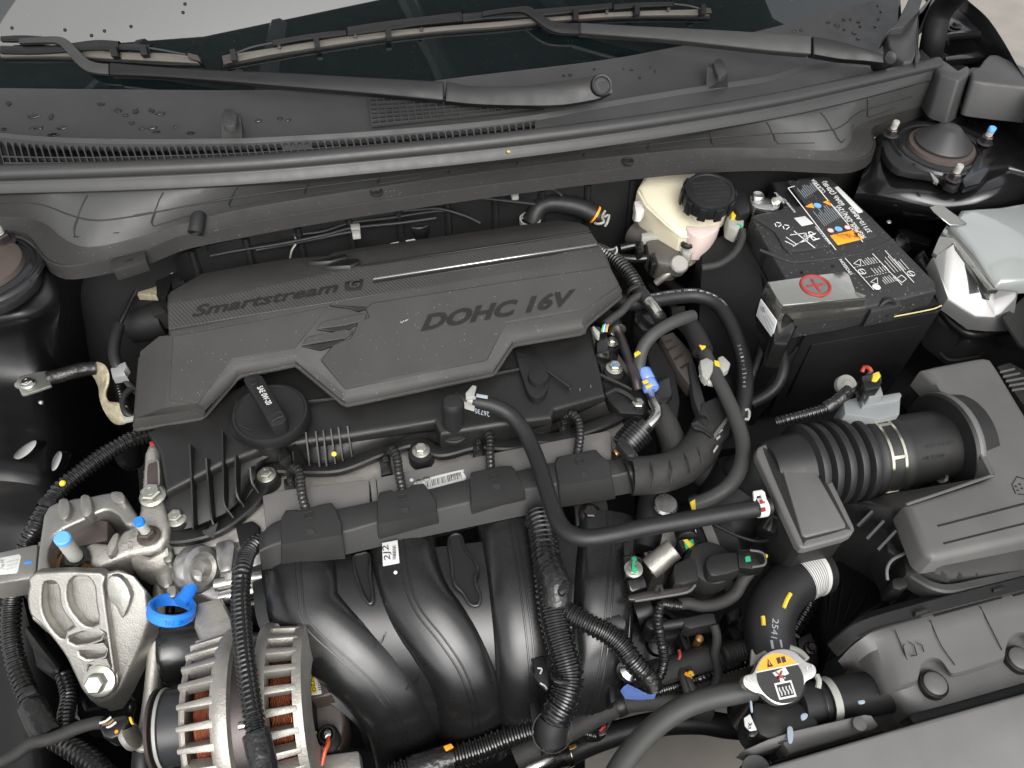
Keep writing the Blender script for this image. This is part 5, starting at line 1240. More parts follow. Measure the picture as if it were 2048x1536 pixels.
for x, y in ((1661, 461), (1695, 455)):
    disc(x, y, .0052, 'red'); disc(x, y, .0038, 'label', .0040)
for s in ('1611,413 1624,406 1629,416', '1646,404 1658,400 1664,412'): part('warning_triangle', B().prism(pts(s, L1), .0004, 0), 'orange')
# second label, front half of the lid
b = B(); L3 = Plane_off(TOP, .0030); LX = L1; L1 = L3
for a in ((1690, 516, 1748, 580), (1745, 507, 1804, 570), (1770, 501, 1828, 565)): rule(b, *a, 1.3)
for k in range(10): rule(b, 1708 + k * 5.5, 535 - k * 1.2, 1711 + k * 5.5, 534.4 - k * 1.2, .9); rule(b, 1726 + k * 5.5, 556 - k * 1.3, 1729 + k * 5.5, 555.4 - k * 1.3, .9)
b.text('!/POISON', L3(1706, 548), L3(1683, 518), L3(1700, 550), .0002, 0, .01)
for (x, y) in ((1714, 525), (1748, 562)):
    for u_, v_ in (((-7, 2), (6, -7)), ((6, -7), (8, 6)), ((8, 6), (-7, 2))): rule(b, x + u_[0], y + u_[1], x + v_[0], y + v_[1], 1.1)
for (x, y) in ((1724, 543), (1822, 547)):
    c_ = L3(x, y); b.tube([c_ + (LAT * math.cos(k * .45) + BACK * math.sin(k * .45)) * .0045 for k in range(14)], .0005, 4); rule(b, x - 4, y - 3, x + 4, y + 4, 1.2)
c_ = L3(1803, 557)
for u_, v_ in (((-9, 0), (0, -7)), ((0, -7), (10, 1)), ((10, 1), (1, 8)), ((1, 8), (-9, 0))): rule(b, 1803 + u_[0], 557 + u_[1], 1803 + v_[0], 557 + v_[1], 1.2)
o_ = L3(1753, 574); b.lathe(o_, TOP.n, [(.0050, 0), (.0050, .0002), (.0003, .0002)], 16)
L1 = L3
micro(1732, 530, -.66, -.75, 6, (4.2, -1.4), 16); micro(1752, 548, -.66, -.75, 6, (5, -1.6), 16); micro(1772, 568, -.66, -.75, 7, (4.2, -1.2), 18); micro(1790, 545, -.66, -.75, 4, (6, -1.6), 40); micro(1812, 540, -.66, -.75, 2, (6, -1.6), 34)
part('label_print', b, 'inkw', smooth=0)
L1 = LX
# insulating sleeve
thing('battery_jacket', 'black insulating jacket around the lower battery with thin cream edge', 'battery jacket', P(1690, 700, -.19))
part('front_panel', B().prism(pts('1608,662 1872,614 1876,618 1884,612 1884,616 1876,624 1612,668', -.033), V((0, 0, -.16)), .001), 'blackp')
fp = pts('1610,668,-.034 1876,622,-.034'); 
part('front_wall', B().prism([fp[0] - UP * .004, fp[1] - UP * .004, fp[1] - UP * .15 - BACK * .002, fp[0] - UP * .15 - BACK * .002], BACK * .006, .002), 'blackp')
part('emboss_panel', B().prism([fp[0].lerp(fp[1], .08) - UP * .02 - BACK * .003, fp[0].lerp(fp[1], .92) - UP * .02 - BACK * .003, fp[0].lerp(fp[1], .92) - UP * .12 - BACK * .005, fp[0].lerp(fp[1], .08) - UP * .12 - BACK * .005], BACK * .001, .0008), 'blackp')
part('edge_tape', B().hose(pts('1562,637,-.027 1609,664,-.029 1700,649,-.029 1852,621,-.029 1883,611,-.027'), .0009, 6), 'yellowline')
part('side_wall', B().prism([P(1508, 450, -.03), P(1604, 664, -.034), P(1604, 664, -.034) - UP * .17, P(1508, 450, -.03) - UP * .17], LAT * .004, .001), 'blackp')
part('side_wall', B().prism([P(1792, 490, -.03), P(1880, 612, -.033), P(1880, 612, -.033) - UP * .17, P(1792, 490, -.03) - UP * .17], LAT * -.004, .001), 'blackp')
thing('battery_tray', 'dark plastic battery tray wall beside the battery', 'battery tray', P(1500, 640, -.3))
part('side_panel', B().prism(pts('1400,490,-.05 1500,440,-.03 1604,660,-.045 1604,690,-.05 1500,830,-.2 1430,800,-.2 1400,640,-.1'), .08, .004), 'dark')
part('rim_line', B().hose(pts('1476,474,-.03 1520,540,-.032 1560,620,-.034'), .0012, 6), 'blackp')
part('base', B().prism(pts('1380,700 1900,640 1900,860 1420,900', -.22), .03, .004), 'dark')
thing('battery_cable', 'plain black cable curving down from the terminal box in front of the battery', 'battery cable', P(1560, 740, -.15))
part('cable', B().hose(pts('1552,676,-.05 1562,706,-.055 1566,738,-.06 1556,768,-.07 1534,790,-.08 1504,806,-.09'), .0070, 14), 'rubber')
part('thin_cable', B().hose(pts('1534,650,-.06 1524,690,-.08 1508,740,-.1 1490,790,-.12'), .005, 12), 'rubber')
# positive terminal
thing('terminal_cover', 'film covered silver grey positive terminal box with red plus ring on the battery', 'terminal cover', P(1630, 600, -.01))
TP = pl3('1536,562,.026 1690,541,.026 1562,606,.026')
part('box', B().shell([pts('1534,563,.026 1690,541,.026 1700,548,.026 1712,582,.026 1730,592,.024 1734,598,.02 1566,612,.026 1560,606,.026')], .030, .003, 2), 'film')
part('front_film', B().shell([pts('1566,611,.023 1730,590,.021 1734,596,.018 1734,618,.004 1584,640,.004 1570,624,.014')], .012, .002, 2), 'film')
part('film_fold', B().hose(pts('1676,588,.0245 1677,600,.022 1675,618,.008'), .0009, 6), 'filmd')
T1 = Plane_off(TP, .0006); c_ = T1(1631, 571); s_ = mpx(c_)
tx, ty = LAT, TP.n.cross(LAT)
part('plus_ring', B().tube([c_ + tx * math.cos(k * 2 * math.pi / 36) * .0165 + ty * math.sin(k * 2 * math.pi / 36) * .0165 for k in range(36)], .0019, 8, closed=True), 'red')
part('plus_field', B().lathe(c_ - TP.n * .0004, TP.n, [(.0160, 0), (.0160, .0006), (.001, .0006)], 32), 'filmd')
part('plus_bar', B().prism([c_ + TP.n * .001 + tx * a + ty * b_ for a, b_ in ((-.0013, -.011), (.0013, -.011), (.0013, .011), (-.0013, .011))], .0012, .0003), 'red')
part('plus_bar', B().prism([c_ + TP.n * .0012 + tx * a + ty * b_ for a, b_ in ((-.011, -.0013), (.011, -.0013), (.011, .0013), (-.011, .0013))], .0012, .0003), 'red')
part('side_block', B().shell([pts('1523,588,.014 1540,572,.018 1560,608,.018 1572,628,.014 1590,640,.004 1576,686,-.03 1548,690,-.03 1530,650,-.02')], .03, .003, 2), 'conduit')
part('latch', B().prism(pts('1548,640 1580,632 1594,652 1576,690 1546,686', .002), .04, .004), 'conduit')
WL = pl3('1521,598,.018 1553,642,.016 1544,676,-.006')
st = part('sticker', B().prism(pts('1521,598 1553,642 1544,676 1512,631', WL), WL.n * -.001, .0002), 'label')
b = B(); q = Plane_off(WL, .0005)
for k in range(26):
    x, y = rng.randrange(5), rng.randrange(5); x_, y_ = 1518 + x * 2.0 + y * 1.4, 612 + y * 2.6 + x * .6
    b.add([q(x_, y_), q(x_ + 1.8, y_ - 1), q(x_ + 2.4, y_ + 1), q(x_ + .6, y_ + 2)], [(0, 1, 2, 3)])
for i in range(3): 
    x_, y_ = 1526 + i * 4, 632 - i * 1; b.add([q(x_, y_), q(x_ + 1.4, y_ - .6), q(x_ + 14, y_ + 33 - i * 6), q(x_ + 12.6, y_ + 34 - i * 6)], [(0, 1, 2, 3)])
part('print', b, 'inkg', st, smooth=0)
thing('negative_terminal', 'bright cast metal negative battery clamp at the back of the battery', 'battery clamp', P(1530, 405, -.02))
part('clamp', B().prism(cr(pts('1500,392 1512,388 1528,392 1546,400 1556,404 1560,412 1548,420 1520,416 1504,410', .004), 2, True), .014, .003), 'steel')
part('post', B().lathe(P(1514, 397, .004), UP, [(.010, -.01), (.0095, .004), (.007, .007), (.003, .005)], 24), 'steel')
part('clamp_bolt', hexhead(P(1551, 404, .004), UP - BACK * .5 + LAT * .3, .0055, 1.3, .008), 'zinc')
part('sensor', B().prism(pts('1468,384 1488,376 1504,398 1500,424 1478,428 1464,410', .0), .03, .003), 'blackp')
part('wire_plug', B().prism(pts('1454,428 1470,424 1490,432 1488,450 1474,462 1456,452', -.012), .02, .003), 'lightp')
part('yellow_lock', B().prism(pts('1460,420 1468,418 1474,430 1464,434', -.006), .006, .001), 'yellow')
part('green_wire', B().hose(pts('1474,448,-.012 1482,452,-.012 1485,462,-.014'), .0016, 8), 'green')
part('wire_sleeve', B().hose(pts('1485,460,-.014 1484,478,-.018 1470,506,-.024 1440,528,-.03 1404,536,-.036'), .0048, 10), 'cloth')

# ------------------------------------------------------------------ headlight with film, right edge
thing('headlamp', 'headlamp housing with glossy white protective film at the right picture edge', 'headlamp', P(1960, 560, -.1))
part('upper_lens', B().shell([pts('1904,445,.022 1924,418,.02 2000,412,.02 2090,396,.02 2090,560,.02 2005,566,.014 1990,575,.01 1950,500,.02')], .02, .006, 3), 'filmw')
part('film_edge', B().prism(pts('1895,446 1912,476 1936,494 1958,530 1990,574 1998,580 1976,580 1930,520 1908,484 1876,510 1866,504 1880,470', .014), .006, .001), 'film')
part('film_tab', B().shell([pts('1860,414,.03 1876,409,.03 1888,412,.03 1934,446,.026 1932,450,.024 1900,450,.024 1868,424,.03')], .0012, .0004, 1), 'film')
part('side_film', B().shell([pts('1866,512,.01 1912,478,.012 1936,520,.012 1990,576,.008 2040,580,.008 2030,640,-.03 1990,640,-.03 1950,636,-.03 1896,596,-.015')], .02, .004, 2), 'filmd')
part('lower_rim', B().hose(pts('1840,520,-.02 1866,560,-.03 1890,600,-.04 1930,640,-.05 1960,652,-.052 2000,644,-.05 2060,640,-.05'), .006, 10), 'blackp')
part('lower_rim', B().hose(pts('1872,610,-.06 1910,650,-.068 1944,668,-.07 2000,662,-.07 2060,656,-.07'), .006, 10), 'blackp')
part('housing', B().shell([pts('1836,505,-.015 1850,495,-.01 1900,590,-.04 1950,640,-.05 2090,640,-.05 2090,720,-.10 2010,690,-.10 1940,690,-.09 1880,640,-.07')], .05, .005, 2), 'dark')
part('film_flap', B().shell([pts('2004,634,-.02 2050,590,-.015 2090,590,-.015 2090,720,-.04 2040,690,-.04')], .003, .001, 1), 'boxside')
for s in ('1880,706,-.11 1902,720,-.11 1960,712,-.11', '1960,706,-.11 2000,690,-.11 2010,674,-.11'): part('rim_line', B().hose(pts(s), .002, 6), 'boxside')
thing('fender_bracket', 'dark bracket and clip on the inner fender between battery and headlamp', 'bracket', P(1820, 480, -.08))
part('arm', B().prism(pts('1796,458 1810,454 1870,480 1860,492 1800,474', -.06), .02, .003), 'conduit')
part('clip_bolt', B().lathe(P(1806, 486, -.07), UP - BACK * .6, [(.014, 0), (.014, .004), (.008, .006), (.004, .010)], 20), 'blackp')
part('stud', B().lathe(P(1778, 444, -.03), UP, [(.0035, 0), (.0025, .0015), (.001, .002)], 12), 'cast')

# ------------------------------------------------------------------ air cleaner
thing('air_cleaner', 'large grey plastic air cleaner box with pentagon mark and cut-out for the duct', 'air cleaner', P(1950, 950, -.15))
AB = -.012
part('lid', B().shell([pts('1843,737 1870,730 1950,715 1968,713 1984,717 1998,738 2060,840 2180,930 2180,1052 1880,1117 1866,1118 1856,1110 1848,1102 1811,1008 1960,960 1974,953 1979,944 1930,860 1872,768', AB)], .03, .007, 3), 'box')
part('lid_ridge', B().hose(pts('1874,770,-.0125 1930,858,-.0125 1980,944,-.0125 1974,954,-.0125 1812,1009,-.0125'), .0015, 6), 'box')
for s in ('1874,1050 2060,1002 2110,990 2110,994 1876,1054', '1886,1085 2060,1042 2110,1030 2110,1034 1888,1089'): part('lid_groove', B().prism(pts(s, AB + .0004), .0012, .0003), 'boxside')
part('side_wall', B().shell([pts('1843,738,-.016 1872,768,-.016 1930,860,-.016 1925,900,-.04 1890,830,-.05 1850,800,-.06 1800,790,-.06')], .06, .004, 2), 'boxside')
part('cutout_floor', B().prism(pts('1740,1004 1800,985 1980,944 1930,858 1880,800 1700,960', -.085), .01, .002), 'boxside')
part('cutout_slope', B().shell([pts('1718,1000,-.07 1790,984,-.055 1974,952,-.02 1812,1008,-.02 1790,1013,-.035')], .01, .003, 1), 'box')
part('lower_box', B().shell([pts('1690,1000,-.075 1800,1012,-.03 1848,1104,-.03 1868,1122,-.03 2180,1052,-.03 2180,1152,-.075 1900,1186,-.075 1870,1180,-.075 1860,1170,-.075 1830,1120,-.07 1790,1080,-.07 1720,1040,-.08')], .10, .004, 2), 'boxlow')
fl_ = resample(cr(pts('1816,1143,-.062 1838,1158,-.060 1866,1172,-.058 1900,1176,-.058 1960,1164,-.058 2040,1148,-.058 2110,1134,-.058'), 6), 40)
part('flange', B().sweep(fl_, lambda i, t: [(.006, -.016), (.006, .002), (.004, .004), (-.002, .004), (-.004, .0), (-.004, -.016)], UP), 'boxlow')
for x0, y0, x1, y1 in ((1874, 1138, 1890, 1162), (1904, 1130, 1918, 1156), (1934, 1122, 1948, 1149), (1963, 1114, 1977, 1142), (1992, 1107, 2006, 1134), (2021, 1099, 2034, 1127), (1746, 1022, 1716, 1052), (1768, 1042, 1734, 1078), (1792, 1062, 1756, 1100)):
    part('rib', B().sweep([P(x0, y0, -.042), P(x1, y1, -.056)], lambda i, t: [(.0012, -.02), (.0012, .004), (-.0012, .004), (-.0012, -.02)], UP), 'boxlow')
part('clip', B().prism(pts('1772,1076 1782,1080 1794,1098 1815,1100 1812,1110 1790,1112 1776,1100', -.055), .006, .0015), 'boxside')
part('clip_wire', B().hose(pts('1775,1160,-.06 1774,1138,-.055 1784,1120,-.052 1806,1108,-.05 1815,1104,-.05'), .0016, 8), 'box')
part('clip_post', B().prism(pts('1784,1158 1800,1152 1818,1160 1816,1174 1800,1180 1786,1176', -.065), .03, .002), 'boxside')
part('clip_post', B().prism(pts('1808,1106 1842,1100 1842,1150 1812,1150', -.056), .04, .002), 'boxside')
b = B(); PG = pl3('1843,737,-.0115 1998,738,-.0115 1860,1100,-.0115')
pz = ((2034, 953), (2024, 969), (2030, 988)); 
for a, c in (((2024, 969), (2034, 953)), ((2034, 953), (2060, 962)), ((2024, 969), (2032, 988)), ((2036, 988), (2060, 990))): rule(b, a[0], a[1], c[0], c[1], 1.6, PG)
for x, y in ((2032, 972), (2040, 968), (2036, 980), (2044, 976)): rule(b, x - 2, y, x + 2, y + 1, 3, PG)
part('pentagon_mark', b, 'emboss', smooth=0)
part('edge_ribs', B().prism(pts('1994,732 2020,724 2090,760 2090,860 2040,800', -.03), .01, .002), 'boxside')
for k in range(5): part('vent_line', B().prism(pts('%d,%d %d,%d %d,%d %d,%d' % (2000 + k * 6, 742 + k * 9, 2030 + k * 10, 735 + k * 9, 2031 + k * 10, 738 + k * 9, 2001 + k * 6, 745 + k * 9), -.028), .002, .0003), 'box')

# ------------------------------------------------------------------ intake duct
DC = P(1744, 912, -.05); DA = (LAT - UP * .03).normalized()
thing('intake_duct', 'ribbed black rubber intake bellows with metal band clamp', 'intake duct', DC - UP * .05)
prof = [(.030, -.125), (.034, -.115), (.037, -.095)]
for k in range(5):
    h = -.082 + k * .0145
    prof += [(.0385, h - .006), (.0455, h - .0035), (.0465, h), (.0455, h + .0035), (.0385, h + .006)]
prof += [(.0425, -.014), (.0435, -.010), (.0435, .012), (.0445, .014), (.0445, .020), (.042, .022)]
part('bellows', B().lathe(DC, DA, prof, 64), 'rubber')
part('inlet_elbow', B().hose(pts('1618,938,-.05 1570,948,-.055 1530,950,-.07 1500,960,-.09 1470,985,-.11'), .034, 28), 'rubber')
part('inlet_ring', B().lathe(P(1580, 936, -.052), DA - BACK * .2, [(.035, 0), (.038, .002), (.038, .006), (.035, .008)], 40, caps=False), 'rubber')
bc = part('band_clamp', B().lathe(DC, DA, [(.0437, -.0085), (.0446, -.0085), (.0446, -.0055), (.0437, -.0055)], 64, caps=False).lathe(DC, DA, [(.0437, .0065), (.0446, .0065), (.0446, .0095), (.0437, .0095)], 64, caps=False), 'clampm')
x, y, z = frame(DA)
toC = (CAM - DC); toC = (toC - DA * toC.dot(DA)).normalized(); tt = DA.cross(toC)
for a in (-.75, .12, 1.15):
    d = toC * math.cos(a) + tt * math.sin(a); e = DA.cross(d)
    part('band_bridge', B().box(DC + d * .0442 + DA * .0005, DA * .0075, e * .0018, d * .0006, .0003), 'clampm')
sc = P(1721, 815, -.008); part('clamp_screw', B().lathe(sc, toC + DA * -.2 - UP * .1, [(.0065, -.006), (.0065, .002), (.0055, .004), (.003, .0042), (.0026, .002)], 24), 'steel')
part('screw_slot', B().box(sc + (CAM - sc).normalized() * .0046, LAT * .0042, BACK * .0008, UP * .0006), 'ink')
part('screw_barrel', B().tube([P(1703, 818, -.016), P(1722, 816, -.012)], .005, 12), 'steel')
thing('airflow_sensor', 'black airflow tube with grey sensor block between bellows and air cleaner', 'airflow sensor', P(1830, 890, -.1))
part('tube', B().lathe(DC, DA, [(.036, .018), (.0395, .022), (.0395, .082), (.030, .083)], 56), 'boxside')
part('flange', B().lathe(DC, DA, [(.04, .080), (.056, .080), (.058, .083), (.058, .090), (.056, .092), (.054, .11), (.04, .11)], 64), 'boxside')
part('flange_rim', B().lathe(DC, DA, [(.0582, .083), (.0592, .0845), (.0592, .0885), (.0582, .090)], 64, caps=False), 'box')
part('flange_corner', B().prism(pts('1862,965 1880,950 1900,948 1905,970 1892,978', -.062), .03, .004), 'boxside')
part('corner_bolt', B().lathe(P(1885, 958, -.055), UP - DA * .8, [(.0065, 0), (.0065, .005), (.004, .006), (.003, .003)], 20), 'darksteel')
part('sensor_base', B().prism(pts('1686,800 1722,792 1728,800 1798,790 1802,796 1800,828 1760,838 1690,828', .0), .04, .002), 'sens')
part('sensor_flange', B().prism(pts('1722,798 1800,784 1804,790 1800,800 1726,812', .006), .006, .0012), 'sens')
part('sensor_body', B().prism(pts('1732,776 1762,770 1768,790 1738,797', .018), .02, .002), 'sens')
part('connector', B().prism(pts('1722,752 1748,744 1764,746 1764,764 1760,776 1730,780', .030), .02, .002), 'conduit')
part('yellow_lock', B().prism(pts('1746,746 1758,742 1762,752 1754,762 1744,760', .032), .004, .001), 'yellow')
part('red_wire', B().hose(pts('1742,742,.03 1738,736,.032 1729,734,.03 1724,744,.026'), .0022, 8), 'red')
part('grey_wire', B().hose(pts('1744,740,.03 1738,748,.026 1722,770,.016 1698,786,.004'), .0024, 8), 'rubberg')
part('grommet', B().lathe(P(1688, 772, -.03), UP - BACK * .6, [(.012, 0), (.012, .006), (.007, .009), (.003, .006)], 20), 'lightp')
part('lead', B().conduit(pts('1694,786,.0 1660,812,-.006 1628,824,-.012 1590,834,-.018 1552,844,-.026'), .0058, .0042, .16, 14), 'conduit')
part('lead_tape', B().hose(pts('1700,780,.004 1676,800,-.002 1650,816,-.008'), .0068, 12, None, .1), 'tape')
b = B(); q0 = toC * math.cos(.05) + tt * math.sin(.05)
for i, (t, a, h0, h1) in enumerate((('AIR FLOW', .32, .030, .056), ('>PBT-GF30<', .02, .034, .070))):
    d = toC * math.cos(a) + tt * math.sin(a); d2 = toC * math.cos(a + .1) + tt * math.sin(a + .1)
    p0, p1 = DC + DA * h0 + d * .0397, DC + DA * h1 + d * .0397; p2 = DC + DA * h0 + d2 * .0397
    if (p2 - p0).dot(up) < 0: p2 = p0 + (p0 - p2)
    b.text(t, p0, p1, p2, .0003)
part('lettering', b, 'emboss', smooth=0)

# ------------------------------------------------------------------ resonator box
thing('resonator', 'small grey lidded resonator box beside the intake bellows', 'resonator box', P(1610, 990, -.1))
part('body', B().shell([pts('1516,905,-.034 1630,890,-.034 1706,1055,-.034 1690,1072,-.034 1606,1094,-.034 1594,1086,-.034')], V((0, 0, -.075)), .004, 2), 'boxside')
part('lid', B().shell([pts('1512,902,-.022 1516,894,-.022 1526,888,-.022 1604,879,-.022 1620,880,-.022 1632,892,-.022 1708,1050,-.022 1710,1058,-.022 1704,1068,-.022 1690,1075,-.022 1612,1096,-.022 1602,1095,-.022 1594,1086,-.022 1513,912,-.022')], .010, .0028, 3), 'box')
part('lid_recess', B().prism(cr(pts('1530,908 1540,899 1602,890 1616,896 1694,1046 1692,1058 1614,1080 1602,1076', -.0214), 3, True), .003, .0012), 'boxside')
part('lid_panel', B().prism(pts('1562,928 1566,922 1612,914 1618,918 1692,1048 1692,1054 1612,1074 1604,1070', -.0195), .006, .0022, ), 'box')

# ------------------------------------------------------------------ front panel, right bottom
thing('front_cover', 'large grey plastic front panel cover with round push clips', 'front cover', P(1900, 1330, -.2))
def rowx(st, n=150):
    a = [tuple(float(v) for v in t.split(',')) for t in st.split()]; out = []
    c = cr([V(t) for t in a], 6); x0, x1 = c[0].x, c[-1].x; j = 0
    for k in range(n):
        x = x0 + (x1 - x0) * k / (n - 1)
        while j < len(c) - 2 and c[j + 1].x < x: j += 1
        q = c[j].lerp(c[j + 1], min(1, max(0, (x - c[j].x) / max(1e-6, c[j + 1].x - c[j].x)))); out.append(P(x, q.y, q.z))
    return out
C0 = rowx('1666,1300,-.09 1690,1280,-.075 1712,1264,-.065 1744,1250,-.06 1800,1233,-.058 1900,1206,-.056 2043,1170,-.054 2120,1150,-.054')
C1 = rowx('1676,1322,-.095 1700,1296,-.075 1720,1280,-.064 1746,1264,-.06 1802,1246,-.058 1902,1220,-.056 2043,1184,-.054 2120,1164,-.054')
C2 = rowx('1690,1346,-.125 1710,1330,-.095 1730,1312,-.076 1756,1298,-.065 1800,1284,-.0575 1900,1256,-.0555 2043,1220,-.0535 2120,1200,-.0535')
s3 = '1716,1400,-.15 1736,1396,-.115 1756,1392,-.085 1772,1387,-.070 1800,1372,-.060 1828,1362,-.0585 1836,1352,-.0583 1839,1338,-.058 1845,1326,-.0578 1856,1317,-.0576 1868,1315,-.0575 1880,1319,-.0575 1889,1328,-.0575 1897,1340,-.0577 1905,1346,-.0578 1930,1341,-.0577 1970,1328,-.0572 2003,1316,-.0568 2010,1306,-.0566 2012,1290,-.0564 2018,1276,-.0562 2030,1266,-.056 2044,1264,-.0559 2058,1268,-.0559 2068,1280,-.0559 2078,1292,-.0559 2120,1282,-.0558'
C3 = rowx(s3)
C4 = rowx(' '.join('%s,%s,%s' % (t.split(',')[0], float(t.split(',')[1]) + (9 if float(t.split(',')[0]) > 1780 else 4), float(t.split(',')[2]) - .014) for t in s3.split()))
C5 = rowx('1744,1480,-.185 1770,1470,-.16 1790,1456,-.13 1804,1444,-.105 1820,1433,-.088 1866,1417,-.078 1930,1399,-.074 2043,1367,-.072 2120,1345,-.072')
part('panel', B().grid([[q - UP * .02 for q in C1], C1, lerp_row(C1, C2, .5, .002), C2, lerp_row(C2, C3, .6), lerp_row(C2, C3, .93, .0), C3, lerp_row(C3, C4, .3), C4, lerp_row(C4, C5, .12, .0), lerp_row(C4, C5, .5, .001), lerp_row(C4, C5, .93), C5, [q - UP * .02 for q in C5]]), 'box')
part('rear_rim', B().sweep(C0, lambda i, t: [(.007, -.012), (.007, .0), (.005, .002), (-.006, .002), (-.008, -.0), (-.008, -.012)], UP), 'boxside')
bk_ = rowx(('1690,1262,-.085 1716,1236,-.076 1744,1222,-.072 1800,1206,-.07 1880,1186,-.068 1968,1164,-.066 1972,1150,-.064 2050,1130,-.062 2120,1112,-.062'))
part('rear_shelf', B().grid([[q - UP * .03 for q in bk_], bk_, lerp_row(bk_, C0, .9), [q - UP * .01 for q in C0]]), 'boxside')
for s in ('1830,1222 1856,1214 1858,1222 1832,1230', '1986,1176 2010,1170 2012,1178 1988,1184'): plate('rim_clip', s, -.05, .008, 'boxside', .001)
for s in ('1718,1275,-.0605 1760,1256,-.0565 1842,1234,-.0555', '1868,1232,-.0555 2004,1195,-.0535', '2026,1192,-.0535 2100,1172,-.053'): part('seam_slot', B().hose(pts(s), .0008, 6), 'emboss')
for s in ('1860,1240,-.0545 1882,1290,-.0545 1910,1330,-.0565', '1960,1212,-.053 1985,1262,-.0535 2004,1300,-.0555', '1790,1260,-.0545 1810,1310,-.0575 1832,1362,-.0615'): part('seam_slot', B().hose(pts(s), .0005, 6), 'boxside')
for cx, cy, zz in ((1866, 1350, -.0585), (2036, 1300, -.0555)):
    o_ = P(cx, cy + 20, zz - .0125)
    part('clip_collar', B().lathe(o_, UP, [(.0125, -.004), (.0125, .003), (.0115, .004), (.0105, .003)], 32), 'boxside')
    part('push_clip', B().lathe(o_ + UP * .001, UP, [(.0102, .0), (.0102, .004), (.0085, .0052), (.002, .0055)], 32), 'box')
b = B()
for a in ((1806, 1292, 1812, 1315), (1806, 1292, 1809, 1288), (1818, 1284, 1828, 1290), (1828, 1290, 1834, 1310), (1834, 1310, 1822, 1312), (1834, 1286, 1844, 1290), (1844, 1290, 1848, 1304)):
    p_ = [P(a[0], a[1], -.0545), P(a[2], a[3], -.0550)]; b.tube(p_, .0005, 5)
part('moulded_mark', b, 'emboss')
part('front_lip', B().prism(pts('1816,1430 2120,1338 2120,1372 1830,1452', -.075), .02, .003), 'boxside')
thing('bumper_top', 'smooth light grey bumper top panel along the bottom right corner', 'bumper cover', P(1850, 1480, -.1))
part('panel', B().shell([pts('1490,1550,-.055 1540,1531,-.055 1660,1496,-.052 1770,1464,-.05 1850,1441,-.05 2120,1366,-.048 2400,1280,-.05 2400,1750,-.06 1490,1750,-.06')], .02, .003, 3), 'bump')
part('shadow_gap', B().prism(pts('1560,1515 1760,1452 1770,1462 1540,1528', -.085), .01, .001), 'dark')
thing('radiator_support', 'grey radiator support bracket with chalk marks below the filler cap', 'radiator support', P(1640, 1450, -.12))
part('bracket', B().shell([pts('1486,1500,-.075 1536,1478,-.07 1590,1460,-.066 1730,1428,-.064 1744,1430,-.064 1758,1450,-.07 1750,1458,-.072 1606,1500,-.074 1580,1508,-.074 1566,1488,-.074 1510,1510,-.078')], .025, .002, 2), 'box')
part('round_stamp', B().lathe(P(1719, 1448, -.0625), UP, [(.0058, 0), (.0058, .0006), (.0052, .0010), (.001, .0010)], 28), 'box')
part('chalk_mark', B().prism(cr(pts('1575,1456 1584,1454 1587,1470 1584,1486 1577,1484', -.0655), 3, True), .0006, .0001), 'chalk')
part('lower_mount', B().prism(pts('1490,1520 1540,1505 1548,1530 1530,1560 1480,1560', -.10), .03, .004), 'conduit')
part('pad', B().cyl(P(1512, 1540, -.10), P(1512, 1540, -.08), .012, 28), 'box')
part('clip', B().prism(pts('1496,1462 1512,1455 1520,1464 1510,1474 1498,1474', -.07), .012, .002), 'conduit')

# ------------------------------------------------------------------ radiator hose and cap
thing('radiator_hose', 'fat black radiator hose bending down to the filler neck', 'radiator hose', P(1550, 1240, -.2))
RH = '1640,1142,-.105 1612,1150,-.10 1585,1166,-.098 1562,1188,-.098 1546,1216,-.10 1538,1250,-.105 1540,1285,-.11 1548,1320,-.115 1556,1350,-.12'
rp_ = resample(cr(pts(RH), 8), 60)
part('hose', B().tube(rp_, .0245, 32), 'rubber')
lb = rp_[4:15]
part('striped_label', B().tube(lb, .0248, 32, caps=False), 'label')
for k in range(6, 14):
    if k % 1 == 0: part('label_stripe', B().tube([rp_[k].lerp(rp_[k + 1], .4), rp_[k].lerp(rp_[k + 1], .7)], .02495, 32, caps=False), 'ink')
i = 30; t = (rp_[i + 1] - rp_[i]).normalized(); cdir = (CAM - rp_[i]); cdir = (cdir - t * cdir.dot(t)).normalized()
def onhose(k, a, r=.0248):
    t = (rp_[k + 1] - rp_[k]).normalized(); c = CAM - rp_[k]; c = (c - t * c.dot(t)).normalized(); s = t.cross(c)
    return rp_[k] + (c * math.cos(a) + s * math.sin(a)) * r
for (k0, k1, a0, a1) in ((27, 33, -.30, -.38), (38, 41, .28, .2)):
    part('yellow_mark', B().hose([onhose(k0, a0, .0240), onhose((k0 + k1) // 2, (a0 + a1) / 2, .0240), onhose(k1, a1, .0240)], .0022, 8), 'yellow')
b = B(); b.text('2541', onhose(38, -.10, .0250), onhose(45, -.06, .0250), onhose(38, -.34, .0250), .0004); part('printed_text', b, 'inkg', smooth=0)
part('paint_patch', B().prism([onhose(46, -.02), onhose(46, -.45), onhose(49, -.45), onhose(49, -.02)], .001, 0), 'inkg')
thing('pressure_cap', 'silver radiator cap with orange and black warning disc', 'radiator cap', P(1565, 1355, -.08))
CP_ = pl3('1505,1355,-.045 1630,1345,-.045 1570,1410,-.050')
cap_out = '1514,1330 1522,1316 1536,1305 1553,1299 1572,1298 1590,1304 1604,1316 1614,1324 1628,1330 1633,1342 1628,1354 1614,1362 1608,1372 1602,1390 1588,1403 1570,1409 1552,1408 1536,1398 1524,1388 1508,1384 1490,1372 1486,1358 1492,1350 1506,1346'
part('cap', B().prism(cr(pts(cap_out, CP_), 3, True), CP_.n * -.010, .003, 3), 'capm')
C1_ = Plane_off(CP_, .0009)
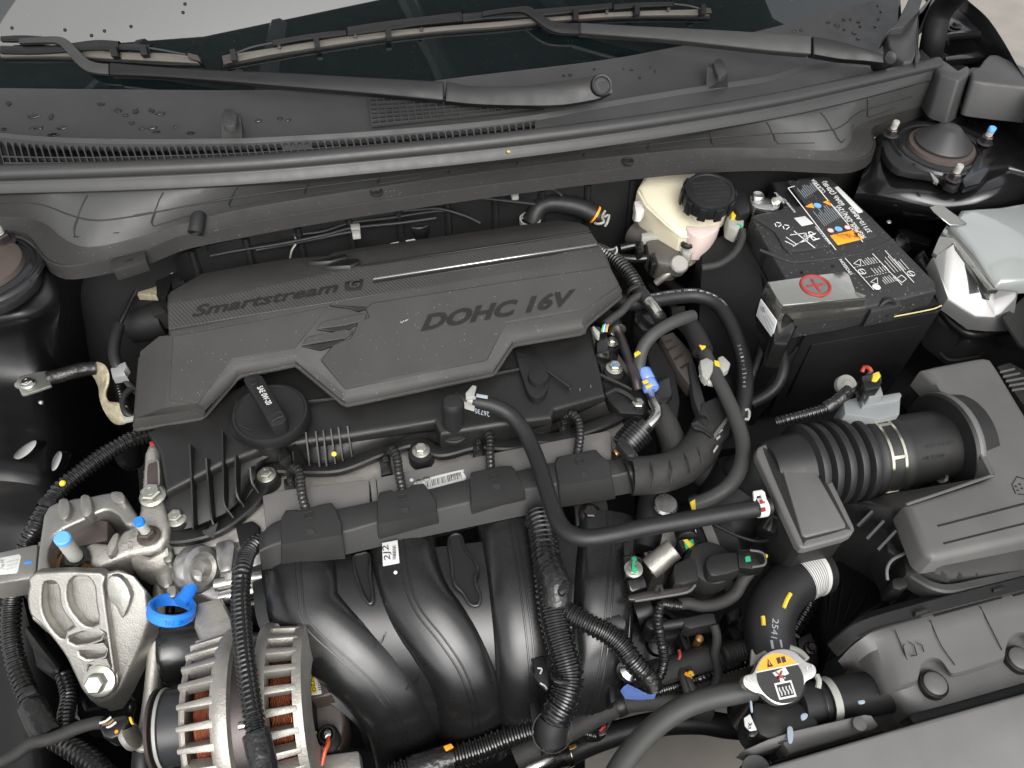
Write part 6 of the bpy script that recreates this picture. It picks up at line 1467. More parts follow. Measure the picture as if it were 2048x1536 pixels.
dc = C1_(1561, 1356); ex_ = (C1_(1600, 1348) - dc).normalized(); ey_ = CP_.n.cross(ex_); rc = 47 * mpx(dc)
def dpt(a, b_, h=0): return dc + ex_ * a * rc + ey_ * b_ * rc + CP_.n * h
arc = lambda a0, a1, n_=20, r=1.0: [dpt(r * math.cos(a0 + (a1 - a0) * k / n_), r * math.sin(a0 + (a1 - a0) * k / n_)) for k in range(n_ + 1)]
part('black_disc', B().prism(arc(R(158), R(382), 40), CP_.n * -.002, 0), 'ink')
part('orange_disc', B().prism(arc(R(25), R(155), 26), CP_.n * -.002, 0), 'orange')
b = B(); b.add([dpt(-.98, .38, .0002), dpt(.98, .38, .0002), dpt(.98, .43, .0002), dpt(-.98, .43, .0002)], [(0, 1, 2, 3)]); part('white_line', b, 'label', smooth=0)
b = B(); b.add([dpt(-.42, .50, .0004), dpt(-.14, .50, .0004), dpt(-.28, .84, .0004)], [(0, 1, 2)])
for q in ((.08, .55), (.30, .55)): b.add([dpt(q[0], q[1], .0004), dpt(q[0] + .18, q[1] + .03, .0004), dpt(q[0] + .18, q[1] + .27, .0004), dpt(q[0], q[1] + .24, .0004)], [(0, 1, 2, 3)])
part('handbook_symbol', b, 'ink', smooth=0)
b = B(); b.add([dpt(-.297, .58, .0006), dpt(-.263, .58, .0006), dpt(-.263, .72, .0006), dpt(-.297, .72, .0006)], [(0, 1, 2, 3)]); part('exclamation', b, 'orange', smooth=0)
def drect(B_, x0, y0, x1, y1, h=.0004): B_.add([dpt(x0, y0, h), dpt(x1, y0, h), dpt(x1, y1, h), dpt(x0, y1, h)], [(0, 1, 2, 3)])
b = B(); drect(b, -.36, -.82, .42, -.16); drect(b, -.06, -.16, .12, -.04); drect(b, -.12, -.06, .20, .0)
b.add([dpt(-.28, .26, .0004), dpt(.16, .34, .0004), dpt(.34, .40, .0004), dpt(.42, .1, .0004), dpt(.22, .06, .0004), dpt(.02, .12, .0004), dpt(-.2, .1, .0004)], [tuple(range(7))])
part('warning_symbol', b, 'label', smooth=0)
b = B(); drect(b, -.28, -.74, .34, -.24, .0007); part('symbol_field', b, 'ink', smooth=0)
b = B()
for k in range(4): b.tube([dpt(-.2 + k * .15 + .03 * math.sin(j * 2), -.68 + j * .11, .0009) for j in range(4)], .0006, 5)
part('heat_waves', b, 'label')
b = B()
for s in (1, -1): b.tube([dpt(-.12, .0 + .1 - s * .15, .0009), dpt(.14, .1 + s * .15, .0009)], .0008, 5)
part('red_cross', b, 'red')
b = B().text('RCC', C1_(1494, 1362), C1_(1510, 1362), C1_(1495, 1353), .0005); b.text('1.1', C1_(1614, 1340), C1_(1626, 1336), C1_(1613, 1333), .0005); part('stamped_text', b, 'label', smooth=0)
part('lever', B().hose(pts('1633,1350,-.06 1638,1362,-.06 1636,1376,-.062'), .0026, 8), 'lightp')
thing('filler_neck', 'black filler neck and side hose joint under the radiator cap', 'filler neck', P(1580, 1430, -.15))
part('neck', B().lathe(P(1561, 1358, -.062) - UP * .058, UP, [(.024, -.04), (.024, .04), (.022, .058)], 36), 'conduit')
part('neck_body', B().prism(pts('1508,1400 1560,1408 1600,1400 1640,1440 1640,1470 1560,1490 1520,1470 1502,1440', -.072), .05, .005), 'boxside')
part('side_tube', B().tube([P(1590, 1412, -.085), P(1820, 1374, -.105)], .0195, 30), 'rubber')
part('hose_clamp', B().lathe(P(1648, 1403, -.086), (P(1740, 1388, -.088) - P(1590, 1412, -.085)), [(.0197, 0), (.0207, 0), (.0207, .007), (.0197, .007)], 40, caps=False), 'lightp')
part('white_dots', B().lathe(P(1632, 1406, -.086), (P(1740, 1388, -.088) - P(1590, 1412, -.085)), [(.0196, 0), (.0202, 0), (.0202, .001), (.0196, .001)], 40, caps=False), 'conduit')
part('top_clamp', B().prism(pts('1504,1296 1512,1310 1530,1300 1536,1304 1518,1326 1502,1330', -.06), .004, .001), 'lightp')
part('top_clamp', B().hose(pts('1580,1296,-.07 1600,1304,-.068 1614,1318,-.066'), .003, 8), 'lightp')
st = part('sticker', B().prism(pts('1488,1436 1500,1428 1514,1460 1500,1462 1490,1452', -.068), .001, .0002), 'label')
b = B(); q = Plane(P(1488, 1436, -.0675), P(1500, 1428, -.0675), P(1500, 1462, -.0675))
for k in range(14):
    x_, y_ = 1496 + rng.randrange(4) * 2, 1446 + rng.randrange(6) * 2; b.add([q(x_, y_), q(x_ + 1.8, y_ - .6), q(x_ + 2, y_ + 1.2), q(x_ + .2, y_ + 1.8)], [(0, 1, 2, 3)])
part('print', b, 'ink', st, smooth=0)
for s in ('1602,1430 1610,1426 1616,1430 1612,1438 1604,1440', '1500,1402 1504,1404 1506,1424 1502,1422', '1716,1402 1728,1400 1730,1406 1720,1408'): part('chalk_mark', B().prism(cr(pts(s, -.0600), 2, True), .0012, .0001), 'chalk')
# ------------------------------------------------------------------ hoses and wiring right of the engine
def hose1(name, label, cat, s, r, mt, n=16, z=0, conduit=False, group=None, wob=0, **k):
    b = B().conduit(pts(s, z), r, n=n, wob=wob, **k) if conduit else B().hose(pts(s, z), r, n, None, wob)
    return solo(name, label, cat, b, mt, group)
thing('coolant_hose', 'thick black hose printed 26710 looping beside the battery', 'hose', P(1440, 700, -.1))
HH = '1205,590,-.06 1225,598,-.058 1260,606,-.056 1300,602,-.055 1350,594,-.055 1395,592,-.055 1432,606,-.056 1456,636,-.058 1474,676,-.062 1486,716,-.066 1490,760,-.07 1488,800,-.076 1480,840,-.085 1470,880,-.1'
hpq = resample(cr(pts(HH), 8), 120)
part('hose', B().tube(hpq, .0098, 20, True, .004), 'rubber')
def hosetext(hp, k, txt, a, step, r, mt, hh=.0028):
    b = B(); i = k
    for ch in txt:
        t = (hp[i + 1] - hp[i]).normalized(); c = CAM - hp[i]; c = (c - t * c.dot(t)).normalized(); s = t.cross(c)
        d = c * math.cos(a) + s * math.sin(a); e = s * math.cos(a) - c * math.sin(a); p = hp[i] + d * r
        if ch != ' ': b.text(ch, p - t * .0012 - e * hh / 2, p + t * .0012 - e * hh / 2, p - t * .0012 + e * hh / 2, .0004)
        i += step
        if i >= len(hp) - 2: break
    return part('printed_text', b, mt, smooth=0)
hosetext(hpq, 22, '26710-2J040 HS 251106 10-10-10 THEHC', -.75, 1, .0100, 'inkg')
hosetext(hpq, 78, '26710-2J040', .1, 2, .0100, 'inkg', .0036)
thing('vacuum_hose', 'grey rubber hose end arching up from the blue clip', 'hose', P(1300, 700, -.1))
part('hose', B().hose(pts('1386,632,-.045 1370,636,-.042 1340,648,-.04 1308,668,-.042 1288,692,-.048 1280,716,-.055 1278,735,-.06 1282,748,-.064'), .0078, 18), 'rubberg')
part('yellow_mark', B().prism(pts('1268,706 1278,700 1282,706 1270,714', -.046), .001, .0003), 'yellow')
thing('fuel_line', 'bright metal fuel line with blue plastic clip and black ribbed connector', 'fuel line', P(1290, 850, -.1))
part('lower_pipe', B().hose(pts('1282,744,-.066 1292,762,-.07 1302,790,-.07 1308,806,-.066 1314,820,-.064 1312,834,-.064 1300,848,-.066 1284,864,-.07'), .0062, 16), 'steel')
part('blue_clip', B().lathe(P(1286, 742, -.063), P(1306, 786, -.067) - P(1286, 742, -.063), [(.009, 0), (.0098, .001), (.0098, .014), (.009, .015), (.0098, .016), (.0098, .027), (.009, .028)], 12), 'bluec')
for s in ('1284,762 1294,758 1298,764 1288,768', '1290,772 1302,766 1304,772 1294,778'): part('yellow_mark', B().prism(pts(s, -.052), .001, .0003), 'yellow')
cx = P(1288, 852, -.066); ca = (P(1246, 896, -.078) - cx).normalized()
pr_ = [(.008, -.004), (.0105, -.003), (.0105, .004), (.014, .005)]
for k in range(6): pr_ += [(.0172, .006 + k * .0040), (.0172, .0085 + k * .0040), (.0155, .0088 + k * .0040), (.0155, .0098 + k * .0040)]
pr_ += [(.016, .031), (.016, .035), (.010, .036)]
part('ribbed_connector', B().lathe(cx, ca, pr_, 28), 'conduit')
part('connector_latch', B().prism(pts('1232,884 1246,876 1274,902 1270,914 1256,912', -.058), .012, .002), 'boxside')
part('connector_foot', B().prism(pts('1262,908 1274,904 1278,914 1268,924 1258,920', -.064), .01, .001), 'conduit')
part('copper_end', B().hose([P(1246, 896, -.08), P(1240, 902, -.082), P(1230, 908, -.084)], .0055, 12), 'brass')
thing('camshaft_pipe', 'slim dark steel pipe rising from the valve cover corner to the blue clip', 'metal pipe', P(1260, 740, -.1))
part('pipe', B().hose(pts('1228,640,-.06 1240,672,-.058 1258,720,-.058 1270,756,-.06 1276,780,-.066'), .0058, 14), 'darksteel')
part('sleeve', B().hose(pts('1200,628,-.06 1220,640,-.056 1232,660,-.056'), .010, 16), 'rubber')
part('collar_ring', B().lathe(P(1236, 659, -.056), P(1244, 680, -.056) - P(1236, 659, -.056), [(.006, 0), (.0098, .0005), (.0098, .0022), (.006, .003)], 24), 'film')
part('end_fitting', B().hose(pts('1262,732,-.058 1268,748,-.06 1274,764,-.062'), .0068, 12), 'darksteel')
thing('cam_sensor_plug', 'black sensor plug with coloured wires at the engine cover corner', 'sensor plug', P(1208, 690, -.1))
part('plug', B().shell([pts('1193,668,-.05 1214,664,-.05 1218,690,-.05 1216,700,-.05 1194,704,-.05')], .03, .002, 2), 'conduit')
part('plug_foot', B().prism(pts('1202,702 1220,698 1222,716 1206,720', -.068), .012, .002), 'conduit')
part('grey_lock', B().prism(pts('1184,654 1188,651 1200,664 1199,674 1196,674 1190,666', -.042), .006, .001), 'lightp')
for k, c in enumerate(('green', 'label', 'blue', 'orange')): part('wire', B().hose(pts('%d,%d,-.044 %d,%d,-.040 %d,%d,-.044' % (1204 + k * 3, 664, 1206 + k * 3, 652, 1214 + k * 2, 646)), .0011, 6), c)
part('taped_lead', B().hose(pts('1210,648,-.042 1226,636,-.04 1244,622,-.038 1258,606,-.036 1272,594,-.034 1284,590,-.034'), .0052, 12, None, .1), 'cloth')
thing('right_loom', 'ribbed black conduit curling round the right corner of the engine cover', 'wiring conduit', P(1250, 560, -.08))
part('conduit', B().conduit(pts('1196,500,-.05 1214,508,-.042 1232,520,-.038 1250,538,-.036 1264,556,-.036 1274,574,-.036 1280,586,-.037'), .0098, .0052, .2, 18), 'conduit')
part('tape', B().hose(pts('1276,580,-.036 1290,596,-.036 1304,612,-.038 1314,628,-.042 1322,640,-.05'), .0085, 14, None, .14), 'tape')
part('white_tape', B().hose(pts('1296,600,-.0325 1308,614,-.034 1316,626,-.037'), .0062, 12, None, .25), 'film')
part('band', B().lathe(P(1268, 580, -.036), P(1280, 600, -.037) - P(1268, 580, -.036), [(.0105, 0), (.0112, .001), (.0112, .005), (.0105, .006)], 20, caps=False), 'flange')
part('clip_hook', B().hose(pts('1216,500,-.03 1228,498,-.026 1232,494,-.022 1234,502,-.024 1230,508,-.028'), .0014, 8), 'lightp')
thing('purge_hose', 'grey rubber hose with foam sleeve and white clip curving down to the throttle', 'hose', P(1450, 850, -.1))
part('hose', B().hose(pts('1392,668,-.06 1408,704,-.056 1424,736,-.052 1440,768,-.05 1456,800,-.05 1472,838,-.05 1484,876,-.05 1486,912,-.05 1476,946,-.05 1456,974,-.052 1424,996,-.056 1384,1012,-.06'), .0082, 18, None, .004), 'rubberg')
part('foam_sleeve', B().hose(pts('1366,640,-.058 1384,658,-.056 1398,684,-.054 1406,704,-.0535'), .0125, 18, None, .03), 'boxside')
for s in ('1398,690 1410,688 1412,694 1404,700', '1428,720 1438,722 1440,734 1430,730', '1380,1004 1390,998 1392,1018 1384,1020'): part('yellow_mark', B().prism(pts(s, -.042), .0008, .0002), 'yellow')
part('white_clip', B().prism(pts('1400,720 1414,714 1428,722 1426,742 1414,762 1404,750 1402,736', -.042), .01, .002), 'lightp')
part('white_clip', B().prism(pts('1436,714 1446,710 1462,726 1458,738 1446,744 1438,732', -.044), .01, .002), 'lightp')
part('clip_bridge', B().hose(pts('1402,748,-.05 1418,766,-.055 1436,766,-.056'), .004, 8), 'lightp')
thing('main_loom', 'fat cloth taped wiring trunk leaving the right end of the duct', 'wiring trunk', P(1350, 940, -.12))
part('trunk', B().hose(pts('1262,952,-.082 1300,950,-.082 1340,942,-.082 1372,926,-.082 1396,902,-.082 1412,876,-.085 1420,856,-.09'), .0215, 24, .006, .02), 'cloth')
for s in ('1302,925,-.060 1306,950,-.058 1303,976,-.062', '1340,922,-.060 1344,944,-.058 1342,966,-.064', '1366,904,-.062 1378,926,-.058 1382,946,-.066', '1384,886,-.064 1400,904,-.06 1404,926,-.066'): part('tape_edge', B().hose(pts(s), .0012, 6), 'cloth')
part('branch', B().hose(pts('1316,824,-.085 1332,850,-.085 1344,880,-.088 1348,910,-.09 1340,936,-.09'), .0145, 18, None, .05), 'cloth')
part('branch', B().hose(pts('1310,960,-.11 1306,1000,-.12 1298,1050,-.125 1288,1100,-.13'), .0165, 18, None, .01), 'rubber')
part('lower_trunk', B().hose(pts('1404,930,-.11 1420,950,-.115 1440,960,-.12'), .02, 18, None, .05), 'cloth')
part('tape_tail', B().prism(pts('1294,820 1306,818 1326,828 1324,838 1312,840 1302,832', -.066), .004, .001), 'tape')
thing('loom_bracket', 'black plastic loom bracket with slots between the hoses and duct', 'loom bracket', P(1420, 820, -.12))
part('plate', B().shell([pts('1398,826,-.066 1412,832,-.064 1428,868,-.064 1424,874,-.064 1430,905,-.075 1460,870,-.07 1466,828,-.064 1460,800,-.062 1440,790,-.062 1404,806,-.064')], .012, .002, 2), 'boxside')
part('edge', B().prism(pts('1426,868 1460,824 1466,828 1430,876', -.060), .004, .001), 'box')
part('arm', B().shell([pts('1376,728,-.07 1390,724,-.07 1402,770,-.068 1412,806,-.066 1414,820,-.066 1398,826,-.066 1388,800,-.068')], .014, .003, 2), 'greyp')
part('ladder', B().shell([pts('1320,672,-.075 1346,662,-.075 1384,704,-.075 1396,760,-.075 1380,772,-.075 1356,740,-.075')], .02, .003, 2), 'brn')
for s in ('1326,686 1344,680', '1336,700 1352,692', '1350,718 1366,708', '1362,736 1378,726'):
    a, c = [tuple(float(v) for v in t.split(',')) for t in s.split()]; part('rung', B().tube([P(a[0], a[1], -.073), P(c[0], c[1], -.073)], .0012, 6), 'boxside')
part('clip', B().prism(pts('1382,846 1394,840 1428,868 1422,874 1406,862 1388,856', -.058), .004, .001), 'conduit')
for s in ('1432,866 1444,856 1446,860 1434,870', '1432,876 1440,870 1441,874 1434,880', '1426,902 1434,890 1437,892 1428,906'): part('slot', B().prism(pts(s, -.062), .001, 0), 'lightp')
part('white_hook', B().hose(pts('1490,820,-.045 1498,820,-.044 1497,838,-.045 1490,838,-.046'), .0016, 8), 'lightp')
thing('cover_bracket', 'black connector block on the rear of the cylinder head under the hoses', 'connector block', P(1330, 660, -.1))
part('block', B().shell([pts('1270,604,-.06 1300,600,-.06 1330,640,-.06 1316,664,-.06 1284,660,-.06 1268,640,-.06')], .03, .004, 2), 'conduit')
part('grey_tag', B().prism(pts('1342,614 1370,610 1372,626 1344,636', -.07), .01, .002), 'boxside')
part('far_block', B().shell([pts('1310,760,-.075 1340,750,-.075 1346,790,-.075 1330,810,-.075 1308,800,-.075')], .03, .003, 2), 'conduit')
part('side_shell', B().shell([pts('1290,690,-.08 1310,672,-.08 1352,742,-.08 1362,800,-.085 1350,880,-.09 1330,880,-.09 1318,820,-.085 1300,740,-.08')], .04, .006, 2), 'dark')
# front loom
thing('front_loom', 'thick ribbed tape wrapped conduit dropping from the duct over the manifold', 'wiring conduit', P(1110, 1250, -.2))
part('conduit', B().conduit(pts('1078,1030,-.085 1086,1070,-.082 1092,1110,-.082 1098,1160,-.084 1104,1210,-.088 1114,1260,-.094 1128,1310,-.10 1137,1350,-.106 1132,1390,-.112 1116,1424,-.12 1104,1448,-.13'), .0148, .0052, .13, 24, .03), 'conduit')
part('branch', B().conduit(pts('1116,1214,-.09 1148,1232,-.088 1182,1250,-.088 1216,1268,-.09 1244,1292,-.093 1266,1322,-.097 1290,1350,-.104 1304,1366,-.11'), .0105, .0046, .14, 18, .03), 'conduit')
part('thin_branch', B().conduit(pts('1308,1364,-.108 1322,1346,-.104 1328,1316,-.1 1322,1280,-.098 1316,1244,-.096 1318,1220,-.095 1326,1208,-.094 1344,1210,-.094 1362,1212,-.095'), .0052, .0036, .16, 12), 'conduit')
part('tape_knot', B().hose(pts('1096,1130,-.080 1104,1150,-.076 1112,1172,-.076 1110,1210,-.086'), .0148, 22, .003, .16), 'tape')
part('tape_flap', B().prism(pts('1118,1166 1130,1158 1142,1162 1138,1176 1130,1186 1122,1190 1114,1182', -.062), .008, .003), 'tape')
part('tape_joint', B().hose(pts('1292,1350,-.1 1304,1366,-.104 1308,1378,-.108'), .009, 14, None, .12), 'tape')
part('end_boot', B().hose(pts('1108,1436,-.125 1102,1456,-.132 1100,1476,-.14'), .016, 18, None, .04), 'rubber')
part('boot_ring', B().lathe(P(1104, 1462, -.128), UP - BACK * .5, [(.0185, 0), (.0192, .001), (.0192, .002), (.0185, .003)], 32, caps=False), 'box')
part('cable_tie', B().hose(pts('1104,1348,-.094 1112,1362,-.088 1140,1366,-.09'), .002, 8), 'conduit')
thing('left_front_loom', 'split ribbed conduit hanging from the left duct end across the alternator', 'wiring conduit', P(500, 1300, -.2))
part('conduit', B().conduit(pts('528,1078,-.09 508,1090,-.085 492,1112,-.075 484,1145,-.060 481,1190,-.060 483,1240,-.060 488,1300,-.060 496,1360,-.058 505,1420,-.058 516,1480,-.06 528,1550,-.064'), .0092, .0046, .14, 18, .03), 'conduit')
sl = resample(cr(pts('486,1150,-.0515 484,1190,-.0515 487,1240,-.0515 492,1300,-.0515 500,1360,-.050 509,1420,-.050'), 8), 60)
part('split_line', B().tube(sl, .0013, 6), 'dark')
part('tape_end', B().hose(pts('512,1466,-.058 520,1500,-.060 530,1550,-.064'), .0115, 16, None, .06), 'tape')
thing('lower_loom', 'ribbed black conduit running along the bottom edge under the manifold', 'wiring conduit', P(950, 1500, -.25))
part('conduit', B().conduit(pts('780,1552,-.2 840,1532,-.2 900,1516,-.2 960,1498,-.2 1020,1474,-.195 1070,1458,-.19 1092,1452,-.185'), .0125, .0062, .18, 18), 'conduit')
part('sleeve', B().hose(pts('820,1545,-.2 860,1530,-.2 905,1516,-.2'), .0145, 16, None, .06), 'tape')
part('hanger', B().prism(pts('1058,1404 1076,1400 1082,1440 1064,1446', -.16), .006, .001), 'blackp')
part('hanger_plate', B().prism(pts('1080,1440 1090,1446 1092,1500 1084,1502', -.16), .02, .001), 'blackp')
part('orange_tab', B().prism(pts('886,1492 902,1486 908,1494 892,1502', -.18), .003, .001), 'orange')
for k in range(3): part('pipe_end', B().hose(pts('%d,1480,-.22 %d,1500,-.22 %d,1512,-.22' % (925 + k * 10, 935 + k * 8, 944 + k * 8)), .004, 8), 'conduit')
thing('lower_tape_loom', 'cloth taped harness crossing the gap above the concrete', 'wiring trunk', P(1250, 1420, -.3))
part('trunk', B().hose(pts('1030,1515,-.2 1080,1490,-.195 1140,1458,-.19 1200,1426,-.185 1250,1404,-.18 1310,1398,-.175 1370,1408,-.175 1420,1420,-.18'), .0115, 18, None, .04), 'cloth')
part('band', B().lathe(P(1230, 1412, -.182), P(1250, 1404, -.18) - P(1230, 1412, -.182), [(.012, 0), (.0125, .001), (.0125, .009), (.012, .010)], 24, caps=False), 'blackp')
part('stub', B().prism(pts('1216,1368 1230,1362 1234,1402 1220,1408', -.15), .02, .003), 'blackp')
thing('lower_coolant_hose', 'black lower coolant hose with metal elbow over the concrete gap', 'hose', P(1250, 1470, -.3))
part('hose', B().hose(pts('1130,1510,-.28 1180,1486,-.27 1250,1462,-.26 1330,1446,-.25 1400,1444,-.245 1450,1452,-.245 1500,1456,-.25'), .0130, 22), 'rubber')
part('elbow', B().hose(pts('1040,1560,-.27 1060,1536,-.26 1090,1520,-.26 1130,1510,-.27'), .0125, 20), 'steel')
part('clamp', B().lathe(P(1124, 1512, -.276), P(1150, 1500, -.276) - P(1124, 1512, -.276), [(.0135, 0), (.0145, 0), (.0145, .008), (.0135, .008)], 32, caps=False), 'clampm')
part('paint_mark', B().prism(cr(pts('1134,1494 1150,1486 1162,1488 1146,1498 1132,1502', -.262), 2, True), .001, .0002), 'brass')
thing('thin_conduit', 'thin ribbed lead with red plug above the lower coolant hose', 'wiring lead', P(1170, 1460, -.25))
part('lead', B().conduit(pts('1130,1460,-.2 1160,1464,-.2 1192,1472,-.2'), .0048, .004, .16, 12), 'conduit')
part('plug', B().prism(pts('1190,1440 1214,1434 1216,1468 1198,1474', -.2), .02, .002), 'conduit')
part('red_wire', B().hose(pts('1200,1462,-.19 1206,1456,-.188 1210,1452,-.19'), .0016, 6), 'red')
hose1('overflow_hose', 'plain grey hose sweeping from the radiator cap to the bottom edge', 'hose', '1226,1560,-.07 1250,1520,-.07 1284,1478,-.07 1326,1440,-.07 1372,1412,-.07 1420,1396,-.072 1470,1386,-.074 1506,1378,-.076', .0098, 'rubberg', 20)
# throttle side
thing('throttle_body', 'cast metal throttle housing half hidden below the breather hose', 'throttle body', P(1340, 1110, -.25))
part('housing', B().shell([pts('1300,1060,-.12 1356,1040,-.12 1366,1060,-.12 1360,1100,-.125 1330,1150,-.13 1310,1140,-.13 1292,1100,-.13')], .06, .006, 3), 'cast')
part('sensor_pipe', B().cyl(P(1298, 1138, -.108), P(1348, 1098, -.095), .0120, 24), 'cast')
part('lip', B().hose(pts('1292,1108,-.115 1300,1130,-.112 1306,1146,-.115'), .003, 8), 'alu')
part('ring', B().lathe(P(1330, 1012, -.1), UP, [(.012, 0), (.014, .003), (.012, .006), (.006, .006)], 20), 'steel')
part('flange_ring', B().lathe(P(1430, 1080, -.15), DA + UP * .4, [(.05, -.01), (.056, -.01), (.056, .0), (.05, .0)], 44, caps=False), 'box')
part('bore', B().lathe(P(1430, 1080, -.15), DA + UP * .4, [(.05, -.03), (.052, .02)], 40), 'dark')
part('dark_duct', B().hose(pts('1500,960,-.09 1470,1000,-.115 1440,1050,-.14 1420,1090,-.15'), .04, 24), 'blackp')
thing('temp_sensor', 'small black sensor with yellow green paint stripe and grey barrel', 'sensor', P(1380, 1080, -.15))
part('body', B().shell([pts('1356,1080,-.088 1394,1068,-.088 1402,1090,-.088 1366,1104,-.088')], .02, .002, 2), 'conduit')
part('green_window', B().prism(pts('1368,1084 1386,1078 1390,1092 1372,1098', -.0875), .001, .0002), 'green')
part('yellow_stripe', B().prism(pts('1366,1080 1374,1078 1396,1098 1386,1102', -.0868), .0006, .0001), 'yellow')
part('barrel', B().cyl(P(1370, 1060, -.1), P(1376, 1082, -.095), .012, 20), 'blackp')
part('white_chip', B().prism(pts('1380,1060 1392,1058 1394,1066 1382,1068', -.088), .004, .001), 'label')
thing('purge_valve', 'black purge valve with long grey plug lying beside the radiator hose', 'purge valve', P(1420, 1140, -.15))
part('body', B().shell([pts('1352,1126,-.08 1376,1114,-.08 1394,1112,-.08 1398,1160,-.08 1366,1170,-.08 1348,1168,-.08')], .035, .003, 2), 'boxside')
part('dome', B().lathe(P(1414, 1138, -.1), UP - BACK * .1, [(.026, -.02), (.026, .01), (.022, .018), (.012, .021), (.002, .021)], 32), 'boxside')
part('barrel', B().prism(cr(pts('1412,1120 1430,1108 1478,1104 1484,1124 1478,1140 1432,1152 1416,1144', -.068), 2, True), .022, .005), 'boxside')
part('plug', B().shell([pts('1474,1100,-.066 1496,1096,-.066 1528,1102,-.066 1532,1130,-.066 1506,1138,-.066 1478,1136,-.066')], .022, .002, 2), 'conduit')
part('plug_cage', B().hose(pts('1500,1100,-.0655 1526,1106,-.0655 1530,1128,-.0655 1504,1134,-.0655'), .0012, 6), 'box')
part('window', B().prism(pts('1490,1114 1500,1112 1502,1122 1492,1124', -.0655), .0006, 0), 'green')
part('vent_hole', B().lathe(P(1424, 1134, -.0785), UP, [(.0028, 0), (.0028, .0005), (.0005, .0005)], 12), 'ink')
part('yellow_tip', B().lathe(P(1530, 1112, -.068), LAT, [(.0026, 0), (.0018, .002), (.0003, .003)], 10), 'yellow')
part('pipe', B().hose(pts('1500,1142,-.085 1484,1164,-.09 1470,1188,-.095 1440,1206,-.1 1404,1212,-.1 1376,1206,-.1 1356,1208,-.1'), .0062, 12, None, .04), 'cloth')
thing('valve_bracket', 'curved grey steel bracket arm in front of the purge valve', 'bracket', P(1330, 1190, -.12))
part('arm', B().shell([pts('1256,1190,-.09 1290,1182,-.088 1340,1176,-.086 1376,1168,-.086 1388,1166,-.086 1390,1174,-.086 1376,1186,-.086 1320,1196,-.088 1280,1202,-.09 1258,1200,-.09')], .004, .0015, 2), 'darksteel')
part('edge', B().hose(pts('1270,1202,-.089 1320,1194,-.087 1374,1184,-.085 1390,1170,-.085'), .0014, 8), 'box')
part('spacer', B().cyl(P(1272, 1226, -.12), P(1306, 1216, -.115), .013, 20), 'blackp')
part('upright', B().hose(pts('1312,1180,-.08 1318,1168,-.074 1324,1182,-.08'), .0024, 8), 'boxside')
thing('map_sensor', 'black bracket with green marked bolt head on the manifold end', 'sensor bracket', P(1268, 1130, -.12))
part('block', B().shell([pts('1246,1112,-.09 1268,1108,-.09 1284,1114,-.09 1286,1150,-.09 1268,1158,-.092 1250,1152,-.092')], .03, .003, 2), 'conduit')
part('lower_block', B().shell([pts('1254,1158,-.092 1288,1150,-.092 1296,1176,-.095 1262,1188,-.095')], .03, .003, 2), 'conduit')
part('boss', B().shell([pts('1246,1086,-.092 1258,1080,-.092 1262,1110,-.092 1248,1112,-.092')], .02, .002, 2), 'blackp')
bolt(1267, 1138, -.089, 13, 'zinc')
part('green_paint', B().prism(cr(pts('1266,1118 1270,1120 1268,1132 1276,1136 1274,1144 1264,1142 1264,1130', -.0785), 2, True), .002, .0005), 'green')
part('green_paint', B().lathe(P(1268, 1119, -.088), UP, [(.0035, -.002), (.0028, .001), (.0006, .0016)], 10), 'green')
part('runner_ear', B().shell([pts('1204,1236,-.105 1240,1228,-.105 1252,1240,-.105 1252,1262,-.11 1210,1256,-.11')], .02, .002, 2), 'blackp')
thing('vacuum_actuator', 'round black vacuum actuator with concentric rims below the bracket', 'actuator', P(1310, 1270, -.2))
o = P(1308, 1280, -.15)
part('can', B().lathe(o - UP * .03, UP - BACK * .2, [(.036, 0), (.038, .004), (.038, .010), (.034, .012), (.034, .02), (.036, .022), (.036, .026), (.030, .032), (.012, .034), (.010, .040), (.002, .041)], 44), 'conduit')
part('rim', B().lathe(o - UP * .018, UP - BACK * .2, [(.036, 0), (.0415, .0005), (.0415, .003), (.036, .0035)], 44, caps=False), 'boxside')
part('port', B().prism(pts('1290,1240 1312,1228 1326,1238 1330,1256 1306,1262 1292,1254', -.105), .03, .004), 'blackp')
part('rod', B().cyl(P(1322, 1252, -.105), P(1372, 1244, -.1), .005, 12), 'boxside')
part('rod_plug', B().shell([pts('1366,1236,-.095 1412,1226,-.095 1428,1226,-.095 1434,1246,-.095 1380,1258,-.095 1368,1252,-.095')], .02, .002, 2), 'boxside')
part('rod_clip', B().prism(pts('1390,1252 1426,1244 1428,1248 1392,1258', -.1), .01, .001), 'conduit')
thing('blue_clip', 'crumpled blue plastic clip under the ribbed branch conduit', 'blue clip', P(1270, 1380, -.2))
part('clip', B().shell([pts('1244,1374,-.14 1254,1366,-.13 1268,1374,-.13 1290,1384,-.135 1314,1384,-.14 1312,1390,-.145 1280,1392,-.15 1254,1390,-.15')], .012, .002, 2), 'bluec')
part('metal_end', B().lathe(P(1250, 1346, -.14), UP + LAT * .5, [(.010, 0), (.012, .004), (.012, .008), (.008, .012)], 18), 'steel')
thing('gearbox_loom', 'tangle of taped leads and ribbed conduit over the gearbox beside the radiator hose', 'wiring tangle', P(1420, 1320, -.25))
part('taped_trunk', B().hose(pts('1300,1350,-.14 1340,1338,-.135 1380,1326,-.13 1420,1314,-.13 1470,1306,-.135'), .0125, 16, None, .08), 'cloth')
part('conduit', B().conduit(pts('1290,1386,-.16 1340,1374,-.155 1390,1358,-.15 1440,1338,-.15 1500,1318,-.15'), .0068, .0045, .16, 14), 'conduit')
part('lead', B().hose(pts('1428,1250,-.1 1434,1276,-.105 1430,1310,-.115 1436,1346,-.13 1424,1380,-.15'), .0045, 10, None, .06), 'cloth')
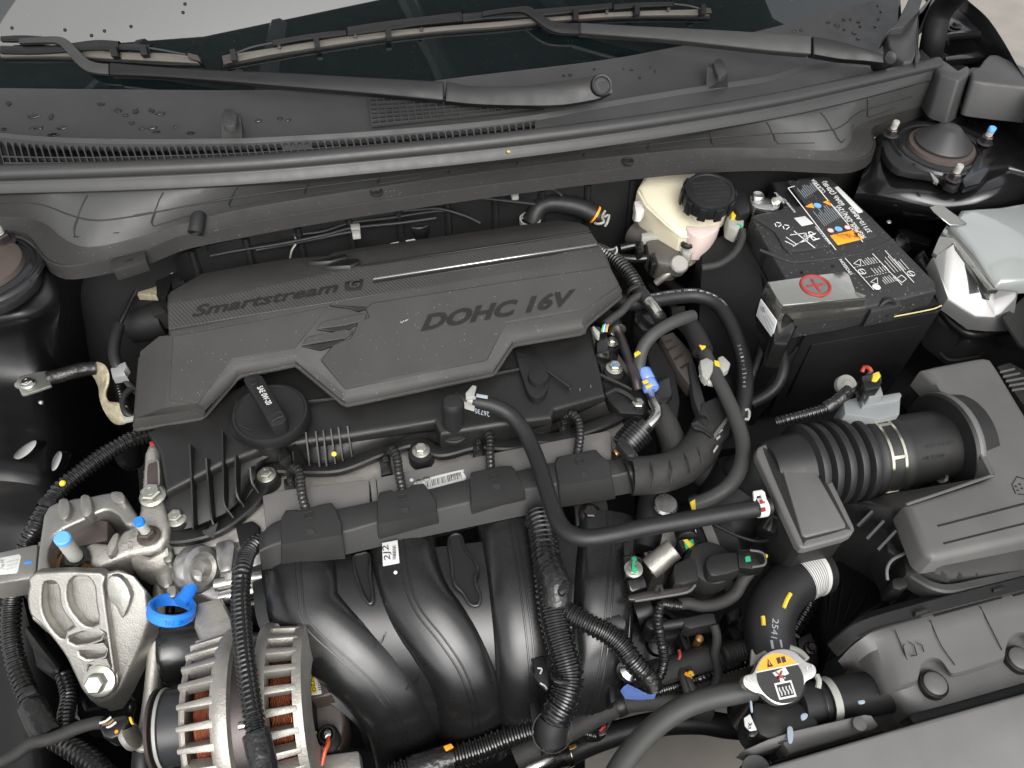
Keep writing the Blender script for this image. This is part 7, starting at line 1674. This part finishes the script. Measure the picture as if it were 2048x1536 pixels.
part('lead', B().hose(pts('1360,1320,-.13 1368,1352,-.125 1378,1382,-.13 1374,1410,-.14'), .0055, 10, None, .06), 'cloth')
part('lead', B().hose(pts('1376,1356,-.12 1384,1376,-.122 1392,1396,-.13'), .0035, 8, None, .06), 'cloth')
part('ribbed_sleeve', B().conduit(pts('1444,1312,-.12 1470,1304,-.12 1494,1298,-.12'), .0105, .0030, .08, 14), 'flange')
for c, s in (('red', '1358,1300,-.12 1360,1312,-.12 1356,1320,-.122'), ('orange', '1370,1346,-.118 1378,1352,-.118 1382,1358,-.12'), ('yellow', '1376,1348,-.117 1382,1344,-.117 1386,1352,-.118')): part('wire', B().hose(pts(s), .0018, 6), c)
part('grey_lug', B().prism(pts('1356,1262 1372,1276 1386,1292 1394,1300 1378,1318 1370,1300', -.13), .012, .003), 'boxside')
part('grey_tag', B().prism(pts('1296,1320 1316,1314 1320,1330 1302,1338', -.13), .01, .002), 'boxside')
part('fin_block', B().shell([pts('1452,1222,-.13 1478,1210,-.13 1484,1224,-.13 1480,1240,-.13 1458,1248,-.13')], .03, .002, 1), 'conduit')
part('round_boss', B().lathe(P(1458, 1282, -.15), LAT, [(.012, 0), (.014, .002), (.014, .01), (.01, .012)], 20), 'boxside')
part('stud', B().lathe(P(1396, 1282, -.12), UP, [(.004, -.01), (.004, .008), (.002, .010)], 12), 'brass')
thing('drain_loom', 'ribbed black conduit dropping behind the radiator hose', 'wiring conduit', P(1600, 1220, -.25))
part('conduit', B().conduit(pts('1622,1190,-.16 1612,1214,-.165 1598,1240,-.17 1584,1266,-.175'), .012, .0055, .16, 16), 'conduit')
part('bracket', B().shell([pts('1594,1276,-.16 1622,1262,-.16 1636,1290,-.16 1640,1330,-.165 1604,1330,-.165')], .03, .004, 2), 'blackp')
bolt(1622, 1296, -.158, 9, 'darksteel')
# small hose joint by the resonator
thing('hose_joint', 'black quick coupling pipe at the lower left of the resonator box', 'hose coupling', P(1540, 1050, -.1))
part('coupling', B().hose(pts('1556,1030,-.06 1544,1046,-.062 1534,1064,-.066'), .009, 14), 'conduit')
part('ring', B().lathe(P(1552, 1036, -.06), P(1534, 1064, -.066) - P(1556, 1030, -.06), [(.0095, 0), (.0105, .001), (.0105, .003), (.0095, .004)], 20), 'boxside')
part('thin_pipe', B().hose(pts('1430,1050,-.1 1470,1070,-.1 1510,1082,-.1 1540,1080,-.09'), .002, 8), 'boxside')
part('bracket_line', B().hose(pts('1474,1010,-.09 1480,980,-.085 1500,964,-.08 1516,954,-.075'), .0015, 8), 'boxside')

# ------------------------------------------------------------------ behind the engine
thing('brake_pipes', 'bundle of thin black brake pipes with three white clips along the firewall', 'brake pipes', P(700, 440, -.1))
for s in ('430,500,-.03 470,486,-.03 540,474,-.028 640,464,-.026 700,446,-.024 780,436,-.024 880,422,-.024 930,430,-.03', '420,512,-.03 470,502,-.03 560,488,-.028 650,470,-.026 704,456,-.025 800,446,-.024 872,436,-.024', '512,500,-.032 600,484,-.03 690,466,-.028 720,462,-.028', '742,428,-.022 830,420,-.02 880,418,-.02 930,432,-.03 960,446,-.04'): part('pipe', B().hose([q + (CAM - q).normalized() * .010 for q in pts(s)], .0024, 10), 'rubber')
for s in ('698,434 716,432 717,442 700,444', '700,447 719,446 720,456 702,458', '703,460 720,459 721,470 705,472'): part('white_clip', B().prism(pts(s, -.016), .006, .001), 'lightp')
part('black_clip', B().prism(pts('788,416 804,412 806,428 790,432', -.014), .008, .002), 'conduit')
part('dangling_wire', B().hose(pts('590,474,-.02 592,486,-.024 584,500,-.03 580,516,-.04'), .0014, 8), 'cast')
thing('firewall_hose', 'black heater hose with two white spring clamps behind the engine cover', 'hose', P(1130, 420, -.1))
part('hose', B().hose(pts('1066,446,-.05 1074,420,-.035 1094,408,-.03 1124,408,-.03 1160,416,-.034 1190,430,-.04 1206,440,-.046'), .0128, 18), 'rubber')
part('orange_band', B().lathe(P(1188, 428, -.038), P(1206, 440, -.046) - P(1190, 430, -.04), [(.013, 0), (.0132, 0), (.0132, .003), (.013, .003)], 24, caps=False), 'orange')
part('spring_clamp', B().hose(pts('1210,422,-.028 1204,434,-.03 1208,444,-.03 1196,448,-.032 1190,446,-.034'), .0018, 8), 'lightp')
part('spring_clamp', B().hose(pts('1208,434,-.028 1218,430,-.028 1214,446,-.03 1210,452,-.034'), .0018, 8), 'lightp')
part('spring_clamp', B().lathe(P(1060, 446, -.048), UP, [(.0135, 0), (.015, 0), (.015, .008), (.0135, .008)], 24, caps=False), 'lightp')
thing('rear_casting', 'pale cast housing and black cap peeking above the rear cover edge', 'rear casting', P(810, 470, -.1))
part('casting', B().hose(pts('730,506,-.075 760,494,-.07 800,486,-.068 850,478,-.068'), .016, 16), 'brn_alu')
o = P(838, 456, -.05); part('cap', B().lathe(o, UP, [(.017, -.01), (.018, .0), (.018, .010), (.016, .013), (.004, .013)], 28), 'conduit')
part('firewall_rod', B().hose(pts('938,394,.0 1000,400,-.004 1070,408,-.01'), .002, 8), 'boxside')
part('firewall_rod', B().hose(pts('1040,376,.0 1100,378,.0 1116,384,-.002 1124,392,-.006'), .002, 8), 'boxside')
part('clip', B().prism(pts('1020,380 1036,378 1038,392 1024,394', -.0), .006, .002), 'lightp')
part('rear_disc', B().lathe(P(1012, 420, -.05), UP - BACK, [(.03, 0), (.032, .002), (.032, .01), (.02, .014)], 32), 'conduit')
thing('oxygen_lead', 'black lead looping from grey clip to the yellow connectors by the cover', 'sensor lead', P(250, 620, -.1))
part('lead', B().hose(pts('322,590,-.06 318,572,-.05 306,558,-.045 292,558,-.045 278,572,-.048 264,596,-.054 250,626,-.06 238,652,-.066'), .0032, 10), 'conduit')
part('sleeve', B().hose(pts('238,650,-.066 230,680,-.07 228,708,-.075 234,730,-.08 238,740,-.084'), .0068, 12), 'rubber')
part('grey_clip', B().shell([pts('220,736,-.078 250,722,-.074 254,732,-.074 248,742,-.076 252,750,-.078 224,754,-.08')], .012, .002, 2), 'clipg')
part('lower_lead', B().hose(pts('246,754,-.09 262,772,-.095 280,790,-.1'), .005, 10), 'conduit')
part('lower_lead', B().hose(pts('262,778,-.09 250,790,-.09 246,806,-.092 252,826,-.095 268,834,-.1'), .004, 10), 'rubber')
for x, y in ((324, 557), (322, 582), (392, 542)): part('yellow_lock', B().prism(pts('%d,%d %d,%d %d,%d %d,%d' % (x - 4, y - 2, x + 4, y - 4, x + 5, y + 2, x - 3, y + 4), -.045), .006, .001), 'brass')
part('connector_stack', B().shell([pts('316,528,-.04 336,522,-.04 344,560,-.04 330,600,-.045 312,590,-.045 310,550,-.04')], .03, .003, 2), 'conduit')
part('heat_shield', B().shell([pts('278,542,-.05 308,538,-.05 322,562,-.05 312,590,-.052 274,588,-.052')], .01, .002, 2), 'braid')
part('relay', B().shell([pts('336,526,-.04 366,516,-.038 368,562,-.04 344,574,-.042')], .03, .002, 2), 'blackp')
b = B(); q = Plane(P(336, 526, -.0385), P(366, 516, -.0365), P(344, 574, -.0405)); b.text('S', q(354, 540), q(360, 537), q(353, 533), .0004); b.text('E', q(342, 548), q(347, 546), q(341, 543), .0004); part('print', b, 'inkw', smooth=0)
part('motor_can', B().cyl(P(262, 650, -.1), P(330, 636, -.095), .024, 24), 'dark')
part('motor_block', B().shell([pts('300,600,-.07 330,592,-.07 334,620,-.07 306,628,-.07')], .03, .003, 2), 'boxside')
thing('firewall_pad', 'dark insulating pad hanging under the left trim flange', 'insulation pad', P(220, 560, -.1))
part('pad', B().prism(pts('164,545 222,538 278,556 186,590', -.06), .01, .002), 'flange')
# body seam dents on the inner fender
thing('fender_plug', 'two small fasteners on the glossy left inner fender', 'fastener', P(80, 800, -.11))
part('clip', B().lathe(P(82, 805, -.105), UP + LAT, [(.003, 0), (.002, .002), (.001, .003)], 10), 'cast')
part('bolt', B().lathe(P(252, 914, -.2), LAT + UP * .5, [(.02, 0), (.02, .01), (.01, .016)], 20), 'blackp')

thing('firewall_insulation', 'ribbed dark insulation mat on the firewall behind the engine cover', 'insulation mat', P(800, 430, -.25))
b = B(); fr = [q - UP * .03 + BACK * .016 for q in resample(cr(pts('330,500,.02 400,470,.02 770,400,.02 1250,338,.02 1500,318,.02'), 6), 60)]
b.grid([fr, [q - UP * .12 - BACK * .022 for q in fr], [q - UP * .3 - BACK * .05 for q in fr]])
part('mat', b, 'blackp')
for k in range(2, 58, 5):
    q = fr[k]; part('mat_rib', B().hose([q - BACK * .001, q - UP * .1 - BACK * .02, q - UP * .28 - BACK * .048], .005, 8), 'blackp')
thing('rear_loom', 'dark ribbed conduits in the gap behind and beside the engine cover', 'wiring conduit', P(300, 640, -.25))
part('conduit', B().conduit(pts('150,600,-.12 190,640,-.15 220,700,-.18 240,780,-.2 262,840,-.2'), .008, .005, .16, 14), 'conduit')
part('conduit', B().conduit(pts('300,640,-.13 420,560,-.09 560,500,-.08 700,470,-.08 900,440,-.075 1020,430,-.07'), .007, .005, .16, 12), 'conduit')
part('cable', B().hose(pts('380,540,-.07 480,506,-.06 620,486,-.06 760,462,-.06'), .004, 10), 'cloth')
thing('gearbox_cables', 'black shift cables running down between the engine and battery', 'control cable', P(1430, 640, -.25))
part('cable', B().hose(pts('1330,560,-.14 1380,600,-.14 1420,660,-.15 1450,740,-.16 1460,820,-.17'), .007, 12), 'rubber')
part('cable', B().hose(pts('1300,570,-.15 1350,620,-.15 1390,690,-.16 1410,760,-.17'), .006, 12), 'blackp')
part('lever', B().shell([pts('1400,560,-.13 1440,560,-.13 1470,600,-.13 1450,620,-.13 1410,600,-.13')], .03, .004, 2), 'blackp')
thing('cooling_fan_shroud', 'black fan shroud wall in the dark gap behind the front cover', 'fan shroud', P(1680, 1250, -.3))
part('wall', B().shell([pts('1648,1140,-.16 1700,1100,-.16 1790,1200,-.14 1720,1240,-.14 1670,1290,-.15 1650,1340,-.16 1640,1240,-.16')], .15, .006, 2), 'blackp')
for k in range(4): part('stiffener', B().tube([P(1665 + k * 22, 1150 + k * 14, -.157 + k * .004), P(1655 + k * 16, 1270 - k * 12, -.157 + k * .004)], .0018, 8), 'blackp')
